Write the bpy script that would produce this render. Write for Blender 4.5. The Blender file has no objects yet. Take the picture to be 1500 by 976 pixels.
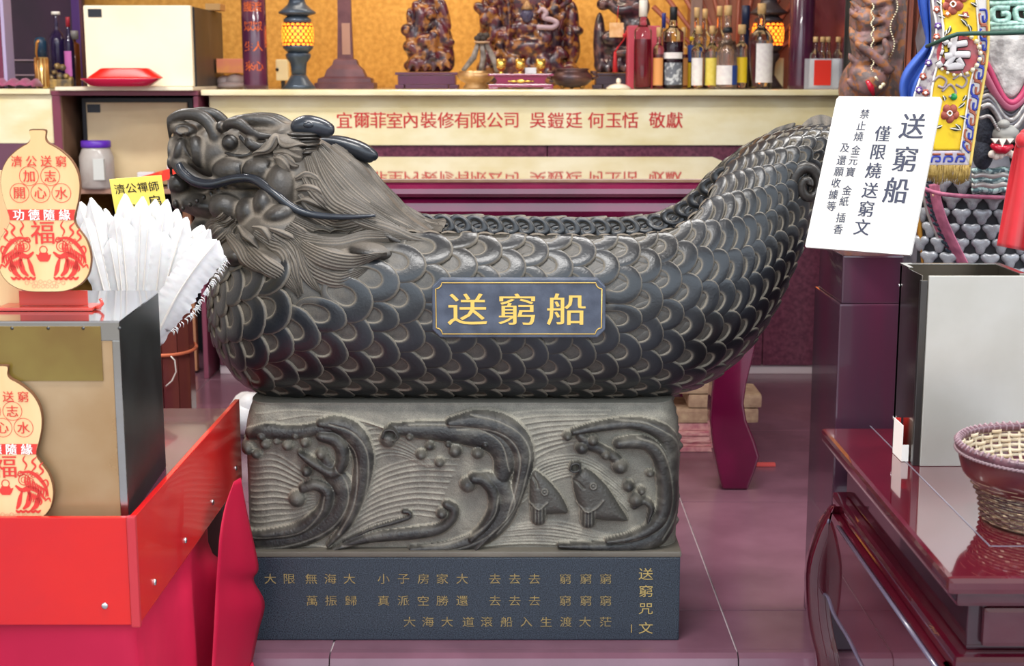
import bpy, bmesh, math, random
import numpy as np
from mathutils import Vector, Matrix, noise as mnoise
from mathutils.bvhtree import BVHTree
random.seed(7)
RNG = np.random.default_rng(7)
COL = bpy.context.scene.collection
PI = math.pi

# ------------------------------------------------------------------ camera
H_EYE = 1.30; PITCH = math.radians(10); FOC = 2115.0; CX, CY = 768.0, 488.0
cam_d = bpy.data.cameras.new('camera'); cam = bpy.data.objects.new('camera', cam_d); COL.objects.link(cam)
cam.location = (0, 0, H_EYE); cam.rotation_euler = (PI / 2 - PITCH, 0, 0)
cam_d.sensor_fit = 'HORIZONTAL'; cam_d.sensor_width = 36.0; cam_d.lens = FOC / 1500 * 36
cam_d.shift_x = -(CX - 750) / 1500
cam_d.clip_start = 0.05; cam_d.clip_end = 100
bpy.context.scene.camera = cam
cam_d.dof.use_dof = True; cam_d.dof.focus_distance = 3.25; cam_d.dof.aperture_fstop = 6.3

# ------------------------------------------------------------------ daylight, lamps, exposure
sc = bpy.context.scene
sc.view_settings.view_transform = 'Standard'; sc.view_settings.look = 'None'
sc.view_settings.gamma = 1.0; sc.view_settings.exposure = 0.74; sc.view_settings.use_curve_mapping = False
try:
    sc.cycles.use_denoising = True; sc.cycles.max_bounces = 8; sc.cycles.transmission_bounces = 8
except Exception: pass
w = bpy.data.worlds.new('daylight'); sc.world = w; w.use_nodes = True
bg = w.node_tree.nodes['Background']; bg.inputs[1].default_value = 2.0
# bright overcast sky above the courtyard, darker paving below the horizon
_tc = w.node_tree.nodes.new('ShaderNodeTexCoord'); _sp = w.node_tree.nodes.new('ShaderNodeSeparateXYZ'); _rp = w.node_tree.nodes.new('ShaderNodeValToRGB')
w.node_tree.links.new(_tc.outputs['Generated'], _sp.inputs[0]); w.node_tree.links.new(_sp.outputs[2], _rp.inputs[0]); w.node_tree.links.new(_rp.outputs[0], bg.inputs[0])
_rp.color_ramp.elements[0].position = 0.0; _rp.color_ramp.elements[0].color = (.22, .21, .20, 1)
_rp.color_ramp.elements[1].position = 0.04; _rp.color_ramp.elements[1].color = (.40, .40, .41, 1)      # unseen facades, put in as a dim band so light falls from above
_e = _rp.color_ramp.elements.new(.16); _e.color = (.42, .43, .45, 1)
_e = _rp.color_ramp.elements.new(.22); _e.color = (.80, .90, 1.0, 1)
_e = _rp.color_ramp.elements.new(.8); _e.color = (.74, .87, 1.0, 1)

def area(name, loc, rot, sx, sy, power, col, spread=PI):
    l = bpy.data.lights.new(name, 'AREA'); l.shape = 'RECTANGLE'; l.size = sx; l.size_y = sy
    l.energy = power; l.color = col; l.spread = spread
    o = bpy.data.objects.new(name, l); o.location = loc; o.rotation_euler = rot; COL.objects.link(o); return o
area('ceiling_lamp_light_middle', (0.3, 3.9, 3.03), (0, 0, 0), 1.2, 0.25, 34, (1, 0.97, 0.93))
area('ceiling_lamp_light_front', (-0.4, 2.0, 3.03), (0, 0, 0), 1.2, 0.25, 42, (1, 0.98, 0.95))
area('ceiling_lamp_light_left', (-1.9, 4.6, 3.03), (0, 0, 0), 1.2, 0.25, 40, (1, 0.97, 0.93))
area('ceiling_lamp_light_right', (2.0, 3.4, 3.03), (0, 0, 0), 1.2, 0.25, 30, (1, 0.97, 0.93))
area('shrine_lamp_light', (-0.15, 6.62, 2.30), (math.radians(25), 0, 0), 2.0, 0.15, 9, (1, 0.82, 0.62))

# ------------------------------------------------------------------ pixel <-> world
def ray(px, py):
    a = (px - CX) / FOC; b = -(py - CY) / FOC
    cp, sp = math.cos(PITCH), math.sin(PITCH)
    return Vector((a, cp + b * sp, -sp + b * cp))
def at(px, py, Y):
    d = ray(px, py); t = Y / d.y
    return Vector((d.x * t, Y, H_EYE + d.z * t))
def fl(px, py, z=0.0):
    d = ray(px, py); t = (z - H_EYE) / d.z
    return Vector((d.x * t, d.y * t, z))
def mpp(Y): return Y / FOC * 1.01

# ------------------------------------------------------------------ materials
MATS = {}
def lin(c):
    if isinstance(c, str):
        c = [int(c[i:i+2], 16) / 255 for i in (0, 2, 4)]
        return tuple(x / 12.92 if x <= .04045 else ((x + .055) / 1.055) ** 2.4 for x in c)
    return tuple(c)
def mat(name, col, rough=.5, metal=0, col2=None, scale=20, bump=0, bscale=None, coat=0, trans=0, ior=1.45,
        emit=0, spec=.5, stretch=(1, 1, 1), detail=4, ramp=(.35, .65), alpha=None, sss=0, sheen=0, rvar=0, coatr=.03):
    if name in MATS: return MATS[name]
    m = bpy.data.materials.new(name); m.use_nodes = True; MATS[name] = m
    nt = m.node_tree; b = nt.nodes['Principled BSDF']
    c = lin(col)
    b.inputs['Base Color'].default_value = (*c, 1)
    b.inputs['Roughness'].default_value = rough; b.inputs['Metallic'].default_value = metal
    b.inputs['Coat Weight'].default_value = coat; b.inputs['Coat Roughness'].default_value = coatr
    b.inputs['Transmission Weight'].default_value = trans; b.inputs['IOR'].default_value = ior
    b.inputs['Specular IOR Level'].default_value = spec
    b.inputs['Sheen Weight'].default_value = sheen
    if sss: b.inputs['Subsurface Weight'].default_value = sss; b.inputs['Subsurface Scale'].default_value = .01
    if emit: b.inputs['Emission Color'].default_value = (*c, 1); b.inputs['Emission Strength'].default_value = emit
    if alpha is not None: b.inputs['Alpha'].default_value = alpha
    if col2 is not None or bump or rvar:
        tc = nt.nodes.new('ShaderNodeTexCoord'); mp = nt.nodes.new('ShaderNodeMapping')
        mp.inputs['Scale'].default_value = stretch
        nt.links.new(tc.outputs['Object'], mp.inputs[0])
        nz = nt.nodes.new('ShaderNodeTexNoise'); nz.inputs['Scale'].default_value = scale; nz.inputs['Detail'].default_value = detail
        nt.links.new(mp.outputs[0], nz.inputs['Vector'])
        if col2 is not None:
            r = nt.nodes.new('ShaderNodeValToRGB'); r.color_ramp.elements[0].position = ramp[0]; r.color_ramp.elements[1].position = ramp[1]
            r.color_ramp.elements[0].color = (*c, 1); r.color_ramp.elements[1].color = (*lin(col2), 1)
            nt.links.new(nz.outputs[0], r.inputs[0]); nt.links.new(r.outputs[0], b.inputs['Base Color'])
        if rvar:
            mr = nt.nodes.new('ShaderNodeMapRange'); mr.inputs[3].default_value = max(0, rough - rvar); mr.inputs[4].default_value = rough + rvar
            nt.links.new(nz.outputs[0], mr.inputs[0]); nt.links.new(mr.outputs[0], b.inputs['Roughness'])
        if bump:
            nz2 = nt.nodes.new('ShaderNodeTexNoise'); nz2.inputs['Scale'].default_value = bscale or scale * 3; nz2.inputs['Detail'].default_value = 5
            nt.links.new(mp.outputs[0], nz2.inputs['Vector'])
            bp = nt.nodes.new('ShaderNodeBump'); bp.inputs['Strength'].default_value = bump; bp.inputs['Distance'].default_value = .004
            nt.links.new(nz2.outputs[0], bp.inputs['Height']); nt.links.new(bp.outputs[0], b.inputs['Normal'])
    return m

def stone_mat(name, dark, mid, dust, rough=.42, bump=.35, bscale=160, dustk=1.0):
    """stone whose dust lies where the mesh's 'dust' attribute says (crevices, rims)"""
    m = bpy.data.materials.new(name); m.use_nodes = True; MATS[name] = m
    nt = m.node_tree; N = nt.nodes; L = nt.links; b = N['Principled BSDF']
    tc = N.new('ShaderNodeTexCoord')
    n1 = N.new('ShaderNodeTexNoise'); n1.inputs['Scale'].default_value = 6; n1.inputs['Detail'].default_value = 6
    n2 = N.new('ShaderNodeTexNoise'); n2.inputs['Scale'].default_value = 420; n2.inputs['Detail'].default_value = 2
    L.new(tc.outputs['Object'], n1.inputs['Vector']); L.new(tc.outputs['Object'], n2.inputs['Vector'])
    r1 = N.new('ShaderNodeValToRGB'); r1.color_ramp.elements[0].position = .35; r1.color_ramp.elements[1].position = .68
    r1.color_ramp.elements[0].color = (*lin(dark), 1); r1.color_ramp.elements[1].color = (*lin(mid), 1)
    L.new(n1.outputs[0], r1.inputs[0])
    at_ = N.new('ShaderNodeAttribute'); at_.attribute_name = 'dust'
    ma = N.new('ShaderNodeMath'); ma.operation = 'MULTIPLY'; ma.inputs[1].default_value = dustk
    L.new(at_.outputs['Fac'], ma.inputs[0])
    mb = N.new('ShaderNodeMapRange'); mb.inputs[1].default_value = .3; mb.inputs[2].default_value = .7; mb.inputs[3].default_value = .65; mb.inputs[4].default_value = 1.1
    L.new(n2.outputs[0], mb.inputs[0])
    mc = N.new('ShaderNodeMath'); mc.operation = 'MULTIPLY'; mc.use_clamp = True
    L.new(ma.outputs[0], mc.inputs[0]); L.new(mb.outputs[0], mc.inputs[1])
    mx = N.new('ShaderNodeMix'); mx.data_type = 'RGBA'
    L.new(mc.outputs[0], mx.inputs[0]); L.new(r1.outputs[0], mx.inputs[6]); mx.inputs[7].default_value = (*lin(dust), 1)
    L.new(mx.outputs[2], b.inputs['Base Color'])
    mr = N.new('ShaderNodeMapRange'); mr.inputs[3].default_value = rough; mr.inputs[4].default_value = .85
    L.new(mc.outputs[0], mr.inputs[0]); L.new(mr.outputs[0], b.inputs['Roughness'])
    n3 = N.new('ShaderNodeTexNoise'); n3.inputs['Scale'].default_value = bscale; n3.inputs['Detail'].default_value = 4
    L.new(tc.outputs['Object'], n3.inputs['Vector'])
    bp = N.new('ShaderNodeBump'); bp.inputs['Strength'].default_value = bump; bp.inputs['Distance'].default_value = .002
    L.new(n3.outputs[0], bp.inputs['Height']); L.new(bp.outputs[0], b.inputs['Normal'])
    return m

# ------------------------------------------------------------------ mesh helpers
def link(name, me, m=None, parent=None):
    o = bpy.data.objects.new(name, me); COL.objects.link(o)
    if m is not None and me is not None and len(me.materials) == 0: me.materials.append(m)
    if parent is not None:
        o.parent = parent
        o.matrix_parent_inverse = parent.matrix_basis.inverted()
    return o
def mesh_from(name, V, F, smooth=False):
    me = bpy.data.meshes.new(name)
    if isinstance(V, np.ndarray) and isinstance(F, np.ndarray):
        n = F.shape[1]
        me.vertices.add(len(V)); me.vertices.foreach_set('co', V.astype(np.float32).ravel())
        me.loops.add(F.size); me.loops.foreach_set('vertex_index', F.astype(np.int32).ravel())
        me.polygons.add(len(F)); me.polygons.foreach_set('loop_start', np.arange(0, F.size, n, dtype=np.int32))
        me.polygons.foreach_set('loop_total', np.full(len(F), n, dtype=np.int32)) if False else None
        me.update(calc_edges=True); me.validate()
    else:
        me.from_pydata([tuple(v) for v in V], [], [tuple(int(i) for i in f) for f in F]); me.update()
    if smooth: me.polygons.foreach_set('use_smooth', np.ones(len(me.polygons), dtype=bool))
    return me
def set_dust(me, vals):
    a = me.attributes.new('dust', 'FLOAT', 'POINT'); a.data.foreach_set('value', np.clip(vals, 0, 1).astype(np.float32))

class MB:
    """collects shapes, builds ONE mesh object"""
    def __init__(s): s.v = []; s.f = []; s.sm = []
    def add(s, V, F, smooth=False):
        o = len(s.v); s.v += [tuple(x) for x in V]
        for f in F: s.f.append(tuple(i + o for i in f)); s.sm.append(smooth)
        return s
    def box(s, lo, hi, bev=0.0, M=None):
        lo = Vector(lo); hi = Vector(hi)
        if bev <= 0:
            V = [Vector((x, y, z)) for x in (lo.x, hi.x) for y in (lo.y, hi.y) for z in (lo.z, hi.z)]
            F = [(0, 1, 3, 2), (4, 6, 7, 5), (0, 4, 5, 1), (2, 3, 7, 6), (0, 2, 6, 4), (1, 5, 7, 3)]
            if M is not None: V = [M @ v for v in V]
            return s.add(V, F)
        bm = bmesh.new(); bmesh.ops.create_cube(bm, size=1)
        for v in bm.verts:
            v.co = Vector(((lo.x + hi.x) / 2 + v.co.x * (hi.x - lo.x), (lo.y + hi.y) / 2 + v.co.y * (hi.y - lo.y), (lo.z + hi.z) / 2 + v.co.z * (hi.z - lo.z)))
        bmesh.ops.bevel(bm, geom=bm.edges[:], offset=bev, segments=2, affect='EDGES', profile=.7)
        if M is not None: bmesh.ops.transform(bm, matrix=M, verts=bm.verts)
        bm.verts.index_update()
        s.add([v.co for v in bm.verts], [[v.index for v in f.verts] for f in bm.faces]); bm.free(); return s
    def hexa(s, P):
        """8 points: bottom 4 ccw, top 4 ccw"""
        return s.add(P, [(3, 2, 1, 0), (4, 5, 6, 7), (0, 1, 5, 4), (1, 2, 6, 5), (2, 3, 7, 6), (3, 0, 4, 7)])
    def lathe(s, prof, c=(0, 0, 0), n=24, M=None, caps=True, smooth=True, sq=False):
        V = []; F = []; c = Vector(c)
        for r, z in prof:
            for k in range(n):
                a = 2 * PI * (k + (.5 if sq else 0)) / n; p = Vector((r * math.cos(a), r * math.sin(a), z))
                V.append((M @ p if M is not None else p) + c)
        for j in range(len(prof) - 1):
            for k in range(n):
                F.append((j * n + k, j * n + (k + 1) % n, (j + 1) * n + (k + 1) % n, (j + 1) * n + k))
        if caps:
            F.append(tuple(range(n))[::-1]); F.append(tuple((len(prof) - 1) * n + k for k in range(n)))
        return s.add(V, F, smooth)
    def tube(s, P, R, n=10, smooth=True, flat=1.0, up=None):
        P = [Vector(p) for p in P]
        if not hasattr(R, '__len__'): R = [R] * len(P)
        V = []; F = []; prev = None
        for i, p in enumerate(P):
            t = (P[min(i + 1, len(P) - 1)] - P[max(i - 1, 0)]).normalized()
            if prev is None:
                u = Vector(up) if up is not None else (Vector((0, 0, 1)) if abs(t.z) < .9 else Vector((0, 1, 0)))
            else: u = prev
            a = (u - t * u.dot(t)).normalized(); b = t.cross(a); prev = a
            for k in range(n):
                q = 2 * PI * k / n; V.append(p + a * math.cos(q) * R[i] * flat + b * math.sin(q) * R[i])
        for j in range(len(P) - 1):
            for k in range(n):
                F.append((j * n + k, j * n + (k + 1) % n, (j + 1) * n + (k + 1) % n, (j + 1) * n + k))
        F.append(tuple(range(n))[::-1]); F.append(tuple((len(P) - 1) * n + k for k in range(n)))
        return s.add(V, F, smooth)
    def ball(s, c, r, n=14, M=None):
        c = Vector(c); r = Vector(r) if hasattr(r, '__len__') else Vector((r, r, r))
        V = []; F = []; m = n // 2 + 1
        for j in range(m + 1):
            t = PI * j / m
            for k in range(n):
                a = 2 * PI * k / n
                p = Vector((r.x * math.sin(t) * math.cos(a), r.y * math.sin(t) * math.sin(a), -r.z * math.cos(t)))
                V.append((M @ p if M is not None else p) + c)
        for j in range(m):
            for k in range(n): F.append((j * n + k, j * n + (k + 1) % n, (j + 1) * n + (k + 1) % n, (j + 1) * n + k))
        return s.add(V, F, True)
    def prism(s, poly, o, u, v, d):
        """polygon in (u,v) plane at origin o extruded by vector d"""
        o, u, v, d = Vector(o), Vector(u), Vector(v), Vector(d); n = len(poly)
        A = [o + u * p[0] + v * p[1] for p in poly]; B = [a + d for a in A]
        F = [tuple(range(n)), tuple(range(n, 2 * n))[::-1]] + [((k + 1) % n, k, n + k, n + (k + 1) % n) for k in range(n)]
        return s.add(A + B, F)
    def build(s, name, m=None, parent=None, fix=True, dust=None):
        me = bpy.data.meshes.new(name); me.from_pydata(s.v, [], s.f); me.update()
        me.polygons.foreach_set('use_smooth', np.array(s.sm, dtype=bool))
        if fix:
            bm = bmesh.new(); bm.from_mesh(me); bmesh.ops.remove_doubles(bm, verts=bm.verts, dist=1e-6)
            bmesh.ops.recalc_face_normals(bm, faces=bm.faces); bm.to_mesh(me); bm.free()
        return link(name, me, m, parent)
def tag(o, label=None, cat=None, group=None, kind=None):
    if label: o['label'] = label
    if cat: o['category'] = cat
    if group: o['group'] = group
    if kind: o['kind'] = kind
    return o
def thing(name, loc, label, cat, group=None):
    o = bpy.data.objects.new(name, None); COL.objects.link(o); o.location = loc; o.empty_display_size = .05
    return tag(o, label, cat, group)
def struct(o): o['kind'] = 'structure'; return o
def spline(P, n=40):
    """Catmull-Rom through points (tuples of any length)"""
    P = np.array(P, float); m = len(P)
    if m < 3:
        t = np.linspace(0, 1, n)[:, None]; return P[0] * (1 - t) + P[-1] * t
    Q = np.vstack([2 * P[0] - P[1], P, 2 * P[-1] - P[-2]])
    out = []
    for x in np.linspace(0, m - 1 - 1e-9, n):
        i = int(x); t = x - i; a, b, c, d = Q[i], Q[i + 1], Q[i + 2], Q[i + 3]
        out.append(.5 * (2 * b + (c - a) * t + (2 * a - 5 * b + 4 * c - d) * t * t + (3 * b - a - 3 * c + d) * t ** 3))
    return np.array(out)

# ------------------------------------------------------------------ lettering
GL = {}
def glyph(ch, bold=.0):
    k = (ch, bold)
    if k in GL: return GL[k]
    c = bpy.data.curves.new('g', 'FONT'); c.body = ch; c.size = 1; c.resolution_u = 2; c.offset = bold
    o = bpy.data.objects.new('g', c); COL.objects.link(o)
    dg = bpy.context.evaluated_depsgraph_get(); me = bpy.data.meshes.new_from_object(o.evaluated_get(dg))
    V = [v.co.copy() for v in me.vertices]; F = [tuple(p.vertices) for p in me.polygons]
    bpy.data.objects.remove(o); bpy.data.curves.remove(c); bpy.data.meshes.remove(me)
    if V:
        x0 = min(v.x for v in V); x1 = max(v.x for v in V); y0 = min(v.y for v in V); y1 = max(v.y for v in V)
        cx, cy = (x0 + x1) / 2, (y0 + y1) / 2
        V = [(v.x - cx, v.y - cy) for v in V]
    GL[k] = (V, F); return GL[k]
def letters(name, items, m, parent, o, u, v, lift=.0006, bold=.0, shear=0, split=None):
    """items: (char, a, b, size) in the plane o + a*u + b*v; flat print lying on the surface"""
    o, u, v = Vector(o), Vector(u).normalized(), Vector(v).normalized(); n = u.cross(v)
    mb = MB()
    for it in items:
        ch, a, b, sz = it[:4]; wx = it[4] if len(it) > 4 else 1
        V, F = glyph(ch)
        for q_, dx in enumerate((0, -bold, bold) if bold else (0,)):
            mb.add([o + u * (a + ((x + dx) * wx + y * shear) * sz) + v * (b + y * sz) + n * (lift + q_ * .00015) for x, y in V], F)
        if split:
            mb.build(split, m, parent, fix=False); mb = MB()
    return None if split else mb.build(name, m, parent, fix=False)

# ------------------------------------------------------------------ SDF sculpting
class SDF:
    def __init__(s, lo, hi, vox):
        s.lo = np.array(lo, float); s.vox = vox
        s.n = np.ceil((np.array(hi) - s.lo) / vox).astype(int) + 1
        s.d = np.full(tuple(s.n), .06, np.float32)
        s.ax = [s.lo[i] + np.arange(s.n[i]) * vox for i in range(3)]
    def _sl(s, lo, hi):
        a = np.clip(np.floor((np.array(lo) - s.lo) / s.vox).astype(int), 0, s.n); b = np.clip(np.ceil((np.array(hi) - s.lo) / s.vox).astype(int) + 1, 0, s.n)
        sl = tuple(slice(x, y) for x, y in zip(a, b))
        X, Y, Z = [s.ax[i][sl[i]].astype(np.float32) for i in range(3)]
        return sl, X[:, None, None], Y[None, :, None], Z[None, None, :]
    def _mix(s, sl, e, k, sub):
        d = s.d[sl]
        if d.size == 0: return
        if sub:
            e = -e
            if k > 0:
                h = np.clip(.5 - .5 * (d - e) / k, 0, 1); s.d[sl] = d * (1 - h) + e * h + k * h * (1 - h)
            else: s.d[sl] = np.maximum(d, e)
        else:
            if k > 0:
                h = np.clip(.5 + .5 * (d - e) / k, 0, 1); s.d[sl] = d * (1 - h) + e * h - k * h * (1 - h)
            else: s.d[sl] = np.minimum(d, e)
    def ell(s, c, r, k=.01, sub=False, rot=0):
        """rot turns in the XZ plane"""
        c = np.array(c, float); r = np.array(r, float); m = r.max() + .03 + k
        sl, X, Y, Z = s._sl(c - m, c + m)
        x = X - c[0]; y = Y - c[1]; z = Z - c[2]
        if rot:
            ca, sa = math.cos(rot), math.sin(rot); x, z = x * ca + z * sa, -x * sa + z * ca
        k0 = np.sqrt((x / r[0]) ** 2 + (y / r[1]) ** 2 + (z / r[2]) ** 2) + 1e-6
        k1 = np.sqrt((x / r[0] ** 2) ** 2 + (y / r[1] ** 2) ** 2 + (z / r[2] ** 2) ** 2) + 1e-6
        s._mix(sl, k0 * (k0 - 1) / k1, k, sub)
    def cap(s, a, b, ra, rb=None, k=.006, sub=False):
        a = np.array(a, float); b = np.array(b, float); rb = ra if rb is None else rb; m = max(ra, rb) + .02 + k
        sl, X, Y, Z = s._sl(np.minimum(a, b) - m, np.maximum(a, b) + m)
        ab = b - a; L = max((ab ** 2).sum(), 1e-12)
        t = np.clip(((X - a[0]) * ab[0] + (Y - a[1]) * ab[1] + (Z - a[2]) * ab[2]) / L, 0, 1)
        e = np.sqrt((X - a[0] - ab[0] * t) ** 2 + (Y - a[1] - ab[1] * t) ** 2 + (Z - a[2] - ab[2] * t) ** 2) - (ra + (rb - ra) * t)
        s._mix(sl, e, k, sub)
    def chain(s, P, R, k=.006, sub=False):
        for i in range(len(P) - 1): s.cap(P[i], P[i + 1], R[i], R[i + 1], k, sub)
    def mesh(s, name, mirror=None, dustk=9.0, dust0=.25):
        import openvdb
        d = s.d
        if mirror: d = np.concatenate([d, d[:, :-1][:, ::-1]], axis=1)
        d = d.copy(); d[0] = d[-1] = .01; d[:, 0] = d[:, -1] = .01; d[:, :, 0] = d[:, :, -1] = .01
        g = openvdb.FloatGrid(.06); g.copyFromArray(np.ascontiguousarray(d)); P, Q = g.convertToQuads(isovalue=0.0)
        P = np.asarray(P, float) * s.vox + s.lo; Q = np.asarray(Q)
        # outward winding
        a, b, c = P[Q[:, 0]], P[Q[:, 1]], P[Q[:, 2]]
        vol = np.einsum('ij,ij->i', a, np.cross(b, c)).sum() + np.einsum('ij,ij->i', a, np.cross(c, P[Q[:, 3]])).sum()
        if vol < 0: Q = Q[:, ::-1]
        me = mesh_from(name, P, Q, True)
        set_dust(me, curv_dust(P, Q, dustk * .01 / s.vox, dust0))
        return me
def curv_dust(P, Q, k, base):
    """1 in hollows, 0 on ridges"""
    def nb(A):
        S = np.zeros_like(A); C = np.zeros(len(A))
        for i in range(4):
            np.add.at(S, Q[:, i], A[Q[:, (i + 1) % 4]]); np.add.at(C, Q[:, i], 1)
            np.add.at(S, Q[:, i], A[Q[:, (i + 3) % 4]]); np.add.at(C, Q[:, i], 1)
        return S / np.maximum(C, 1)[:, None]
    fn = np.cross(P[Q[:, 2]] - P[Q[:, 0]], P[Q[:, 3]] - P[Q[:, 1]])
    N = np.zeros_like(P)
    for i in range(4): np.add.at(N, Q[:, i], fn)
    N /= np.linalg.norm(N, axis=1)[:, None] + 1e-12
    A = nb(nb(nb(P)))
    c = ((A - P) * N).sum(1)[:, None]
    c = nb(nb(c))[:, 0]
    return base + c * k * 100
# ================================================================== THE SETTING
M_FLOOR = mat('polished_maroon_stone', '7c5563', .17, col2='6e4a57', scale=5, rvar=.05, bump=.05, bscale=300, spec=.6)
M_JOINT = mat('pale_grout', 'c9b9bd', .6)
M_CREAM = mat('cream_marble', 'efe6c4', .08, col2='e2d3a2', scale=5, stretch=(1, 1, 2.2), detail=7, spec=.6)
M_MAROONWALL = mat('maroon_granite', '6e3a4c', .25, col2='552a3b', scale=60)
M_DARKWALL = mat('dark_olive_wall', '2e2a28', .7, col2='3a342c', scale=4)
M_OCHRE = mat('ochre_textured_wall', 'd9a24a', .65, col2='c18a36', scale=40, bump=.5, bscale=90)
M_PLASTER = mat('white_plaster', 'd8d4cc', .8)
M_WOOD = mat('plain_brown_wood', '9a6648', .5, col2='7c4c34', scale=8, stretch=(1, 1, .1))

YB = 6.30
# floor of tiles: real slabs with sunk joints
floor = thing('floor', (0, 5, 0), None, None); struct(floor)
mb = MB(); mb.box((-3.4, 3.16, -.15), (3.4, 7.6, -.006)); mb.build('floor_bed', M_JOINT, floor)
xs = [-3.4] + [.49 + .936 * k for k in range(-4, 4)] + [3.4]; xs = sorted(x for x in xs if -3.41 < x < 3.41)
ys = [3.16, 3.41, 4.34, 5.27, 6.20, 7.13, 7.6]
for i in range(len(xs) - 1):
    for j in range(len(ys) - 1):
        g = .0022
        if xs[i + 1] - xs[i] < .05: continue
        MB().box((xs[i] + g, ys[j] + g, -.02), (xs[i + 1] - g, ys[j + 1] - g, 0), .0012).build('floor_tile', M_FLOOR, floor)
# rounded nosing of the step, lower floor
for i in range(len(xs) - 1):
    P = [(3.16, -.055), (3.145, -.055), (3.125, -.046), (3.117, -.028), (3.125, -.008), (3.14, 0), (3.16, 0)]
    m = MB(); o = Vector((xs[i] + .0015, 0, 0)); m.prism([(a, b) for a, b in P], o, (0, 1, 0), (0, 0, 1), (xs[i + 1] - xs[i] - .003, 0, 0))
    m.build('step_nosing', M_FLOOR, floor)
MB().box((-3.4, 3.15, -.16), (3.4, 3.17, -.05)).build('step_riser', M_MAROONWALL, floor)
low = struct(MB().box((-3.4, -1.5, -.20), (3.4, 3.16, -.16)).build('floor_lower', mat('lower_floor_stone', '8d8488', .35, col2='75696f', scale=12)))

struct(MB().box((-3.45, 7.25, 0), (3.45, 7.35, 3.1)).build('wall_back', M_OCHRE))
struct(MB().box((-3.5, 1.0, -.16), (-3.4, 7.3, 3.1)).build('wall_left', M_PLASTER))
struct(MB().box((3.4, 3.6, -.16), (3.5, 7.3, 3.1)).build('wall_right', M_PLASTER))
struct(MB().box((-3.5, 1.0, 3.1), (3.5, 7.35, 3.2)).build('ceiling', M_PLASTER))
# partition behind the deities on the right
struct(MB().box((1.42, 5.6, 0), (3.4, 5.7, 3.1)).build('wall_partition', M_DARKWALL))
for i, (x, y) in enumerate([(.3, 3.9), (-.4, 2.0), (-1.9, 4.6), (2.0, 3.4)]):
    t = thing('ceiling_lamp', (x, y, 3.1), ['long ceiling lamp over the altar table', 'long ceiling lamp over the camera side of the hall', 'long ceiling lamp over the left counter', 'long ceiling lamp over the right low table'][i], 'lamp', 'ceiling lamps')
    MB().box((x - .64, y - .15, 3.055), (x + .64, y + .15, 3.0995), .01).build('housing', mat('white_enamel', 'f2f2f0', .4), t)

# ------------------------------------------------------------------ altar counter
z1 = at(768, 131, YB - .06).z; z0 = at(768, 140, YB - .06).z
zp = at(768, 213, YB).z
XL, XR = -1.358, 1.375
alt = thing('altar_counter', (0, 6.6, 0), 'long altar counter with cream marble front, red inscription and maroon base', 'counter')
def slab(lo, hi, name, m, par=alt, bev=.004): return MB().box(lo, hi, bev).build(name, m, par)
slab((XL - .02, YB - .07, z0), (XR + .02, 7.24, z1), 'counter_top', M_CREAM, bev=.008)
slab((XL, YB, zp), (XR, 7.2, z0 - .001), 'front_panel', M_CREAM)
pj = [XL, -.9, .1, 1.06, XR]
for a, b in zip(pj[:-1], pj[1:]):
    slab((a + .002, YB + .012, .04), (b - .002, 7.2, zp - .001), 'base_panel', M_MAROONWALL, bev=.003)
slab((XL, YB + .02, .0), (XR, 7.2, .039), 'plinth', M_JOINT)
CH = '宜爾菲室內裝修有限公司'
pxs = [504.5, 530, 554, 578, 601.5, 628, 653, 677, 701, 725, 749, 788, 814, 841, 873, 899, 923, 962.5, 988]
it = []; o = at(768, 176, YB - .001); s = mpp(YB)
for ch, px in zip(CH + '吳鎧廷何玉恬敬獻', pxs): it.append((ch, (at(px, 176, YB).x - o.x), 0, .074))
letters('inscription', it, mat('red_paint', 'c2282c', .4), alt, o, (1, 0, 0), (0, 0, 1), lift=.001, bold=.012, split='red_character')

# right end wall piece and floor trim behind the hull
struct(slab((XR + .001, 6.32, 0), (1.44, 7.2, 3.09), 'trim_1', M_MAROONWALL, None))
struct(slab((-1.50, 6.33, .012), (-1.462, 6.37, .86), 'trim_2', mat('light_brown_wood', 'b07a58', .5), None))

# ------------------------------------------------------------------ round shrine columns with orange characters
M_COL = mat('purple_lacquer_column', '5c2740', .18, col2='47203a', scale=8, coat=.6)
def column(pxa, pxb, Y, label, chars=None, z=z1):
    a = at(pxa, 130, Y); b = at(pxb, 130, Y); r = (b.x - a.x) / 2; cx = (a.x + b.x) / 2
    t = thing('shrine_column', (cx, Y, z), label, 'column', 'columns of the shrine')
    MB().lathe([(r * 1.02, z), (r, z + .02), (r, 3.099)], (cx, Y, 0), 32).build('shaft', M_COL, t)
    if chars:
        for k, dx in enumerate((-.3, .45)):
            m = MB()
            for j, ch in enumerate(chars[k]):
                V, F = glyph(ch, .01); sz = .046; zc = z + .10 + .085 * (len(chars[k]) - 1 - j)
                W = []
                for x, y in V:
                    th = math.asin(dx) + x * sz / r
                    W.append((cx + (r + .001) * math.sin(th), Y - (r + .001) * math.cos(th), zc + y * sz))
                m.add(W, F)
            m.build('inscription', mat('orange_gold_paint', 'd8642c', .4, metal=.3), t, fix=False)
    return t
column(357, 393, 6.50, 'maroon column with orange characters left of the blue-grey lantern', ['佛光普照護眾生來', '慈悲濟世渡眾人心'])
column(1154, 1190, 6.50, 'plain maroon column between the bottles and the red labelled pack')
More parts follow.
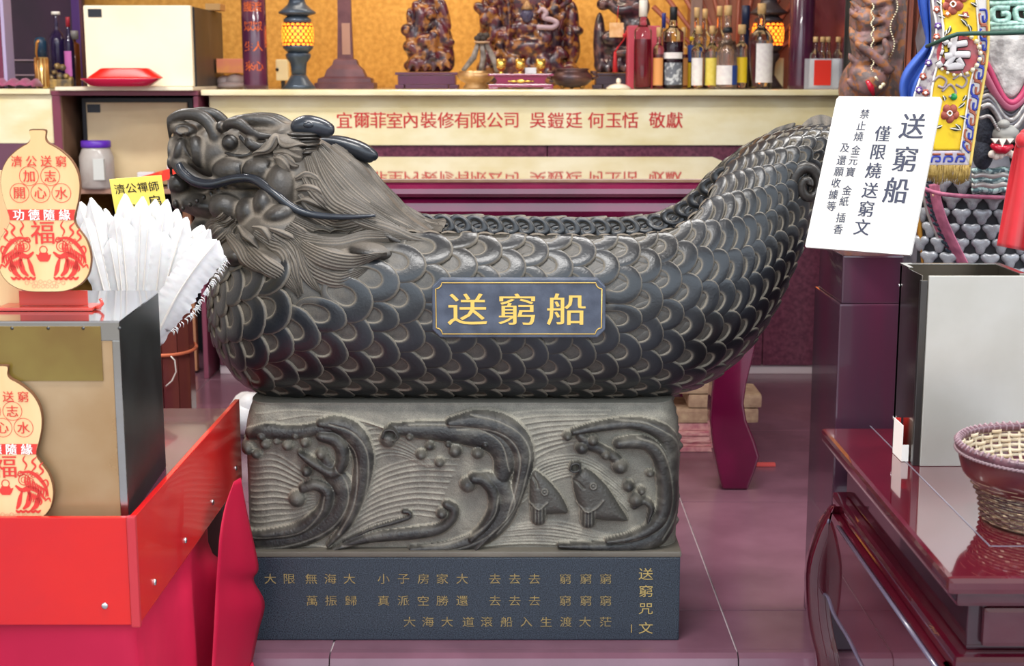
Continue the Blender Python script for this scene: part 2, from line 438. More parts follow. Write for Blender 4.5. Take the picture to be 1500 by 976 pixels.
# carved wooden wall panel behind bottles with fan of rays
a = at(1008, 130, 7.1); b = at(1150, 130, 7.1)
t = thing('carved_screen_panel', ((a.x + b.x) / 2, 7.1, z1), 'brown wooden panel with fanned grooves behind the bottles', 'panel')
MB().box((a.x, 7.08, z1), (b.x + .35, 7.2, 2.2), .005).build('panel_board', mat('brown_screen_wood', '9c6046', .4, col2='7f4a38', scale=10, stretch=(1, 1, .2)), t)
MB().box((a.x, 7.04, z1), (a.x + .055, 7.079, 2.2), .004).build('panel_post', mat('greyed_wood', '8a7068', .5, col2='6d564e', scale=14, stretch=(1, 1, .2)), t)
m = MB(); c0 = at(1075, 128, 7.07)
for k in range(13):
    an = math.radians(40 + k * 8); m.tube([c0 + Vector((0, 0, 0)), c0 + Vector((math.cos(an) * .55, 0, math.sin(an) * .55))], [.004, .013], 6)
m.build('ray_ribs', mat('reddish_wood', '8a4a3a', .4), t)

# ------------------------------------------------------------------ offering table with glass top
M_RED_LAC = mat('crimson_lacquer', '640e34', .12, col2='520a2a', scale=5, coat=.8)
M_TOP = mat('lacquer_table_top', '8a6a58', .045, col2='94745f', scale=30, stretch=(1, 12, 1), coat=1.0, spec=1.0, coatr=.02)
YF = 4.47; zt = at(768, 262, YF).z; YK = 5.74
xr = at(1122, 265, YF).x; xl = -.855
tb = thing('offering_table', (0, 5.1, 0), 'crimson lacquered offering table with mirror-like top behind the stone boat', 'table')
MB().box((xl, YF, zt - .012), (xr, YK, zt), .003).build('table_top', M_TOP, tb)
zA = at(768, 290, YF).z; 
P = [(0, -.012), (.0, -.018), (-.014, -.03), (-.018, -.045), (-.010, -.056), (.004, -.058)]
m = MB(); m.prism([(p[0], p[1]) for p in P] + [(.05, -.058), (.05, -.012)], (xl - .01, YF, zt), (0, 1, 0), (0, 0, 1), (xr - xl + .02, 0, 0)); m.build('top_moulding', M_RED_LAC, tb)
m = MB(); m.prism([(.012, -.058), (-.006, -.075), (-.012, -.10), (-.004, -.128), (.012, -.14), (.05, -.14), (.05, -.058)], (xl + .0, YF, zt), (0, 1, 0), (0, 0, 1), (xr - xl, 0, 0)); m.build('apron', M_RED_LAC, tb)
m = MB(); m.box((xl + .02, YF + .0, zt - .165), (xr - .02, YF + .05, zt - .1405), .006); m.build('lower_rail', M_RED_LAC, tb)
m = MB(); m.box((xl + .02, YK - .05, zt - .165), (xr - .02, YK, zt - .013), .004); m.build('back_rail', M_RED_LAC, tb)
m = MB(); m.box((xr - .06, YF + .05, zt - .165), (xr - .01, YK - .051, zt - .013), .004); m.build('side_rail', M_RED_LAC, tb)
m = MB(); m.box((xl + .01, YF + .05, zt - .165), (xl + .06, YK - .051, zt - .013), .004); m.build('side_rail', M_RED_LAC, tb)
def cab_leg(right_edge_px, Y, flip=1):
    """profile of the leg traced in its own front plane"""
    L = [(1046, 430), (1046, 540), (1042, 580), (1040, 615), (1044, 650), (1052, 690), (1058, 716)]
    R = [(1096, 716), (1106, 690), (1113, 668), (1106, 645), (1094, 615), (1090, 590), (1094, 560), (1104, 520), (1112, 480), (1118, 430)]
    ref = at(1122, 265, YF).x
    pts = [at(x, y, YF) for x, y in L + R]
    poly = []
    for p in pts:
        poly.append((flip * (p.x - ref), p.z))
    zmin = min(q[1] for q in poly); poly = [(x, (z - zmin) if z > zmin + .001 else 0.0) for x, z in poly]
    poly = [(x, z) for x, z in poly]
    tz = zt - .1655
    top = [(x, z) for x, z in poly]
    # stretch upward to the rail
    mx = max(z for _, z in top); top = [(x, z if z < mx - .02 else tz) for x, z in top]
    return top
for sx, x0 in ((1, xr), (-1, xl)):
    for Y in (YF, YK - .09):
        bm = MB(); poly = cab_leg(0, Y, sx)
        bm.prism(poly, (x0, Y, 0.0008), (1, 0, 0), (0, 0, 1), (0, .09, 0))
        o_ = bm.build('leg', M_RED_LAC, tb)
        md = o_.modifiers.new('b', 'BEVEL'); md.width = .008; md.segments = 3; md.angle_limit = math.radians(50)

# wooden things beneath: stacked bundles of red joss paper
M_JOSS = mat('red_joss_paper', 'b8566a', .8, col2='e0a8a0', scale=30, stretch=(1, 1, 8), ramp=(.3, .6))
M_JOSS2 = mat('tan_joss_paper', 'c8a888', .85, col2='a8846c', scale=30)
yj = 4.95
k = 0
rj = random.Random(4)
zz = .001
ORD = ['first', 'second', 'third', 'fourth', 'fifth', 'sixth', 'seventh', 'eighth', 'ninth', 'tenth', 'eleventh', 'twelfth', 'thirteenth', 'fourteenth', 'fifteenth', 'sixteenth']
a = at(985, 700, yj).x; b = at(1060, 700, yj).x + .04
while zz < at(1000, 625, yj).z:
    h = rj.uniform(.014, .03); dx = rj.uniform(-.02, .02)
    t = MB(); t.box((a + dx - .05, yj + rj.uniform(-.01, .01), zz), (b + dx + rj.uniform(-.03, .02), yj + .24, zz + h - .001), .003)
    o_ = t.build('joss_paper_bundle', M_JOSS if k % 4 else mat('pale_joss', 'd8a09a', .8, col2='b06070', scale=30), None)
    tag(o_, ORD[k] + ' red joss paper bundle from the floor under the altar table', 'paper bundle', 'red joss paper bundles stacked under the altar table')
    zz += h; k += 1
zs = zz
for i, (dx, w_, h, ry, lab) in enumerate([(0, .30, .055, .0, 'lowest tan folded paper lying on the red joss bundles'), (.05, .26, .05, .05, 'middle tan folded paper lying on the red joss bundles'), (-.02, .2, .045, -.06, 'topmost tan folded paper on the joss stack')]):
    o_ = MB().box((a + .0 + dx, yj + .0, zs), (a + .0 + dx + w_, yj + .2, zs + h - .002), .012).build('folded_paper', M_JOSS2); zs += h
    tag(o_, lab, 'paper', 'tan papers on the joss stack')
o_ = MB().box(at(1108, 696, 4.75) + Vector((0, 0, -at(1108, 696, 4.75).z + .001)), at(1136, 690, 4.75) + Vector((0, .02, -at(1136, 690, 4.75).z + .012)), .002).build('paper_strip', mat('red_strip', 'd2504c', .6))
tag(o_, 'small red paper strip on the floor right of the table leg', 'paper strip')
# ================================================================== STONE BOAT
Yc = 3.48
M_ST = stone_mat('boat_stone', '111214', '23262b', '7d7466', rough=.30, bump=.25)
M_HEAD = stone_mat('head_stone', '201d1b', '35312d', '7a7064', rough=.40, bump=.45)
M_BASE = stone_mat('wave_stone', '1e1d1c', '35322e', 'a59e8e', rough=.5, bump=.6)
boat = thing('stone_dragon_boat', (0, Yc, 0), 'dark grey carved stone boat shaped as a dragon-headed fish on a wave base', 'sculpture')
ZB = at(768, 603, 3.24).z
# stations: T px, Y, B px, Y, half width, openness
ST = [((318, 437), Yc, (316, 462), Yc, .03, 0), ((324, 395), 3.44, (321, 510), 3.40, .13, 0), ((342, 365), 3.38, (344, 562), 3.32, .21, .1),
      ((375, 352), 3.32, (380, 592), 3.27, .262, .5), ((430, 345), 3.26, (435, 604), 3.24, .288, 1), ((520, 343), 3.26, (520, 606), 3.24, .297, 1), ((640, 346), 3.26, (640, 606), 3.24, .30, 1),
      ((800, 350), 3.26, (800, 606), 3.24, .30, 1), ((930, 350), 3.26, (930, 604), 3.24, .292, 1), ((995, 338), 3.27, (1022, 584), 3.27, .27, .95), ((1034, 308), 3.30, (1085, 536), 3.32, .235, .8),
      ((1058, 272), 3.34, (1129, 470), 3.37, .195, .55), ((1078, 244), 3.40, (1158, 400), 3.41, .16, .3), ((1102, 222), 3.43, (1180, 335), 3.44, .135, .1), ((1135, 204), 3.45, (1190, 285), 3.45, .118, 0),
      ((1170, 193), Yc, (1202, 252), Yc, .10, 0), ((1205, 190), Yc, (1222, 232), Yc, .078, 0), ((1228, 196), Yc, (1236, 215), Yc, .03, 0)]
TT = []; 
for t_, yt, b_, yb, w_, o_ in ST:
    T = at(*t_, yt); B = at(*b_, yb)
    if 3 < len(TT) < 9: B.z = ZB + .004
    TT.append((T.x, T.z, B.x, B.z, w_, o_))
TT = np.array(TT); NS = len(TT)
def stat(s):
    s = np.clip(np.asarray(s, float), 0, NS - 1 - 1e-6); i = s.astype(int); t = (s - i)[..., None]
    Q = np.vstack([2 * TT[0] - TT[1], TT, 2 * TT[-1] - TT[-2]])
    a, b, c, d = Q[i], Q[i + 1], Q[i + 2], Q[i + 3]
    return .5 * (2 * b + (c - a) * t + (2 * a - 5 * b + 4 * c - d) * t * t + (3 * b - a - 3 * c + d) * t ** 3)
EX = .86
def phi0(s): return math.radians(44) * np.clip(stat(s)[..., 5], 0, 1)
def surf(s, phi, inset=0.0):
    q = stat(s); T = q[..., 0:2]; B = q[..., 2:4]; w_ = q[..., 4]; p0 = math.radians(44) * np.clip(q[..., 5], 0, 1)
    n = T - B; L = np.linalg.norm(n, axis=-1); n = n / L[..., None]
    pc = lambda x: np.sign(np.cos(x)) * np.abs(np.cos(x)) ** EX
    Hh = L / (1 + pc(p0))
    H2 = np.maximum(Hh - inset, .01); w2 = np.maximum(w_ - inset, .008)
    k = Hh + (Hh if inset == 0 else Hh - .012) * pc(phi)
    if inset: k = k + inset * (pc(p0) - pc(phi)) / (pc(p0) + 1)
    yy = Yc - w2 * np.sign(np.sin(phi)) * np.abs(np.sin(phi)) ** EX
    return np.stack([B[..., 0] + n[..., 0] * k, yy, B[..., 1] + n[..., 1] * k], -1)
NU, NV = 200, 100
S = np.linspace(0, NS - 1, NU)
P0 = phi0(S)
tt = np.linspace(0, 1, NV)
PH = P0[:, None] + (2 * PI - 2 * P0[:, None]) * tt[None]
SS = np.repeat(S[:, None], NV, 1)
OUT = surf(SS, PH)
TH = .020
PI0 = np.minimum(P0 * 1.0, PI)
INN = surf(SS, PH, TH)
# inner floor is shallow: fill level
op = np.clip(stat(S)[:, 5], 0, 1)
V = np.concatenate([OUT.reshape(-1, 3), INN.reshape(-1, 3)]); F = []
idx = lambda l, i, j: l * NU * NV + i * NV + j
for i in range(NU - 1):
    for j in range(NV - 1):
        F.append((idx(0, i, j), idx(0, i, j + 1), idx(0, i + 1, j + 1), idx(0, i + 1, j)))
        if op[i] > .12 and op[i + 1] > .12: F.append((idx(1, i, j), idx(1, i + 1, j), idx(1, i + 1, j + 1), idx(1, i, j + 1)))
    if op[i] > .12 and op[i + 1] > .12:
        F.append((idx(0, i, 0), idx(0, i + 1, 0), idx(1, i + 1, 0), idx(1, i, 0)))
        F.append((idx(0, i, NV - 1), idx(1, i, NV - 1), idx(1, i + 1, NV - 1), idx(0, i + 1, NV - 1)))
    else:
        F.append((idx(0, i, 0), idx(0, i + 1, 0), idx(0, i + 1, NV - 1), idx(0, i, NV - 1)))
me = mesh_from('hull', V, np.array(F), True); set_dust(me, np.concatenate([np.full(NU * NV, .35), np.full(NU * NV, .15)]))
bm = bmesh.new(); bm.from_mesh(me); bmesh.ops.delete(bm, geom=[v for v in bm.verts if not v.link_faces], context='VERTS'); bmesh.ops.recalc_face_normals(bm, faces=bm.faces); bm.to_mesh(me); bm.free()
hull = link('hull', me, M_ST, boat)
hull_bvh = BVHTree.FromPolygons([tuple(v) for v in OUT.reshape(-1, 3)], [f for f in F if max(f) < NU * NV])

# ---- carved scales: each a curved leaf lying on the hull
NA = 22
ang = np.linspace(0, 2 * PI, NA, endpoint=False)
IR = [0, .6, .9, .97, 1.0]; IZ = [-.5, -.5, -.4, -.3, .9]; ID = [.32, .26, .35, 1.3, 1.5]
OR = [.05, .14, .35, .62, .86, .95, 1.0, 1.02]; OD = [.35, .02, .0, .0, .02, .5, 1.2, 1.0]
def scale_mesh(s0, p0_, Ra, Rb, th, inner=False, hk=1.0):
    e = 1e-3
    def sf(s, p):
        return surf(s, p, TH) if inner else surf(s, p)
    c = sf(np.array(s0), np.array(p0_)); ds = (sf(np.array(s0 + e), np.array(p0_)) - c) / e; dp = (sf(np.array(s0), np.array(p0_ + e)) - c) / e
    ls, lp = np.linalg.norm(ds), np.linalg.norm(dp)
    ct, st = math.cos(th), math.sin(th)
    L = []; D = []; Hh = []
    ic, ir = -.04, .42
    def put(a, b, z, d):
        L.append((a, b)); Hh.append(z); D.append(d)
    put(ic, 0, -.2, .4)
    rows = 1
    for r, z, d in zip(IR[1:], IZ[1:], ID[1:]):
        for q in ang: put(ic + ir * r * math.cos(q) * (1 if math.cos(q) > 0 else 1.7), ir * r * math.sin(q), z, d if math.cos(q) > -.3 else .42)
        rows += 1
    for r, d in zip(OR, OD):
        for q in ang:
            x1, y1 = ic + ir * 1.03 * math.cos(q) * (1 if math.cos(q) > 0 else 1.7), ir * 1.03 * math.sin(q); x2, y2 = math.cos(q), math.sin(q)
            rr = min(r, 1)
            z = 1 + .35 * math.sin(PI * min(1, r / .95)) if r < .95 else (.8 if r < 1 else (.1 if r < 1.01 else -1.3))
            put(x1 + (x2 - x1) * r, y1 + (y2 - y1) * r, z, d + (.25 if math.cos(q) < -.2 else 0))
    L = np.array(L); Hh = np.array(Hh)
    a, b = L[:, 0] * Ra, L[:, 1] * Rb
    dS = (a * ct - b * st) / ls; dP = (a * st + b * ct) / lp
    ss = np.clip(s0 + dS, 0.0, NS - 1.01); pp = p0_ + dP
    if not inner:
        lo = phi0(ss); pp = np.clip(pp, lo, 2 * PI - lo)
    base = sf(ss, pp)
    n1 = sf(np.clip(ss + e, 0, NS - 1), pp) - sf(np.clip(ss - e, 0, NS - 1), pp); n2 = sf(ss, pp + e) - sf(ss, pp - e)
    N = np.cross(n1, n2); N /= np.linalg.norm(N, axis=1)[:, None] + 1e-12
    cen = surf(ss, np.full_like(ss, PI / 2)); 
    q = stat(ss); mid = np.stack([(q[:, 0] + q[:, 2]) / 2, np.full(len(ss), Yc), (q[:, 1] + q[:, 3]) / 2], 1)
    sg = np.sign(((base - mid) * N).sum(1)); sg[sg == 0] = 1; sg = np.full_like(sg, np.sign(sg.sum()) or 1)
    if inner: sg = -sg
    N *= sg[:, None]
    lift = (.0022 + .0105 * (L[:, 0] + 1) / 2) * hk + Hh * .0030 * hk
    V = base + N * lift[:, None]
    F = []
    n = NA
    for k in range(n): F.append((0, 1 + k, 1 + (k + 1) % n))
    R = len(IR) - 1 + len(OR)
    for j in range(R - 1):
        for k in range(n):
            A = 1 + j * n; F.append((A + k, A + n + k, A + n + (k + 1) % n, A + (k + 1) % n))
    # orient to N
    v0, v1, v2 = V[F[n + 2][0]], V[F[n + 2][1]], V[F[n + 2][2]]
    if np.dot(np.cross(v1 - v0, v2 - v0), N[0]) < 0: F = [f[::-1] for f in F]
    return V, F, np.array(D), c
from mathutils.geometry import intersect_point_line
def proj(p):
    cp, sp = math.cos(PITCH), math.sin(PITCH); x, y, z = p[0], p[1], p[2] - H_EYE
    zc = y * cp - z * sp; yc = y * sp + z * cp
    return CX + FOC * x / zc, CY - FOC * yc / zc
def inpoly(x, y, P):
    c = False; j = len(P) - 1
    for i in range(len(P)):
        if (P[i][1] > y) != (P[j][1] > y) and x < (P[j][0] - P[i][0]) * (y - P[i][1]) / (P[j][1] - P[i][1]) + P[i][0]: c = not c
        j = i
    return c
MANE = [(335, 340), (352, 372), (395, 398), (432, 436), (468, 432), (540, 394), (562, 378), (640, 348), (600, 320), (400, 300)]
PLQ = [(648, 420), (874, 420), (874, 486), (648, 486)]
NROW = 8
s_ = .55; j = 0; cand = []
while s_ < NS - 1.25:
    sa = np.array(s_); p0_ = float(phi0(sa))
    pts = surf(np.full(40, s_), np.linspace(p0_, PI, 40)); half = np.linalg.norm(np.diff(pts, axis=0), axis=1).sum()
    pitch = half / NROW
    e = 1e-3; mids = np.linalg.norm(surf(np.array(s_ + e), np.array(PI * .6)) - surf(np.array(s_), np.array(PI * .6))) / e
    nr = NROW if half > .2 else 6
    pitch = half / nr
    for i in range(-1, nr + 1):
        f = (i + .5 * (j % 2)) / nr
        if f < -.01 or f > 1.01: continue
        # equal arc position
        cum = np.concatenate([[0], np.cumsum(np.linalg.norm(np.diff(pts, axis=0), axis=1))]); ph = float(np.interp(np.clip(f, .0, 1) * half, cum, np.linspace(p0_, PI, 40)))
        th = math.radians(np.interp(s_, [0, 2, 4, 6, 8, 12], [62, 48, 30, 16, 8, 0]))
        cand.append((s_, ph, pitch, th))
    s_ += .70 * max(pitch, .028) / mids; j += 1
scales = []
for s0, ph, pitch, th in cand:
    Ra, Rb = pitch * .80, pitch * .60
    c = surf(np.array(s0), np.array(ph)); x, y = proj(c)
    far = False
    if inpoly(x, y, MANE) or inpoly(x, y, PLQ): continue
    lo = phi0(np.array(s0))
    scales.append((s0, ph, Ra, Rb, th, 0))
def area_px(t): return t[2] * t[3] * max(.05, math.sin(t[1]))
order = sorted(range(len(scales)), key=lambda k: -area_px(scales[k])); part = set(order[:296])
SV = []; SF = []; SD = []
def stash(V, F, D):
    o = sum(len(v) for v in SV); SV.append(V); SF.extend([tuple(i + o for i in f) for f in F]); SD.append(D)
for k, (s0, ph, Ra, Rb, th, _) in enumerate(scales):
    V, F, D, c = scale_mesh(s0, ph, Ra, Rb, th)
    if k in part:
        me = bpy.data.meshes.new('scale'); me.from_pydata(V.tolist(), [], F); me.polygons.foreach_set('use_smooth', np.ones(len(F), bool)); set_dust(me, D)
        link('scale', me, M_ST, boat)
    else: stash(V, F, D)
    if ph < PI - .05:
        V2, F2, D2, c2 = scale_mesh(s0, 2 * PI - ph, Ra, Rb, -th); stash(V2, F2, D2)
def inner_scales():
    ic, ir = -.04, .42; n = NA
    for row in range(3):
        s_ = 3.55 + .14 * (row % 2)
        while s_ < 12.4:
            p0_ = float(phi0(np.array(s_)))
            for side in (1, -1):
                c = Vector(surf(np.array(s_), np.array(PI - side * (PI - p0_)) if side > 0 else np.array(2 * PI - p0_), TH)) if False else Vector(surf(np.array(s_), np.array(p0_ if side < 0 else 2 * PI - p0_), TH))
                c2 = Vector(surf(np.array(s_ + .02), np.array(p0_ if side < 0 else 2 * PI - p0_), TH)); T_ = (c2 - c).normalized(); nv = Vector((0, -side, .22)).normalized()
                B_ = nv.cross(T_).normalized(); B_ = B_ if B_.z > 0 else -B_; tip = (T_ * .86 - B_ * .5).normalized(); sd = nv.cross(tip).normalized()
                c = c - B_ * (.006 + .021 * row); V = []; D = []
                def put(a, b, z, d): V.append(tuple(c + tip * (a * .034) + sd * (b * .023) + nv * (.003 + .010 * (a + 1) / 2 + z * .004))); D.append(d)
                put(ic, 0, -.2, .25)
                for r, z, d in zip(IR[1:], IZ[1:], ID[1:]):
                    for q in ang: put(ic + ir * r * math.cos(q), ir * r * math.sin(q), z, d * .5)
                for r, d in zip(OR, OD):
                    for q in ang:
                        x1, y1 = ic + ir * 1.03 * math.cos(q), ir * 1.03 * math.sin(q); x2, y2 = math.cos(q), math.sin(q); z = 1 + .6 * math.sin(PI * min(1, r / .95)) if r < .95 else (.6 if r < 1 else (-.5 if r < 1.01 else -3.5)); put(x1 + (x2 - x1) * r, y1 + (y2 - y1) * r, z, d * .5)
                F = [(0, 1 + k, 1 + (k + 1) % n) for k in range(n)]; R = len(IR) - 1 + len(OR)
                for j in range(R - 1):
                    for k in range(n): A = 1 + j * n; F.append((A + k, A + n + k, A + n + (k + 1) % n, A + (k + 1) % n))
                stash(np.array(V), F, np.array(D))
            e = 1e-3; ms = np.linalg.norm(surf(np.array(s_ + e), np.array(p0_ + .01)) - surf(np.array(s_), np.array(p0_ + .01))) / e
            s_ += .040 / ms
inner_scales()
for row in range(0):      # inner face of the walls, seen over the rim
    s_ = 3.6 + .12 * (row % 2)
    while s_ < 12.3:
        p0_ = float(phi0(np.array(s_)))
        for side in (0, 1):
            ph = p0_ + .05 + row * .2; ph = 2 * PI - ph if side else ph
            if ph != 0:
                V, F, D, c = scale_mesh(s_, ph, .046, .036, (-.9 if not side else .9), True, 1.6); stash(V, F, D * .6)
        e = 1e-3; ms = np.linalg.norm(surf(np.array(s_ + e), np.array(PI * .3), TH) - surf(np.array(s_), np.array(PI * .3), TH)) / e
        s_ += .047 / ms
me = bpy.data.meshes.new('carved_scales'); me.from_pydata(np.concatenate(SV).tolist(), [], SF); me.polygons.foreach_set('use_smooth', np.ones(len(SF), bool)); set_dust(me, np.concatenate(SD))
tag(link('carved_scales', me, M_ST, boat), kind='stuff')

# ---- name plaque
YP = Yc - .326
o = at(760, 452, YP); s = mpp(YP) * .995
W2, H2, nn = 128 * s, 44 * s, 12 * s
def notch(w, h, n): return [(-w + n, -h), (w - n, -h), (w, -h + n), (w, h - n), (w - n, h), (-w + n, h), (-w, h - n), (-w, -h + n)]
M_PLQ = mat('polished_slate', '3f4552', .3, col2='535a68', scale=25, bump=.1, bscale=300, spec=.6)
m = MB(); m.prism(notch(W2, H2, nn), o, (1, 0, 0), (0, 0, 1), (0, .06, 0))
pq = m.build('name_plaque', M_PLQ, boat); md = pq.modifiers.new('b', 'BEVEL'); md.width = .003; md.segments = 2
M_GOLD = mat('gold_paint', 'd8b25c', .35, metal=.35)
def notchline(w, h, n, k=5):
    P = []
    for (cx, cz, a0) in ((w, h, 180), (-w, h, 270), (-w, -h, 0), (w, -h, 90)):
        sg = [(w, h), (-w, h), (-w, -h), (w, -h)]
        for q in range(k + 1):
            a = math.radians(a0 + 90 - 90 * q / k) if False else math.radians(a0 + 90 * (q / k))
            P.append((cx + n * math.cos(a), cz + n * math.sin(a)))
    return P
def rim_line(w, h, n, tw):
    # corners scooped inwards
    out = []
    for (sx, sz) in ((1, 1), (-1, 1), (-1, -1), (1, -1)):
        arc = []
        for q in range(7):
            a = PI / 2 * q / 6; arc.append((sx * (w - n * math.cos(a)), sz * (h - n * math.sin(a))))
        if sx * sz > 0: arc = arc[::-1]
        # order ccw
        out += arc if True else arc
    return out
RL = []
for (sx, sz), rev in (((1, 1), False), ((-1, 1), True), ((-1, -1), False), ((1, -1), True)):
    arc = [(sx * (W2 * .955 - 9 * s * math.cos(PI / 2 * q / 6)), sz * (H2 * .87 - 9 * s * math.sin(PI / 2 * q / 6))) for q in range(7)]
    # start points: for (1,1): a=90 -> on right side? keep loop order: right edge up, top edge left ...
    arc0 = arc
    RL.append((arc0, rev))
loop = []
# right side going up: (W, H-n) -> ... -> (W-n, H)
def sc(sx, sz, first_side):
    n_ = 9 * s; w_, h_ = W2 * .955, H2 * .87; A = []
    for q in range(7):
        a = PI / 2 * q / 6
        # quarter circle centred on the corner, bulging inwards
        A.append((sx * (w_ - n_ * math.sin(a)), sz * (h_ - n_ * math.cos(a))))
    return A if first_side else A[::-1]
loop = sc(1, 1, True) + sc(-1, 1, False) + sc(-1, -1, True) + sc(1, -1, False)
m = MB(); LP = [o + Vector((a, -.0008, b)) for a, b in loop]
m.tube(LP + [LP[0]], [.0013] * (len(LP) + 1), 6); m.build('gold_border', M_GOLD, pq)
M_LET = mat('gold_letter_paint', 'e6bf62', .4, metal=.15)
letters('gold_characters', [('送', -76 * s, -1 * s, .076, 1.2), ('窮', -3 * s, -1 * s, .076, 1.2), ('船', 70 * s, -1 * s, .076, 1.2)], M_LET, pq, o, (1, 0, 0), (0, 0, 1), lift=.0012, bold=.009, split='gold_character')

# ================================================================== head
mp = .001622
def hp(px, py, off):      # px,py in the photo at a depth 'off' in front of the centre plane
    v = at(px, py, Yc - off); return np.array(v)
lo = at(222, 450, Yc - .34); hi = at(668, 150, Yc)
fd = SDF((lo.x - .02, Yc - .335, lo.z - .02), (hi.x + .06, Yc + .0005, hi.z + .06), .0034)
fd.ax[1] = fd.ax[1] + (Yc - fd.ax[1][-1]); fd.lo[1] = fd.ax[1][0]
def E(px, py, off, rx, rz, ry, k=.012, sub=False, rot=0): fd.ell(hp(px, py, off), (rx * mp, ry, rz * mp), k, sub, math.radians(rot))
def Cn(pts, off, rad, k=.006, sub=False, n=24):
    if not hasattr(off, '__len__'): off = [off] * len(pts)
    if not hasattr(rad, '__len__'): rad = [rad] * len(pts)
    Q = spline([(p[0], p[1], o_, r) for p, o_, r in zip(pts, off, rad)], n)
    fd.chain([hp(a, b, c) for a, b, c, _ in Q], [r * mp for *_, r in Q], k, sub)
# masses
E(400, 240, 0, 80, 52, .135, rot=0); E(395, 208, 0, 70, 30, .10); E(440, 260, 0, 70, 62, .17)
E(330, 225, 0, 50, 42, .105); E(285, 218, 0, 34, 32, .088); E(258, 222, 0, 18, 22, .07)
E(320, 300, 0, 52, 22, .095, rot=-12); E(285, 296, 0, 26, 18, .07, rot=-35); E(268, 282, 0, 18, 28, .065)
E(355, 285, 0, 50, 40, .12)
# mane mass down to the hull
E(480, 280, 0, 70, 58, .19); E(535, 312, 0, 60, 40, .22, rot=-30); E(590, 335, 0, 58, 18, .25, rot=-28); E(430, 330, 0, 90, 58, .235); E(430, 372, 0, 75, 48, .275)
E(500, 362, 0, 75, 42, .29); E(560, 352, 0, 70, 26, .292, rot=-8); E(370, 360, 0, 40, 30, .23); E(350, 335, 0, 40, 30, .15)
# snout, nostril, nose curl
Cn([(247, 200), (247, 182), (258, 171), (275, 167), (293, 170), (306, 180), (314, 194), (316, 206)], [.045, .055, .06, .065, .07, .075, .08, .085], [4, 6, 7, 8, 9, 9, 9, 7], .004)
E(275, 185, .0, 30, 14, .07, .006)
E(272, 191, .07, 17, 10, .03, .003); E(266, 190, .098, 11, 6, .012, .002, sub=True)
E(290, 222, .078, 13, 24, .026, .004, rot=12); E(276, 214, .085, 4, 20, .02, .003, sub=True, rot=20)
E(263, 221, .07, 10, 20, .026, .004, rot=-15); E(252, 214, .09, 3, 17, .02, .003, sub=True, rot=-10)
E(241, 216, .05, 9, 24, .03, .004, rot=8); E(233, 196, .035, 5, 12, .022, .003, rot=12); E(236, 238, .04, 7, 12, .024, .003)
E(250, 238, .05, 8, 10, .03, .003); E(247, 253, .045, 5, 9, .018, .002)
# upper lip over the whisker, palate groove
Cn([(258, 238), (275, 255), (300, 268), (340, 268), (385, 268)], [.075, .09, .10, .115, .125], [8, 9, 8, 8, 8], .008)
# mouth: dark cleft between the jaws
Cn([(246, 262), (262, 272), (290, 282), (312, 283)], [.09, .10, .11, .13], [5, 7, 6, 3], .004, True)
Cn([(252, 322), (285, 306), (320, 286), (345, 274)], [.08, .098, .115, .135], [3.2, 3.4, 3.0, 2], .003, True)
Cn([(254, 312), (285, 297), (315, 280), (338, 270)], [.085, .102, .115, .135], [1.8, 2.0, 2.0, 1.2], .003, True)
E(262, 270, .05, 16, 16, .03, .005); Cn([(258, 262), (268, 264), (273, 272), (266, 279), (257, 276)], .081, [2] * 5, .003, True)
E(260, 298, .045, 7, 9, .03, .003); E(244, 254, .03, 6, 5, .02, .003)
for k in range(7):
    t = k / 6; p = (268 + 62 * t, 305 - 32 * t); E(p[0], p[1], .092 + .03 * t, 3, 4, .01, .002)
# cheeks and jaw balls
E(345, 250, .10, 34, 22, .04, .006); E(383, 250, .13, 28, 20, .035, .004); E(413, 274, .145, 25, 34, .05, .002)
E(366, 312, .145, 20, 24, .045, .004, rot=10); E(332, 304, .115, 26, 22, .04, .005, rot=-20); E(409, 316, .185, 26, 17, .045, .004, rot=20); E(388, 300, .165, 17, 24, .04, .005)
Cn([(358, 231), (355, 245), (356, 256)], [.128, .134, .134], [1.6, 1.8, 1.5], .002, True)
Cn([(399, 240), (391, 250), (390, 262)], [.15, .155, .155], [1.6, 1.8, 1.5], .002, True)
Cn([(340, 276), (352, 285), (362, 288)], [.128, .135, .14], [2.5, 3.5, 2], .003, True)
Cn([(348, 258), (352, 282), (350, 300)], [.14, .145, .135], [1.2, 1.5, 1.2], .002, True)
# eye
E(340, 209, .12, 24, 18, .022, .006, sub=True, rot=-12); E(337, 209, .098, 12, 12, .020, .004); Cn([(328, 214), (329, 204), (337, 200), (344, 204), (343, 211), (336, 213)], .121, [1.8] * 6, .001, True)
Cn([(352, 200), (362, 212), (372, 220), (362, 228), (345, 228), (330, 224)], [.115, .12, .125, .125, .12, .11], [3, 3, 3, 2.5, 2.5, 2], .003)
# brows
E(325, 186, .085, 8, 9, .022, .004)
Cn([(330, 188), (336, 181), (350, 181), (362, 190), (378, 199), (398, 200)], [.10, .12, .13, .13, .12, .11], [5, 7, 8, 7, 6, 3], .003)
Cn([(364, 200), (368, 212), (382, 216), (394, 208)], [.125, .13, .125, .115], [4, 7, 6, 3], .003)
Cn([(345, 178), (365, 176), (392, 178), (412, 186)], [.06, .06, .06, .06], [6, 8, 8, 6], .006)
E(356, 176, .0, 20, 8, .05, .004)
for k in range(4):
    Cn([(352 + 8 * k, 176 + 2 * k), (375 + 6 * k, 182 + 4 * k), (398 + 3 * k, 190 + 4 * k)], [.075, .09, .095], [1, 1.6, 1], .002, True)
# forehead to horn base
E(425, 200, .05, 32, 18, .05); 
for k in range(6):
    y = 196 + 5.2 * k; r = 25 - 1.0 * k
    E(446, y, .09, r + 1, 3.3, .058 + .002 * k, .0008)
E(446, 210, .08, 20, 17, .048, .003)
